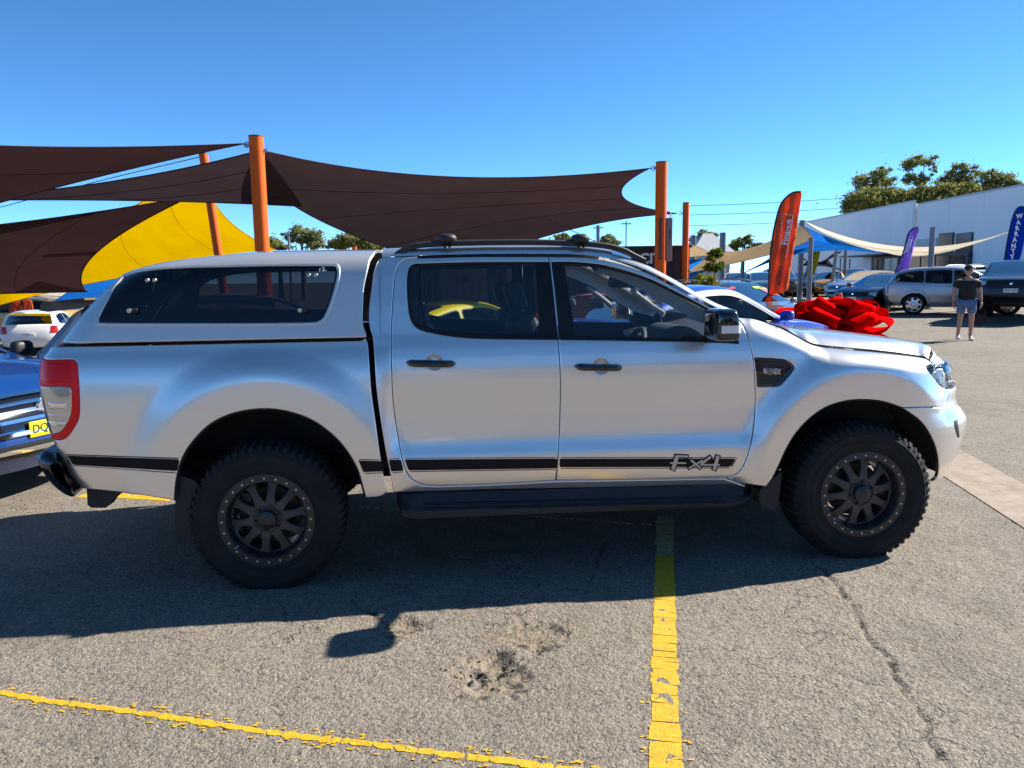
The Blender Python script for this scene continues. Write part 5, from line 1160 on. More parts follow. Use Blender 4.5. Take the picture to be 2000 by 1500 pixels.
for i in range(0, 28, 7):
    mb = MB(); rows = []
    for l in np.linspace(L_[i]+.006, L_[i+7]-.006, 8): rows.append([(*(ca_[0]+d1*l+wv*f), zz_) for f, zz_ in ((0, -.02), (.0, .004), (.45, -.002 if False else .006), (1., .014), (1., -.02))])
    o = mb.grid(rows).build('gutter_slab', 'concrete', None, 20); tag(o, kind='structure')
# ================================================================ shade sails
def cloth(name, col, trans=.3):
    m, t, b = nmat(name); t.nodes.remove(b); out = t.nodes['Material Output']
    df = t.nodes.new('ShaderNodeBsdfDiffuse'); tr = t.nodes.new('ShaderNodeBsdfTranslucent'); mx = t.nodes.new('ShaderNodeMixShader'); mx.inputs[0].default_value = trans
    tc = t.nodes.new('ShaderNodeTexCoord'); no = t.nodes.new('ShaderNodeTexNoise'); no.inputs['Scale'].default_value = 1.5; no.inputs['Detail'].default_value = 6
    wv = t.nodes.new('ShaderNodeTexWave'); wv.inputs['Scale'].default_value = 25; wv.inputs['Distortion'].default_value = 1.
    mr = t.nodes.new('ShaderNodeMapRange'); mr.inputs[3].default_value = .78; mr.inputs[4].default_value = 1.22
    mm = t.nodes.new('ShaderNodeMath'); mm.operation = 'MULTIPLY_ADD'; mm.inputs[1].default_value = .12
    mi = t.nodes.new('ShaderNodeMix'); mi.data_type = 'RGBA'; mi.blend_type = 'MULTIPLY'; mi.inputs[0].default_value = 1; mi.inputs[6].default_value = (*col, 1)
    L = t.links.new; L(tc.outputs['Object'], no.inputs['Vector']); L(tc.outputs['Object'], wv.inputs['Vector']); L(no.outputs[0], mr.inputs[0]); L(wv.outputs['Fac'], mm.inputs[0]); L(mr.outputs[0], mm.inputs[2]); L(mm.outputs[0], mi.inputs[7])
    L(mi.outputs[2], df.inputs[0]); L(mi.outputs[2], tr.inputs[0]); L(df.outputs[0], mx.inputs[1]); L(tr.outputs[0], mx.inputs[2]); L(mx.outputs[0], out.inputs[0])
cloth('sail_brown', (.070, .046, .052), .16); cloth('sail_maroon', (.074, .037, .039), .16); cloth('sail_yellow', (.56, .33, .0), .38); cloth('sail_blue', (.012, .17, .62), .4); cloth('sail_tan', (.30, .21, .12), .3); cloth('sail_cream', (.70, .62, .48), .4); cloth('sail_navy', (.02, .02, .035), .1)
mat('rope', (.02, .022, .03), .7); mat('hook_steel', (.35, .36, .38), .35, .9)
def curve3(a, mid, b_, n):
    c = 2*mid-.5*(a+b_); t_ = np.linspace(0, 1, n)[:, None]; return a*(1-t_)**2+2*c*t_*(1-t_)+b_*t_*t_
def sail(cor, mids, m_, label, group=None, seams=3, sag=0., hooks=()):
    n = 28; C = [D(*c) for c in cor]
    if len(C) == 3: C = C+[C[2]]; mids = list(mids[:2])+[None]+list(mids[2:])
    E_ = []
    for i in range(4):
        a, b_ = C[i], C[(i+1) % 4]
        if mids[i] is None: E_.append(np.linspace(a, b_, n) if np.linalg.norm(a-b_) > 1e-6 else np.repeat(a[None], n, 0)); continue
        dep = ((a-CAM)@_fw+(b_-CAM)@_fw)/2 if len(mids[i]) == 2 else mids[i][2]; E_.append(curve3(a, D(mids[i][0], mids[i][1], dep), b_, n))
    e0, e1, e2, e3 = E_; e2 = e2[::-1]; e3 = e3[::-1]; u = np.linspace(0, 1, n)[:, None, None]; v = np.linspace(0, 1, n)[None, :, None]
    P = (1-v)*e0[:, None]+v*e2[:, None]+(1-u)*e3[None]+u*e1[None]-((1-u)*(1-v)*C[0]+u*(1-v)*C[1]+u*v*C[2]+(1-u)*v*C[3])
    P[..., 2] -= sag*np.sin(pi*u[..., 0])*np.sin(pi*v[..., 0])
    c = P.reshape(-1, 3).mean(0); g_ = Vector((c[0], c[1], float(gz(c[0], c[1]))))
    root = empty('shade_sail', g_, label, 'shade sail', group)
    MB().grid(P).build('fabric', m_, root, 60)
    hem = np.vstack([P[:, 0], P[-1], P[::-1, -1], P[0, ::-1]]); keep = np.r_[True, np.linalg.norm(np.diff(hem, axis=0), axis=1) > 1e-4]
    MB().tube(hem[keep], .012, 5, False).build('hem', m_, root, 60)
    for k in range(1, seams+1):
        j = int(n*k/(seams+1)); MB().tube(P[:, j]-[0, 0, .004], .006, 4).build('seam', m_, root, 60)
    for ci, post in hooks:
        a = C[ci]; b_ = np.array(post); MB().tube([a, a+(b_-a)*.45], .010, 6).build('turnbuckle', 'hook_steel', root)
        rg = MB(); cc = a+(b_-a)*.6; rg.tube([cc+np.array([.04*cos(q), 0, .04*sin(q)]) for q in np.linspace(0, 2*pi, 14)], .009, 5, False); rg.tube([a+(b_-a)*.75, b_], .012, 5); rg.build('ring', 'hook_steel', root)
    return P
mat('post_orange', (.74, .115, .010), .6, vary=.06, vscale=4, spec=.2); mat('post_grey', (.20, .21, .23), .5, .3); mat('post_cap', (.10, .05, .04), .6)
def post(px, py, dep, r_, m_, label, group, lean=(0, 0), lugs=()):
    tp = D(px, py, dep); zg = float(gz(tp[0], tp[1])); bx_ = (tp[0]+lean[0], tp[1]+lean[1], zg); root = empty('shade_post', bx_, label, 'post', group)
    H_ = tp[2]-zg; P = [np.array(bx_)+(tp-np.array(bx_))*f for f in (0, .5, 1)]
    MB().tube(P, r_, 24).build('shaft', m_, root)
    MB().tube([tp+[0, 0, .001], tp+[0, 0, .02]], r_*1.02, 24).build('cap', 'post_cap', root)
    MB().tube([np.array(bx_)+[0, 0, .0], np.array(bx_)+[0, 0, .03]], r_*1.9, 16).build('base_plate', m_, root)
    for (dx, dz) in lugs:
        b = MB(); b.box(tp+[dx*(r_+.02), -.02, dz], (.06, .012, .05)); b.build('lug', 'hook_steel', root)
    return tp
gA = 'orange posts that carry the shade sails'
pA = post(500, 268, 11.8, .112, 'post_orange', 'thick orange steel post between the brown shade sails, behind the canopy', gA, lugs=((-1, -.12), (1, -.2)))
pB = post(1292, 318, 15., .112, 'post_orange', 'tall orange steel post in front of the dark cabin with a narrow box on it', gA, lugs=((-1, -.1),))
pC = post(1340, 397, 20., .085, 'post_orange', 'shorter orange post at the corner of the dark cabin', gA)
pD = post(397, 301, 17.5, .10, 'post_orange', 'leaning orange post in front of the yellow shade sail', gA, lean=(.42, 0))
pE = post(692, 482, 30., .10, 'post_orange', 'orange post top just showing above the silver canopy roof', gA)
g2 = 'brown shade sails over the parking bays'
sail([(474, 281, 11.7), (-420, 250, 8.6), (-420, 524, 13)], [(24, 286), (-400, 390), (24, 389)], 'sail_maroon', 'maroon brown shade sail tied by its tip to the thick orange post', g2, hooks=[(0, pA+[-.11, 0, -.12])])
sail([(506, 294, 12.), (-200, 394, 16), (590, 403, 14)], [(150, 364), (200, 391), (552, 350)], 'sail_brown', 'long narrow brown shade sail passing behind the thick orange post', g2)
sail([(512, 294, 12.), (1268, 329, 14.9), (1322, 417, 19.6), (890, 528, 22)], [(890, 346), (1218, 386), (1100, 452), (612, 424)], 'sail_brown', 'wide dark brown shade sail stretched over the pickup roof between orange posts', g2, hooks=[(1, pB+[-.11, 0, -.1]), (2, pC+[-.09, 0, -.25])])
sail([(372, 384, 15), (170, 570, 19), (-350, 592, 17), (-350, 468, 14)], [(184, 498), (-90, 577), (-340, 530), (14, 437)], 'sail_maroon', 'dark maroon shade sail hanging low in front of the yellow sail', g2)
sail([(404, 330, 19), (650, 525, 22), (-220, 668, 28), (40, 528, 25)], [(466, 447), (216, 546), (-100, 590), (222, 424)], 'sail_yellow', 'bright yellow shade sail lit through by the sun behind the brown sails', seams=4)
sail([(95, 596, 30), (196, 537, 27), (430, 604, 33)], [(150, 560), (300, 560), (260, 590)], 'sail_blue', 'blue shade sail peeking out beside the sloping end of the silver canopy')
sail([(-30, 606, 36), (60, 574, 33), (140, 564, 33), (150, 604, 38)], [(20, 585), (100, 567), (140, 585), (60, 604)], 'sail_cream', 'cream shade sail above the far left rows of cars')
# sails of the far yard
post(1584, 466, 27, .085, 'post_grey', 'grey steel post holding the low corner of the blue sail', 'grey posts of the far yard')
post(1822, 445, 30, .10, 'post_grey', 'grey steel post in front of the cream sail and warehouse windows', 'grey posts of the far yard')
post(1567, 431, 40, .14, 'post_grey', 'dark grey post at the peak of the blue sail', 'grey posts of the far yard')
post(1634, 488, 44, .10, 'post_grey', 'thin grey post under the far end of the blue sail', 'grey posts of the far yard', lean=(-.25, 0))
post(1652, 484, 46, .10, 'post_grey', 'thin upright grey post against the warehouse wall under the blue sail', 'grey posts of the far yard')
post(1451, 508, 34, .08, 'post_grey', 'grey post under the tan sail behind the feather banner', 'grey posts of the far yard')
post(1354, 461, 40, .16, 'post_grey', 'dark post top standing left of the grey house roof', 'grey posts of the far yard')
post(1412, 455, 40, .16, 'post_grey', 'dark post top standing right of the grey house roof', 'grey posts of the far yard')
sail([(1342, 534, 30), (1405, 494, 34), (1566, 441, 39), (1592, 474, 30)], [(1370, 512), (1480, 480), (1582, 456), (1470, 506)], 'sail_tan', 'tan shade sail sloping down behind the orange feather banner')
sail([(1335, 482, 33), (1352, 478, 36), (1392, 497, 34), (1340, 502, 30)], [(1344, 480), (1372, 486), (1366, 500), (1338, 492)], 'sail_tan', 'small tan shade sail beside the dark cabin and grey house roof')
sail([(1567, 441, 40), (1768, 500, 36), (1584, 469, 27), (1430, 546, 36)], [(1660, 478), (1668, 484), (1500, 508), (1520, 492)], 'sail_blue', 'bright blue shade sail peaking at a grey post in front of the warehouse')
sail([(1345, 508, 33), (1392, 508, 33), (1345, 556, 30), (1338, 548, 30)], [(1370, 507), (1372, 532), (1342, 552), (1340, 520)], 'sail_blue', 'small blue shade sail beside the dark cabin')
sail([(1572, 432, 42), (1978, 450, 40), (1818, 493, 31)], [(1770, 482), (1895, 478), (1660, 474)], 'sail_cream', 'cream shade sail sweeping across the warehouse front')
sail([(1560, 500, 44), (1645, 490, 46), (1655, 532, 46), (1560, 520, 44)], [(1600, 512), (1618, 508), (1610, 520), (1575, 510)], 'sail_navy', 'dark navy shade sail deep under the blue one')
# thin rope and power lines
def wire(pts, r_, label, cat='wire'):
    P = spline([D(*p) for p in pts], 6); o = MB().tube(P, r_, 4).build('wire', 'rope'); tag(o, label, cat); return o
wire([(0, 405, 20), (200, 352, 19), (393, 306, 17.6)], .010, 'thin stay wire running to the leaning orange post')
wire([(1062, 425, 17), (1110, 447, 18), (1165, 473, 19)], .010, 'thin stay wire under the wide brown sail')
for k, (a, b_) in enumerate(((402, 385), (420, 404), (441, 425))): wire([(1345, a, 120), (1500, (a+b_)/2+3, 120), (1680, b_, 120)], .04, ('highest', 'middle', 'lowest')[k]+' faint power line crossing the sky behind the orange feather banner')
def pole(px, y0_, y1_, dep, r_, label):
    a = D(px, y0_, dep); g_ = float(gz(a[0], a[1])); root = empty('utility_pole', (a[0], a[1], g_), label, 'pole'); MB().tube([(a[0], a[1], g_), a], r_, 10).build('shaft', 'post_grey', root); b = MB(); b.box((a[0], a[1], a[2]-.2), (.8, .08, .08)); b.build('crossarm', 'post_grey', root)
pole(1168, 440, 0, 60, .14, 'pale concrete power pole rising behind the cab roof'); pole(1223, 432, 0, 60, .05, 'very thin grey pole rising beside the dark cabin'); pole(563, 452, 0, 70, .11, 'white flag pole in front of the gum tree behind the canopy')
# box on the orange post
c = D(1306, 468, 14.95); b = MB(); root = empty('post_box', (c[0], c[1], c[2]-.4), 'narrow reddish sign box strapped to the tall orange post', 'sign box')
hh_ = (510-427)/1496.55*14.95; b.box(c, (.115, .12, hh_), bev=.01); b.build('case', mat('box_red', (.30, .16, .14), .5), root)
b = MB(); b.box(c+[0, -.063, .1], (.016, .004, .20)); b.build('slot', 'gap_black', root); b = MB(); b.box(c+[-.17, 0, .02], (.03, .10, hh_*.96)); b.build('back_plate', 'post_cap', root)
b = MB(); b.tube(spline([c+[.03, 0, hh_/2], c+[.03, 0, hh_/2+.10], c+[-.02, 0, hh_/2+.13]], 5), .012, 6); b.build('cable', mat('cable_tan', (.6, .5, .35), .6), root)
# ================================================================ dark cabin
def rib(name, a, b_, z0_, z1_, depth, m_, parent, step=.2):
    """ribbed metal wall from a to b (plan), ribs as folds"""
    a, b_ = np.array(a, float), np.array(b_, float); Lw = np.linalg.norm(b_-a); t_ = (b_-a)/Lw; n_ = np.array([t_[1], -t_[0]]); prof = []; s = 0
    while s < Lw: prof += [(s, 0), (s+step*.35, 0), (s+step*.5, depth), (s+step*.85, depth)]; s += step
    prof = [p for p in prof if p[0] < Lw]+[(Lw, 0)]
    return MB().grid([[(*(a+t_*q+n_*e), z) for z in (z0_, z1_)] for q, e in prof]).build(name, m_, parent, 20)
ca, cb = D(820, 488, 21.0), D(1347, 487, 20.6); zr = (ca[2]+cb[2])/2; mat('cabin_brown', (.022, .014, .016), .55); mat('sign_white', (.8, .8, .8), .5)
cz = float(gz(cb[0], cb[1]))-.1; cabn = empty('site_cabin', ((ca[0]+cb[0])/2, (ca[1]+cb[1])/2+1.2, cz), 'long dark brown ribbed cabin with white lettering behind the parked cars', 'cabin')
rib('front_wall', ca[:2], cb[:2], cz, zr, .03, 'cabin_brown', cabn); back_ = np.array([0, 2.5]); rib('end_wall', cb[:2], cb[:2]+back_, cz, zr, .03, 'cabin_brown', cabn); rib('end_wall', ca[:2]+back_, ca[:2], cz, zr, .03, 'cabin_brown', cabn); rib('back_wall', cb[:2]+back_, ca[:2]+back_, cz, zr, .03, 'cabin_brown', cabn)
b = MB(); b.prism([tuple(ca[:2]-[.05, .08]), tuple(cb[:2]+[.05, -.08]), tuple(cb[:2]+back_+[.05, .05]), tuple(ca[:2]+back_+[-.05, .05])], zr, zr+.06, 'z'); b.build('roof', 'cabin_brown', cabn)
td = (cb-ca)/np.linalg.norm(cb-ca); td[2] = 0
def onwall(px, py): return D(px, py, 20.75)+np.array([0, -.12, 0])
text_mesh('lettering', 'CIT', .38, 'sign_white', cabn, frame(onwall(1268, 506), td, (0, 0, 1)), True, .012)
text_mesh('lettering', 'Easy', .15, 'sign_white', cabn, frame(onwall(1176, 561), td, (0, 0, 1)), True, .004, align='CENTER'); text_mesh('lettering', 'Deal', .15, 'sign_white', cabn, frame(onwall(1174, 570), td, (0, 0, 1)), True, .004)
q = onwall(1193, 569); MB().prism([(q[0]-.06, q[2]-.09), (q[0]+.12, q[2]), (q[0]-.06, q[2]+.09)], q[1]-.01, q[1]).build('arrow', 'sign_white', cabn, 0)
# ================================================================ warehouse
mat('tilt_panel', (.86, .86, .86), .8, vary=.04, vscale=.4); mat('roof_flash', (.5, .5, .52), .5); mat('dark_glass', (.012, .014, .018), .12); mat('frame_dark', (.03, .03, .033), .5); mat('poster', (.35, .22, .12), .6, vary=.8, vscale=1.2)
wr_, wl_ = D(2000, 362, 48), D(1590, 437, 82); dirw = (wl_-wr_)[:2]; Lw = np.linalg.norm(dirw); dirw /= Lw; nw = np.array([dirw[1], -dirw[0]]); nw = nw if nw@(CAM[:2]-wr_[:2]) > 0 else -nw
def wp(px):                     # distance along the wall of a pixel column
    d = ray(px, 500); A_ = np.array([[d[0], -dirw[0]], [d[1], -dirw[1]]]); s = np.linalg.solve(A_, wr_[:2]-CAM[:2]); return s[1]
def wz(px, py):
    d = ray(px, py); s = np.linalg.solve(np.array([[d[0], -dirw[0]], [d[1], -dirw[1]]]), wr_[:2]-CAM[:2]); return (CAM+d*s[0])[2]
wpt = lambda l, off=0.: wr_[:2]+dirw*l+nw*off
wh = empty('warehouse', (*wpt(20), .2), 'large white tilt panel warehouse with stepped parapet behind the car yard', 'warehouse')
cols = [2300, 2120, 1985, 1915, 1848, 1777]; ls = [wp(c) for c in cols[2:]]; ls = [ls[0]-16, ls[0]-8]+ls
cols2 = [wp(1777)-.8, wp(1745), wp(1713), wp(1684), wp(1655), wp(1628), wp(1603), wp(1575), wp(1550)]
zt1 = wz(1985, 365); zt2 = wz(1770, 398)
for seq, zt_, off in ((ls, zt1, 0.), (cols2, zt2, .35)):
    for a, c in zip(seq[:-1], seq[1:]):
        p, q_ = wpt(a+.02, off), wpt(c-.02, off); b = MB(); b.prism([tuple(p), tuple(q_), tuple(q_-nw*.2), tuple(p-nw*.2)], -.5, zt_, 'z'); b.build('wall_panel', 'tilt_panel', wh, 0)
        p, q_ = wpt(a, off+.04), wpt(c, off+.04); b = MB(); b.prism([tuple(p), tuple(q_), tuple(q_-nw*.28), tuple(p-nw*.28)], zt_+.002, zt_+.12, 'z'); b.build('parapet_flashing', 'roof_flash', wh, 0)
far_ = wpt(cols2[-1], .35); b = MB(); p = far_; q_ = far_-nw*25; dv = dirw*.2; b.prism([tuple(p), tuple(q_), tuple(q_-dv), tuple(p-dv)], -.5, zt2, 'z'); b.build('wall_panel', 'tilt_panel', wh, 0)
def wallbox(nm, px0, py0, px1, py1, m_, off, th=.06):
    a, c = wp(px0), wp(px1); z0_, z1_ = wz((px0+px1)/2, py1), wz((px0+px1)/2, py0); p, q_ = wpt(a, off+th), wpt(c, off+th); b = MB(); b.prism([tuple(p), tuple(q_), tuple(q_-nw*th), tuple(p-nw*th)], z0_, z1_, 'z'); return b.build(nm, m_, wh, 0)
for a, c in ((1833, 1862), (1866, 1899)):
    wallbox('window', a, 455, c, 507, 'frame_dark', .01, .05); wallbox('pane', a+2, 457, c-2, 505, 'dark_glass', .065, .02)
wallbox('shopfront', 1776, 495, 1900, 545, 'frame_dark', .02, .3)
for k in range(4): wallbox('pane', 1780+k*29, 499, 1806+k*29, 540, 'dark_glass', .33, .02)
wallbox('sign_panel', 1790, 466, 1830, 500, mat('sign_grey', (.5, .52, .55), .6), .01, .08)
wallbox('shopfront', 1717, 500, 1774, 545, 'frame_dark', .37, .3); wallbox('poster', 1724, 503, 1738, 538, 'poster', .68, .02); wallbox('pane', 1745, 504, 1770, 540, 'dark_glass', .68, .02)
# steel awning in front
aw = empty('awning', (*wpt(wp(1740), 3), .2), 'dark steel awning frame in front of the warehouse shopfront', 'awning')
for px in (1696, 1716, 1775): p = wpt(wp(px), 2.5); MB().tube([(*p, 0), (*p, wz(px, 500)-.2)], .05, 6).build('awning_post', 'frame_dark', aw)
p, q_ = wpt(wp(1694), 2.6), wpt(wp(1790), 2.6); b = MB(); zz_ = wz(1740, 497); b.prism([tuple(p), tuple(q_), tuple(q_-nw*2.6), tuple(p-nw*2.6)], zz_-.12, zz_, 'z'); b.build('awning_roof', 'frame_dark', aw)
# ================================================================ house roof, trees
hd_ = 75; a, b_, c, d_ = [D(*q) for q in ((1352, 492, hd_), (1440, 492, hd_), (1415, 500, hd_+7), (1345, 500, hd_+7))]; r0_, r1_ = D(1380, 455, hd_+3), D(1398, 455, hd_+3); zz_ = (a[2]+b_[2])/2
ho = empty('house', (a[0]+2, a[1]+3, .3), 'house with a pale grey hipped roof beyond the yard', 'house'); mat('roof_grey', (.33, .34, .36), .7, vary=.15, vscale=3); mat('house_wall', (.5, .47, .42), .8)
fx, fy = (b_[0]-a[0]), 8.
e = [(a[0], a[1]), (b_[0], a[1]), (b_[0]+.5, a[1]+fy), (a[0]+.5, a[1]+fy)]; rz0, rz1 = (r0_[0], a[1]+fy*.5, r0_[2]), (r1_[0], a[1]+fy*.5, r0_[2])
MB().add([(*p, zz_) for p in e]+[rz0, rz1], [(0, 1, 5, 4), (1, 2, 5), (2, 3, 4, 5), (3, 0, 4), (3, 2, 1, 0)]).build('roof', 'roof_grey', ho, 0)
b = MB(); b.prism([(p[0]+(.4 if i in (0, 3) else -.4), p[1]+(.4 if i < 2 else -.4)) for i, p in enumerate(e)], .0, zz_-.01, 'z'); b.build('wall', 'house_wall', ho, 0)
def leafmat(name, c0, c1):
    m, t, b = nmat(name); t.nodes.remove(b); out = t.nodes['Material Output']; tc = t.nodes.new('ShaderNodeTexCoord'); no = t.nodes.new('ShaderNodeTexNoise'); no.inputs['Scale'].default_value = .9; no.inputs['Detail'].default_value = 3
    cr = t.nodes.new('ShaderNodeValToRGB'); cr.color_ramp.elements[0].position = .35; cr.color_ramp.elements[0].color = (*c0, 1); cr.color_ramp.elements[1].position = .65; cr.color_ramp.elements[1].color = (*c1, 1)
    df = t.nodes.new('ShaderNodeBsdfDiffuse'); tr = t.nodes.new('ShaderNodeBsdfTranslucent'); mx = t.nodes.new('ShaderNodeMixShader'); mx.inputs[0].default_value = .45
    L = t.links.new; L(tc.outputs['Object'], no.inputs['Vector']); L(no.outputs[0], cr.inputs[0]); L(cr.outputs[0], df.inputs[0]); L(cr.outputs[0], tr.inputs[0]); L(df.outputs[0], mx.inputs[1]); L(tr.outputs[0], mx.inputs[2]); L(mx.outputs[0], out.inputs[0])
leafmat('leaf_gum', (.15, .185, .075), (.30, .29, .11)); leafmat('leaf_dark', (.12, .15, .05), (.30, .27, .08)); leafmat('leaf_lime', (.10, .15, .02), (.30, .30, .04)); mat('bark', (.22, .18, .14), .9, vary=.3, vscale=2); mat('bark_dark', (.08, .065, .05), .9)
def tree(name, dep, blobs, base, label, lm='leaf_gum', cat='tree', group=None, n=900, leaf=.42, tr=.25, seed=0, bm_='bark', gap=.5):
    """blobs: pixel ellipses (x, y, rx, ry); base: pixel column of the trunk"""
    r = np.random.default_rng(seed); sc = dep/FPX; cs = [D(b[0], b[1], dep) for b in blobs]; bp = D(base, 500, dep); g_ = float(gz(bp[0], bp[1])); root = empty(name, (bp[0], bp[1], g_), label, cat, group)
    V = []; tot = sum(b[2]*b[3] for b in blobs)
    for b, c in zip(blobs, cs):
        k = int(n*3*b[2]*b[3]/tot)+30; rx, rz_ = b[2]*sc, b[3]*sc
        # clumps inside the blob, leaves inside the clumps
        nc = max(8, int(k/70)); cl = r.normal(size=(nc, 3)); cl /= np.linalg.norm(cl, axis=1)[:, None]; cl *= (.25+1.0*r.random((nc, 1))**.6); cl *= [rx, rx*.9, rz_]
        cr_ = r.uniform(.10, .30, nc)*min(rx, rz_*1.6)
        w_ = r.integers(0, nc, k); p = cl[w_]+r.standard_t(4, size=(k, 3))*.85*cr_[w_][:, None]*[1.0, 1.0, .55]+c
        a = r.normal(size=(k, 3)); a /= np.linalg.norm(a, axis=1)[:, None]; e = np.cross(a, r.normal(size=(k, 3))); e /= np.linalg.norm(e, axis=1)[:, None]; s = leaf*.72*r.uniform(.5, 1.2, (k, 1))
        a *= s*.75; e *= s*.32; V.append(np.stack([p-a, p+e*.9, p+a, p-e*.9], 1))
    V = np.concatenate(V).reshape(-1, 3); F_ = np.arange(len(V)).reshape(-1, 4)
    mesh('crown', V, F_, lm, root, 0)
    top = np.mean(cs, 0); mid = np.array([bp[0]*.6+top[0]*.4, top[1], g_+(top[2]-g_)*.55]); tb = MB(); tb.tube(spline([(bp[0], top[1], g_), mid, top], 5), [tr*1.3-tr*.9*i/10 for i in range(11)], 7)
    tb.build('trunk', bm_, root, 60)
    for c in cs:
        st = mid+(top-mid)*r.uniform(.0, .7); P = spline([st, (st+c)/2+r.normal(size=3)*.3*[1, 1, .3], c+[0, 0, -.1]], 4); MB().tube(P, tr*.38, 5, r1=tr*.12).build('limb', bm_, root, 60)
    return root
tg1 = 'gum trees behind the warehouse'
tree('gum_tree', 95, [(1700, 350, 26, 12), (1724, 337, 20, 10), (1686, 362, 22, 10), (1738, 350, 10, 7), (1712, 362, 22, 9)], 1708, 'airy gum tree at the downhill end of the warehouse roofline', group=tg1, n=1500, seed=1, tr=.3)
tree('gum_tree', 97, [(1780, 322, 17, 9), (1806, 314, 19, 9), (1786, 350, 20, 8), (1823, 333, 6, 7), (1806, 352, 14, 6)], 1793, 'tallest gum tree with two crown tiers on a bare forked trunk', group=tg1, n=1500, seed=2, tr=.3)
tree('gum_tree', 96, [(1868, 334, 16, 9), (1886, 330, 14, 8), (1850, 352, 22, 9), (1880, 354, 24, 10), (1915, 342, 10, 6), (1895, 366, 22, 9)], 1872, 'broad gum tree with a rounded top above the middle of the warehouse roof', group=tg1, n=1800, seed=3, tr=.3)
tree('gum_tree', 92, [(1935, 346, 20, 10), (1956, 350, 20, 12), (1976, 358, 14, 9), (1928, 366, 20, 10), (1985, 362, 9, 6)], 1948, 'rounded gum tree nearest the high end of the warehouse roof', group=tg1, n=1800, seed=4, tr=.3)
for k, (bl, lb_) in enumerate(([[(1690, 392, 28, 16), (1672, 405, 18, 12), (1710, 384, 22, 14)], 'dense low tree at the foot of the airy gum'], [[(1745, 382, 26, 15), (1760, 392, 24, 14), (1730, 396, 20, 12)], 'dense low tree with yellowish leaves behind the stepped parapet'], [[(1800, 385, 26, 14), (1822, 380, 22, 14)], 'dense dark low tree under the tallest gum'], [[(1850, 376, 28, 12), (1880, 372, 26, 11), (1836, 386, 20, 9)], 'dense low tree along the middle of the warehouse roofline'])):
    tree('low_tree', 90, bl, bl[0][0], lb_, 'leaf_dark', group='dense trees behind the warehouse', n=2600, seed=20+k, leaf=.45)
tree('gum_tree', 82, [(588, 450, 18, 9), (604, 462, 20, 10), (580, 466, 16, 9), (612, 478, 16, 9), (560, 460, 8, 6)], 590, 'gum tree beside the white flag pole behind the canopy', n=1800, seed=5, leaf=.4)
tree('low_tree', 80, [(680, 470, 26, 10), (658, 480, 18, 9), (705, 478, 22, 10), (730, 484, 14, 8)], 685, 'wide bushy tree under the wide brown sail', 'leaf_dark', n=2600, seed=6, leaf=.38)
tree('low_tree', 78, [(540, 478, 16, 10), (552, 484, 12, 8)], 545, 'small dark tree right of the yellow sail', 'leaf_dark', n=1200, seed=7, leaf=.38)
tree('low_tree', 85, [(1096, 464, 14, 6), (1110, 470, 8, 5)], 1098, 'small tree top just above the roof rack', n=700, seed=8, leaf=.38)
tree('low_tree', 85, [(1188, 470, 16, 7), (1200, 478, 10, 6)], 1190, 'small tree top beside the power pole', n=900, seed=9, leaf=.38)
tree('gum_tree', 90, [(1376, 458, 16, 7), (1360, 468, 12, 7), (1392, 463, 10, 5)], 1375, 'tree behind the grey house roof', n=1200, seed=10, leaf=.38)
tree('gum_tree', 92, [(1448, 470, 14, 7), (1462, 466, 9, 6), (1436, 480, 14, 8), (1475, 482, 14, 7)], 1450, 'loose gum tree right of the grey house roof', n=1300, seed=11, leaf=.38)
tree('young_tree', 16, [(1392, 503, 13, 9), (1402, 520, 11, 8), (1384, 522, 9, 7), (1398, 492, 8, 6)], 1409, 'young street tree with yellow green leaves on a thin stake', 'leaf_lime', n=420, leaf=.10, seed=12, tr=.025)
tree('shrub', 17, [(1376, 548, 16, 9), (1362, 560, 14, 9), (1390, 556, 12, 8)], 1376, 'leafy green shrub below the young street tree', 'leaf_lime', 'shrub', n=700, leaf=.09, seed=13, tr=.02)
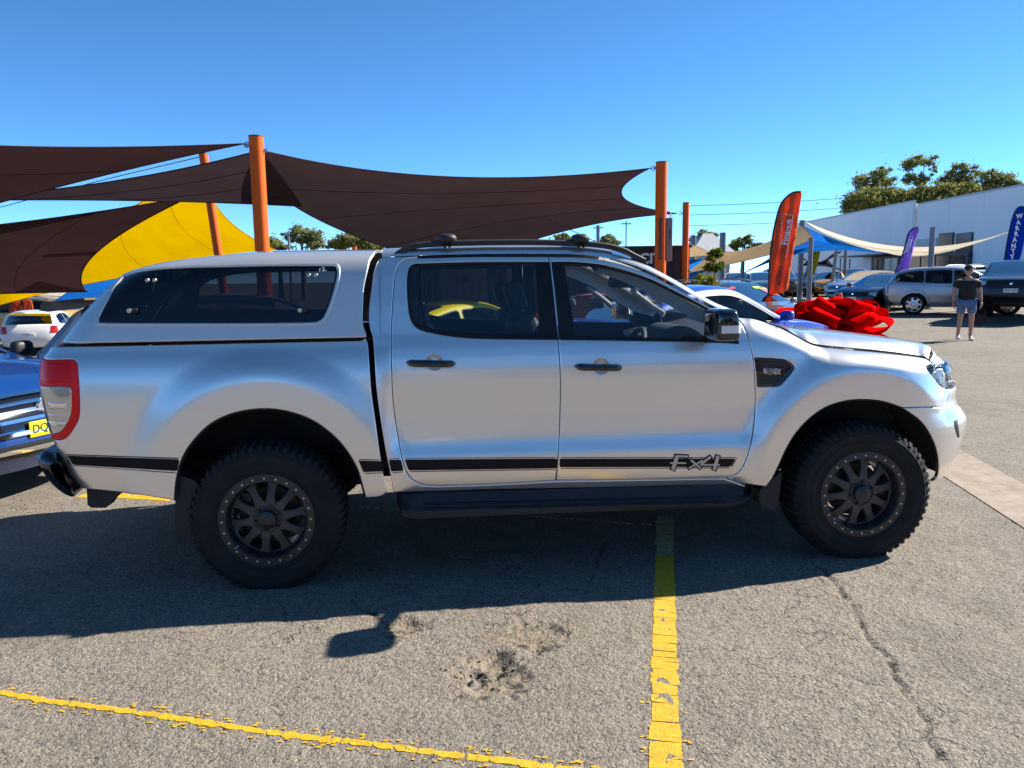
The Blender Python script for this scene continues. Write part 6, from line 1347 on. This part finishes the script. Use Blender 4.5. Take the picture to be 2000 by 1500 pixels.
# ================================================================ feather banners
cloth('banner_orange', (.74, .165, .065), .5); cloth('banner_purple', (.32, .20, .62), .5); cloth('banner_blue', (.010, .07, .40), .45); cloth('banner_yellow', (.70, .56, .02), .5); mat('banner_ink', (.22, .03, .02), .7); mat('banner_white', (.85, .82, .82), .7); mat('pole_black', (.012, .012, .013), .4)
def banner(name, px, dep, m_, label, sleeve, footpx, wave=.03):
    P = spline(px, 4, True); pl = [D(a, b, dep) for a, b in P]; c = np.mean(pl, 0); ft = D(*footpx, dep); g_ = float(gz(ft[0], ft[1]))
    root = empty('feather_banner', (ft[0], ft[1], g_), label, 'banner', 'feather banners in the yard')
    P = resample(P, 4, True); lo, hi = P.min(0), P.max(0); gx, gy = np.meshgrid(np.arange(lo[0], hi[0], 4), np.arange(lo[1], hi[1], 4)); g = np.stack([gx.ravel(), gy.ravel()], -1); g = g[inside(P, g)]; g = g[segdist(P, g) > 1.6]
    v, f = cdt([P], g, lambda q: inside(P, q)); wv = wave*np.sin(v[:, 0]*.35+v[:, 1]*.06)+wave*.6*np.sin(v[:, 1]*.11)
    X = np.array([D(a, b, dep+w_) for (a, b), w_ in zip(v, wv)])
    s = np.einsum('ij,ij->i', np.cross(X[f[:, 1]]-X[f[:, 0]], X[f[:, 2]]-X[f[:, 0]]), X[f[:, 0]]-CAM) > 0; f[s] = f[s][:, ::-1]
    o = mesh('fabric', X, f, m_, root, 60); md = o.modifiers.new('thickness', 'SOLIDIFY'); md.thickness = .006; md.offset = -1
    S_ = [D(a, b, dep-.01) for a, b in spline(sleeve, 5)]; MB().tube([(ft[0], ft[1], g_)]+[np.array(S_[0])*.5+np.array([ft[0], ft[1], g_])*.5]+S_, [.014]*2+[.022]*(len(S_)-1)+[.012], 8).build('pole', 'pole_black', root, 50)
    b = MB(); b.box((ft[0], ft[1], g_+.02), (.5, .06, .03)); b.box((ft[0], ft[1], g_+.02), (.06, .5, .03)); b.build('cross_base', 'pole_black', root)
    return root, dep
z3 = lambda *p: [(1470+a/6.246, 360+b/6.246) for a, b in p]
fl, dp = banner('feather_banner', z3((594, 92), (500, 102), (420, 155), (350, 235), (310, 340), (270, 510), (235, 710), (207, 1000), (192, 1200), (192, 1342), (300, 1336), (400, 1310), (436, 1255), (460, 1050), (520, 700), (560, 400), (588, 200)), 18., 'banner_orange', 'orange feather banner with white and dark lettering behind the parked cars', z3((192, 1342), (205, 1000), (235, 700), (270, 505), (312, 335), (352, 232), (422, 150), (500, 100), (594, 90)), (1543, 600))
def along(p0, p1, dep, off=-.045):
    a, b = D(*p0, dep+off), D(*p1, dep+off); x = Vector(b-a); v = Vector(CAM-(a+b)/2); y = v.cross(x); return frame((a+b)/2, x, y), x.length
M, Ln = along(*z3((395, 748), (440, 418)), dp); text_mesh('lettering', 'Finance', Ln*.315, 'banner_white', fl, M, True, .004)
M, Ln = along(*z3((300, 1243), (345, 985)), dp); text_mesh('lettering', 'ezilend', Ln*.325, 'banner_ink', fl, M, True, .001)
def lines(nm, pts, r_, m_, par, dep, off=-.04): MB().tube([D(*p, dep+off) for p in pts], r_, 4).build(nm, m_, par, 0)
lines('bracket', z3((388, 365), (462, 378), (470, 350)), .006, 'banner_white', fl, dp); lines('bracket', z3((490, 372), (480, 480), (440, 700), (405, 905)), .008, 'banner_white', fl, dp); lines('bracket', z3((362, 345), (350, 540), (330, 770)), .004, 'banner_white', fl, dp)
lines('car_outline', spline(z3((345, 940), (318, 920), (305, 870), (312, 830), (340, 800), (375, 775), (395, 790), (400, 825), (385, 860)), 4), .004, 'banner_ink', fl, dp)
for q in ((385, 812), (372, 905)): lines('car_outline', z3(*[(q[0]+16*cos(u), q[1]+20*sin(u)) for u in np.linspace(0, 2*pi, 13)]), .004, 'banner_ink', fl, dp)
z5 = lambda *p: [(1240+a/2.6316, 280+b/2.6316) for a, b in p]
fl2, dp2 = banner('feather_banner', z5((1462, 433), (1430, 438), (1404, 468), (1388, 530), (1366, 600), (1338, 655), (1365, 661), (1396, 662), (1418, 600), (1440, 510), (1456, 465)), 28., 'banner_purple', 'purple feather banner above the parked silver wagon', z5((1338, 655), (1366, 598), (1388, 528), (1404, 466), (1430, 437), (1462, 432)), (1748, 575))
M, Ln = along(*z5((1392, 566), (1420, 486)), dp2); text_mesh('lettering', 'FINANCE', Ln*.20, 'banner_white', fl2, M, True, .006)
lines('bracket', z5((1384, 566), (1414, 478), (1428, 481), (1400, 580)), .012, 'banner_white', fl2, dp2)
z8 = lambda *p: [(1880+a/5, 380+b/5) for a, b in p]
fl3, dp3 = banner('feather_banner', z8((596, 114), (548, 124), (512, 168), (482, 250), (444, 420), (415, 590), (396, 724), (460, 732), (530, 690), (570, 600), (600, 480), (640, 300), (660, 170), (640, 125)), 29.5, 'banner_blue', 'blue feather banner with a column of white capitals at the picture edge of the yard', z8((396, 724), (414, 588), (443, 418), (481, 248), (511, 166), (548, 122), (600, 112)), (1955, 640))
fl3['label'] = 'blue feather banner with a column of white capitals behind the black pickup'
for ch, px in zip('WARRANTY', ((556, 212), (545, 276), (534, 330), (524, 386), (509, 442), (498, 502), (494, 556), (485, 610))):
    a = z8(px)[0]; M, _ = along((a[0]-3, a[1]+.4), (a[0]+3, a[1]-.4), dp3); text_mesh('lettering', ch, .235, 'banner_white', fl3, M, True, .012)
lines('emblem', z8((425, 700), (440, 668), (458, 690), (440, 700), (520, 690)), .012, 'banner_white', fl3, dp3)
fl4, dp4 = banner('feather_banner', [(1602, 486), (1590, 488), (1583, 500), (1574, 530), (1571, 540), (1586, 540), (1596, 520)], 37., 'banner_yellow', 'yellow feather banner under the blue sail', [(1571, 540), (1575, 528), (1583, 499), (1590, 487), (1602, 485)], (1572, 575))
for y in (496, 504, 512, 519): lines('print', [(1590-(y-496)*.3, y), (1593-(y-496)*.3, y-1.5)], .03, 'pole_black', fl4, dp4)
for k, (px, col) in enumerate((((28, 597), 'orange banner with a dark capital letter in the far left yard'), ((52, 598), 'orange red banner without lettering in the far left yard'))):
    x, y = px; f_, d_ = banner('feather_banner', [(x-8, y-10), (x+10, y-10), (x+12, y+22), (x-8, y+24)], 30, 'banner_orange', col, [(x-8, y+24), (x-8, y+8), (x-8, y-10)], (x-8, y+45))
    if k == 0: M, _ = along((x-3, y+3), (x+6, y+3), 30); text_mesh('lettering', 'A', .3, 'banner_ink', f_, M, True, .006)
# ================================================================ cars of the yard
def gp(px, py): p = G(px, py); return Vector((p[0], p[1], float(gz(p[0], p[1]))))
def at_(px, dep):            # ground under a pixel column at a depth
    p = D(px, 545, dep); return Vector((p[0], p[1], float(gz(p[0], p[1]))))
CG = 'cars parked in the yard'
def carx(name, typ, pm, pos, head, label, off=(0, 0), **k):
    hd = np.array(head, float); hd /= np.linalg.norm(hd); sd = np.array([-hd[1], hd[0]]); p = np.array(pos[:2])+hd*off[0]+sd*off[1]
    return car(name, typ, pm, (p[0], p[1], float(gz(p[0], p[1]))), hd, label, 'car', CG, **k)
# blue pickup nosing in behind the tail
hb = np.array([.93, -.37]); fr_ = D(94, 790, 5.6)
blu = carx('parked_car', 'suv', 'paint_blue', (fr_[0], fr_[1]), hb, 'blue wagon with chrome grille and yellow number plate nosing up to the silver pickup tail', (-2.4, 0), plate='plate_yellow', zs=.87, emblem=True)
P, n_ = blu[1](7.95, 0); M = frame((P[0]+.0235, 0, P[2]), (0, 1, 0), (0, 0, 1)); text_mesh('plate_text', 'DQ', .085, 'plate_text', blu[0], M@Matrix.Translation((-.10, 0, 0)), False, .001)
for f in (7.0, 7.95, 8.35): blu[2]('chrome_bar', [(f, -.62), (f, .62), (f+.10, .60), (f+.10, -.60)], 'chrome', .022)
carx('parked_car', 'hatch', 'paint_ltgrey', at_(86, 7.4), (.97, .22), 'light grey hatchback with a black roof spoiler behind the canopy', (2.02, 0), roofm='paint_black')
hs_ = [o for o in bpy.data.objects if o.get('label', '').startswith('light grey hatchback')][0]; b = MB(); b.prism([(-1.35, 1.445), (-1.80, 1.445), (-1.92, 1.43), (-1.95, 1.36), (-1.88, 1.345), (-1.62, 1.37)], -.60, .60); b.build('spoiler', 'gloss_black', hs_, 30, False)
carx('parked_car', 'hatch', 'paint_white', at_(48, 25), (-.25, .97), 'white hatchback seen from behind beyond the blue wagon', (1.9, 0))
carx('parked_car', 'suv', 'paint_bronze', at_(35, 32), (-.98, .2), 'bronze gold wagon parked across behind the white hatchback', (0, 0), roofrails=True)
carx('parked_car', 'sedan', 'paint_black', at_(50, 38), (.9, -.4), 'black sedan beyond the bronze gold wagon', (0, 0))
carx('parked_car', 'hatch', 'paint_white', at_(84, 46), (.5, -.87), 'white hatchback deep under the cream sail', (0, 0)); carx('parked_car', 'suv', 'paint_white', at_(8, 48), (.5, -.87), 'white wagon deep under the cream sail', (0, 0))
carx('parked_car', 'coupe', 'paint_yellow', at_(905, 14.5), (.85, .53), 'yellow coupe seen through the pickup rear door window', (0, 0), gl='car_glass_light', rims='rim_dark')
carx('parked_car', 'sedan', 'paint_red', at_(1127, 15.5), (.75, .66), 'red sedan seen through the pickup front door window', (1.6, 0), gl='car_glass_light')
bs = carx('parked_car', 'coupe', 'paint_royal', at_(1440, 11.2), (.88, .47), 'royal blue sedan with the giant red bow on its bonnet', (-.98, 0), gl='car_glass_light', zs=1.10, rims='rim_dark')
gs = carx('parked_car', 'suv', 'paint_grey', at_(1468, 18), (.50, -.87), 'dark grey wagon with price stickers on its windscreen', (-.6, 0), roofrails=True, zs=.93)
mat('st_red', (.55, .02, .02), .5); mat('st_lime', (.55, .85, .05), .5); mat('st_purple', (.25, .05, .40), .5); mat('st_orange', (.85, .25, .02), .5); mat('st_yellow', (.9, .6, .02), .5); mat('st_pink', (.75, .25, .35), .5)
gs[2]('sticker', [(5.40, .20), (5.40, .58), (5.56, .60), (5.56, .21)], 'st_purple', .012); gs[2]('sticker', [(5.57, .22), (5.57, .60), (5.70, .62), (5.70, .24)], 'st_red', .012)
gs[2]('sticker', [(5.28, .10), (5.28, .56), (5.38, .57), (5.38, .10)], 'st_lime', .012); gs[2]('sticker', [(5.24, -.70), (5.22, -.42), (5.32, -.40), (5.36, -.70)], 'st_red', .012)
def wstext(s, p, tl, size, m_, c=gs):
    P, n_ = c[1](p, tl); P2, _ = c[1](p-.1, tl); M = frame(P+n_*.016, (0, 1, 0), P2-P); text_mesh('sticker_text', s, size, m_, c[0], M, False, .004)
wstext('SALE', 5.635, .42, .085, 'st_yellow'); wstext('$18,990', 5.33, .33, .075, 'plate_text')
# far right rows
carx('parked_car', 'sedan', 'paint_navy', at_(1572, 46), (-.35, -.94), 'navy blue sedan facing out under the blue sail', (-2.2, 0))
carx('parked_car', 'hatch', 'paint_gold', at_(1622, 44), (-.45, -.89), 'golden orange hatchback facing out under the blue sail', (-2.0, 0))
carx('parked_car', 'sedan', 'paint_black', at_(1602, 50), (-.35, -.94), 'black sedan between the navy sedan and the golden hatchback', (-2.2, 0))
carx('parked_car', 'suv', 'paint_red', at_(1672, 52), (-.45, -.89), 'red wagon behind the white hatchback', (-2.2, 0))
carx('parked_car', 'hatch', 'paint_white', at_(1657, 37.5), (-.90, -.42), 'white hatchback with grey alloy wheels in front of the warehouse', (-1.30, 0), rims='rim_grey', ns=6)
carx('parked_car', 'sedan', 'paint_black', at_(1692, 29.5), (-.86, -.50), 'black sedan with dark wheels beside the silver wagon', (-1.40, 0), rims='rim_dark', ns=7)
carx('parked_car', 'suv', 'paint_silver', gp(1783, 616), (.85, -.53), 'silver wagon with grey cladding parked beside the walking man', (1.42, .9), rims='rim_silver', ns=7, lower='rim_grey')
carx('parked_car', 'sedan', 'paint_white', at_(1925, 34), (.8, .6), 'white sedan with only its roof showing behind the silver wagon', (0, 0))
carx('parked_car', 'suv', 'paint_white', at_(1905, 42), (.9, .3), 'white wagon with roof racks behind the white sedan', (0, 0), roofrails=True)
carx('parked_car', 'suv', 'paint_black', at_(1530, 44), (-.3, -.95), 'black wagon partly hidden by the orange feather banner', (-2.2, 0))
carx('parked_car', 'hatch', 'paint_silver', at_(1500, 40), (-.3, -.95), 'silver hatchback under the tan sail behind the dark grey wagon', (-2.2, 0)); carx('parked_car', 'hatch', 'paint_white', at_(1445, 42), (-.3, -.95), 'white hatchback far under the tan sail', (-2, 0))
# black pickup on ramps
hp = np.array([-.66, -.75]); hp /= np.linalg.norm(hp); up_ = at_(1976, 22.5); bt = car('pickup_truck', 'ute', 'paint_black', (up_[0]-hp[0]*2.3, up_[1]-hp[1]*2.3, .16), hp, 'black pickup with its front wheels up on red steel ramps', 'pickup truck', rims='rim_dark', ns=6, plate='plate_white')
bt[0].rotation_euler = (0, R(-3.6), math.atan2(hp[1], hp[0]))
mat('ramp_red', (.16, .035, .02), .6, .3)
for s, lab in ((-1, 'red steel ramp under the black pickup wheel beside the walking man'), (1, 'red steel ramp under the other front wheel of the black pickup')):
    sd = np.array([-hp[1], hp[0]]); c = np.array([up_[0], up_[1]])-hp*.62+sd*s*.76; root = empty('car_ramp', (c[0], c[1], 0), lab, 'ramp', 'steel car ramps', math.atan2(hp[1], hp[0]))
    for yy in (-.12, .12): MB().tube([(1.35, yy, .02), (.35, yy, .30), (-.30, yy, .31)], .022, 6).build('rail', 'ramp_red', root, 40, False)
    for k in range(9): x = 1.25-k*.185; z = np.interp(-x, [-1.35, -.35, .3], [.02, .30, .31]); MB().tube([(x, -.12, z), (x, .12, z)], .018, 6).build('rung', 'ramp_red', root, 40, False)
    for x, z in ((.75, .19), (.35, .29), (-.02, .30), (-.28, .30)):
        for yy in (-.12, .12): MB().tube([(x, yy, z), (x-.06, yy*1.2, .0)], .014, 6).build('leg', 'ramp_red', root, 40, False)
# ================================================================ giant red bow
cloth('ribbon_red', (.75, .004, .004), .3)
bc_ = D(1624, 642, 12.0); bw_ = empty('gift_bow', (bc_[0], bc_[1], bc_[2]-.05), 'giant red ribbon bow lying on the bonnet of the royal blue sedan', 'gift bow')
r = np.random.default_rng(4)
def loop(az, el, Lp, wd, fat, z0_, roll=0.):
    """one ribbon loop from the knot out and back, twisted at its root"""
    d = np.array([cos(az)*cos(el), sin(az)*cos(el), sin(el)]); s0 = np.array([-sin(az), cos(az), 0]); u0 = np.cross(d, s0)*-1; u0 = u0 if u0[2] > 0 else -u0; rows = []
    for q in np.linspace(0, 1, 30):
        a = 2*pi*q; ra = Lp*(.5-.5*cos(a))**.8; hgt = -fat*sin(a)*(.35+.65*sin(pi*q)); rl = roll*sin(pi*q)+(.9-roll)*(1-sin(pi*q))*(1 if q < .5 else -1)*.8
        sdv = s0*cos(rl)+u0*sin(rl); upv = u0*cos(roll)-s0*sin(roll); p = np.array([bc_[0], bc_[1], bc_[2]+z0_])+d*ra+upv*hgt; w_ = wd*(.22+.78*min(1, sin(pi*q)*1.25)); rows.append([p+sdv*w_*e for e in np.linspace(-.5, .5, 5)])
    o = MB().grid(rows).build('loop', 'ribbon_red', bw_, 50); md = o.modifiers.new('thickness', 'SOLIDIFY'); md.thickness = .008
for k in range(8): loop(2*pi*k/8+.1+r.uniform(-.15, .15), R(r.uniform(0, 12)), .86+r.uniform(-.12, .10), .42, .13, .05, r.uniform(-.5, .5))
for k in range(7): loop(2*pi*k/7+.4+r.uniform(-.15, .15), R(r.uniform(20, 34)), .64+r.uniform(-.08, .08), .44, .15, .07, r.uniform(-.6, .6))
for k in range(4): loop(2*pi*k/4-1.0, R(r.uniform(44, 60)), .40, .38, .14, .10, r.uniform(-.5, .5))
for az in (.0, 2.9, -1.2):      # tails
    d = np.array([cos(az), sin(az), 0]); sdv = np.array([-sin(az), cos(az), 0]); rows = [[np.array([bc_[0], bc_[1], bc_[2]-.02+.06*sin(4*q)-.10*q*q])+d*q*.95+sdv*e*.28 for e in np.linspace(-.5, .5, 4)] for q in np.linspace(0, 1, 12)]
    o = MB().grid(rows).build('tail', 'ribbon_red', bw_, 60); md = o.modifiers.new('thickness', 'SOLIDIFY'); md.thickness = .008
V_ = superell((bc_[0], bc_[1], bc_[2]+.30), (.09, .09, .08), .9, .9, 10, 16); MB().grid(np.concatenate([V_, V_[:, :1]], 1)).build('knot', 'ribbon_red', bw_, 60)
# traffic cone
c = at_(1643, 14.5); tz = D(1643, 572, 14.5)[2]; co = empty('traffic_cone', c, 'orange traffic cone standing behind the giant red bow', 'cone'); hz_ = max(.55, tz-c.z)
mat('cone_orange', (.75, .13, .02), .5); MB().lathe([(.018, hz_), (.03, hz_-.01), (.145, .05), (.145, .03)], 20, 'z', c).build('cone', 'cone_orange', co); b = MB(); b.box((c.x, c.y, c.z+.018), (.38, .38, .035), bev=.01); b.build('base', 'cone_orange', co)
# ================================================================ people
mat('skin', (.46, .26, .18), .6); mat('shirt_black', (.012, .012, .014), .8); mat('denim', (.10, .17, .30), .85, vary=.25, vscale=30); mat('shoe', (.55, .55, .56), .7); mat('cap_black', (.012, .012, .013), .8); mat('hair_grey', (.25, .23, .21), .9); mat('sock', (.4, .4, .42), .9); mat('hat_straw', (.30, .18, .08), .8); mat('shirt_white', (.7, .7, .72), .8)
def skin(name, verts, edges, radii, m_, parent, root_=0, sub=2):
    me = bpy.data.meshes.new(name); me.from_pydata([tuple(map(float, v)) for v in verts], edges, []); o = bpy.data.objects.new(name, me); COL.objects.link(o); o.parent = parent; me.materials.append(MATS[m_])
    bm = bmesh.new(); bm.from_mesh(me); ly = bm.verts.layers.skin.verify(); bm.verts.ensure_lookup_table()
    for i, v in enumerate(bm.verts): q = radii[i]; v[ly].radius = q if isinstance(q, tuple) else (q, q); v[ly].use_root = (i == root_)
    bm.to_mesh(me); bm.free(); md = o.modifiers.new('skin', 'SKIN'); md.use_smooth_shade = True; md.branch_smoothing = .6; md2 = o.modifiers.new('smooth', 'SUBSURF'); md2.levels = sub; md2.render_levels = sub; return o
def person(pos, face, label, hat=False):
    """x forward, y left; standing mid-stride"""
    p = empty('person', pos, label, 'person', None, math.atan2(face[1], face[0])); H_ = 1.70
    # body: pelvis, spine, neck, head; arms; legs
    V = [(0, 0, .93), (.0, 0, 1.10), (.0, 0, 1.28), (-.01, 0, 1.42), (.0, 0, 1.50),
         (0, .10, .88), (.07, .105, .50), (.02, .11, .09), (.13, .115, .035), (.20, .12, .03),
         (0, -.10, .88), (-.02, -.105, .48), (-.13, -.11, .12), (-.05, -.115, .05), (.02, -.12, .035),
         (-.01, .19, 1.38), (-.06, .265, 1.12), (.0, .285, .90), (-.01, -.19, 1.38), (.0, -.265, 1.11), (.09, -.27, .90)]
    E_ = [(0, 1), (1, 2), (2, 3), (3, 4), (0, 5), (5, 6), (6, 7), (7, 8), (8, 9), (0, 10), (10, 11), (11, 12), (12, 13), (13, 14), (3, 15), (15, 16), (16, 17), (3, 18), (18, 19), (19, 20)]
    rd = [(.15, .12), (.155, .12), (.16, .115), (.12, .09), .055, .085, .055, .037, .034, .03, .085, .055, .037, .034, .03, .058, .042, .028, .058, .042, .028]
    skin('body', V, E_, rd, 'skin', p)
    # hands with fingers
    for (w0, s) in ((V[17], 1), (V[20], -1)):
        w0 = np.array(w0); hv = [w0, w0+[.01, 0, -.05], w0+[.02, 0, -.09]]; he = [(0, 1), (1, 2)]; hr = [.026, (.034, .018), (.034, .016)]
        for k, (dx, ln_) in enumerate(((.030, .065), (.012, .075), (-.008, .07), (-.026, .055))): hv += [w0+[.02+dx, 0, -.10], w0+[.03+dx, -s*.012, -.10-ln_*.55], w0+[.035+dx, -s*.03, -.10-ln_]]; n0 = len(hv); he += [(2, n0-3), (n0-3, n0-2), (n0-2, n0-1)]; hr += [.0095, .009, .008]
        hv += [w0+[.045, 0, -.05], w0+[.060, -s*.01, -.085]]; n0 = len(hv); he += [(1, n0-2), (n0-2, n0-1)]; hr += [.011, .009]
        skin('hand', hv, he, hr, 'skin', p, 0, 1)
    # head
    Hd = superell((.02, 0, 1.615), (.098, .076, .125), .95, .95, 18, 24); zr_ = (Hd[..., 2]-1.615)/.125; Hd[..., 0] += np.where(Hd[..., 0] > .02, .012*np.exp(-((zr_+.55)/.35)**2), 0); Hd[..., 1] *= 1-.18*np.clip(-zr_, 0, 1)
    hd = MB().grid(np.concatenate([Hd, Hd[:, :1]], 1)).build('head', 'skin', p, 60, False)
    b = MB(); b.add([(.112, -.014, 1.585), (.112, .014, 1.585), (.142, 0, 1.588), (.115, 0, 1.635)], [(0, 1, 2), (0, 2, 3), (1, 3, 2), (0, 3, 1)]); b.build('nose', 'skin', hd, 60, False)
    b = MB(); b.box((.108, 0, 1.548), (.012, .045, .010), bev=.003); b.build('mouth', mat('lips', (.35, .13, .11), .6), hd, 30, False)
    for s in (-1, 1): V_ = superell((.01, s*.078, 1.61), (.022, .012, .034), .9, .9, 6, 10); MB().grid(np.concatenate([V_, V_[:, :1]], 1)).build('ear', 'skin', hd, 60, False); b = MB(); b.box((.112, s*.035, 1.632), (.014, .05, .032), bev=.006); b.tube([(.105, s*.06, 1.637), (.01, s*.083, 1.637)], .004, 5); b.build('sunglasses', 'gloss_black', p, 40, False)
    Hh = superell((.012, 0, 1.63), (.103, .081, .122), .95, .95, 14, 20); Hh = Hh[7:]; Hh = Hh[:, :]; Hh[..., 0] -= .012; MB().grid(np.concatenate([Hh, Hh[:, :1]], 1)).build('hair', 'hair_grey', p, 60, False)
    if hat:
        b = MB(); b.lathe([(0, 1.80), (.07, 1.795), (.095, 1.75), (.105, 1.685), (.24, 1.665), (.25, 1.672), (.11, 1.70)], 28, 'z', (.01, 0, 0)); b.build('hat', 'hat_straw', p, 40, False)
    else:
        C_ = superell((.012, 0, 1.655), (.112, .09, .108), .9, .9, 14, 24)[7:]; b = MB(); b.grid(np.concatenate([C_, C_[:, :1]], 1)); b.build('cap', 'cap_black', p, 60, False)
        b = MB(); rows = [[(.10+q*.085*math.sqrt(max(0, 1-(e/.5)**2*.6)), e*.16, 1.665-.018*q-.01*(2*e)**2) for e in np.linspace(-.5, .5, 9)] for q in np.linspace(0, 1, 5)]; b.grid(rows); o = b.build('cap_peak', 'cap_black', p, 60, False); md = o.modifiers.new('t', 'SOLIDIFY'); md.thickness = .006
    # clothes follow the body, a little wider
    sv = [V[0], V[1], V[2], V[3], (-.005, 0, 1.46), V[15], (-.04, .245, 1.22), V[18], (-.01, -.245, 1.21)]; sv[0] = (0, 0, .90)
    skin('shirt', sv, [(0, 1), (1, 2), (2, 3), (3, 4), (3, 5), (5, 6), (3, 7), (7, 8)], [(.18, .20), (.185, .20), (.20, .20), (.17, .17), .065, .088, .070, .088, .070], 'shirt_black' if not hat else 'shirt_white', p)
    skin('shorts', [(0, 0, .95), V[5], (.045, .105, .60), V[10], (-.01, -.105, .59)], [(0, 1), (1, 2), (0, 3), (3, 4)], [(.175, .145), .115, .095, .115, .095], 'denim', p)
    for (a, bb, c3) in ((V[7], V[8], V[9]), (V[12], V[13], V[14])):
        a, bb, c3 = map(np.array, (a, bb, c3)); skin('shoe', [a+[-.02, 0, -.035], bb+[-.02, 0, -.002], c3+[.03, 0, .0]], [(0, 1), (1, 2)], [(.044, .042), (.048, .036), (.042, .028)], 'shoe', p, 0, 2); skin('sock', [a+[0, 0, .09], a+[0, 0, -.01]], [(0, 1)], [.045, .043], 'sock', p, 0, 1)
    return p
pp = gp(1883, 664); fm = np.array([CX-pp.x, -CD-pp.y])+np.array([4, 0]); mn = person(pp, fm, 'man in black polo shirt, denim shorts and cap walking across the lot'); mn.scale = (1.02, 1.05, 1.0)

# ================================================================ added behind the camera, out of view: cars and trees for the paint to mirror
carx('parked_car', 'suv', 'paint_white', (-1.2, -13.5), (-.98, -.2), 'unseen white wagon added opposite the pickup tail for the paint to mirror')
carx('parked_car', 'sedan', 'paint_silver', (4.2, -14.5), (-.98, .15), 'unseen silver sedan added opposite the pickup doors for the paint to mirror')
carx('parked_car', 'hatch', 'paint_red', (9.6, -14.), (-.97, .2), 'unseen red hatchback added opposite the pickup nose for the paint to mirror')
r = np.random.default_rng(31); k = 9000; X = r.uniform(-110, 110, k); hgt = 5.5+2.2*np.sin(X*.11)+1.6*np.sin(X*.31+1)+1.2*np.sin(X*.83); zc_ = hgt*r.random(k)**.7; Yv = -42-r.uniform(0, 5, k)
p = np.stack([X, Yv, zc_], -1); a = r.normal(size=(k, 3)); a /= np.linalg.norm(a, axis=1)[:, None]; e = np.cross(a, r.normal(size=(k, 3))); e /= np.linalg.norm(e, axis=1)[:, None]; s = r.uniform(.5, 1.3, (k, 1)); V = np.stack([p-a*s, p+e*s*.6, p+a*s, p-e*s*.6], 1).reshape(-1, 3)
tag(mesh('reflection_tree_belt', V, np.arange(len(V)).reshape(-1, 4), 'leaf_dark', None, 0), 'unseen belt of trees added behind the camera to darken the mirrored horizon', 'trees', kind='stuff')  # out of view, added to cut the horizon glow in the reflections
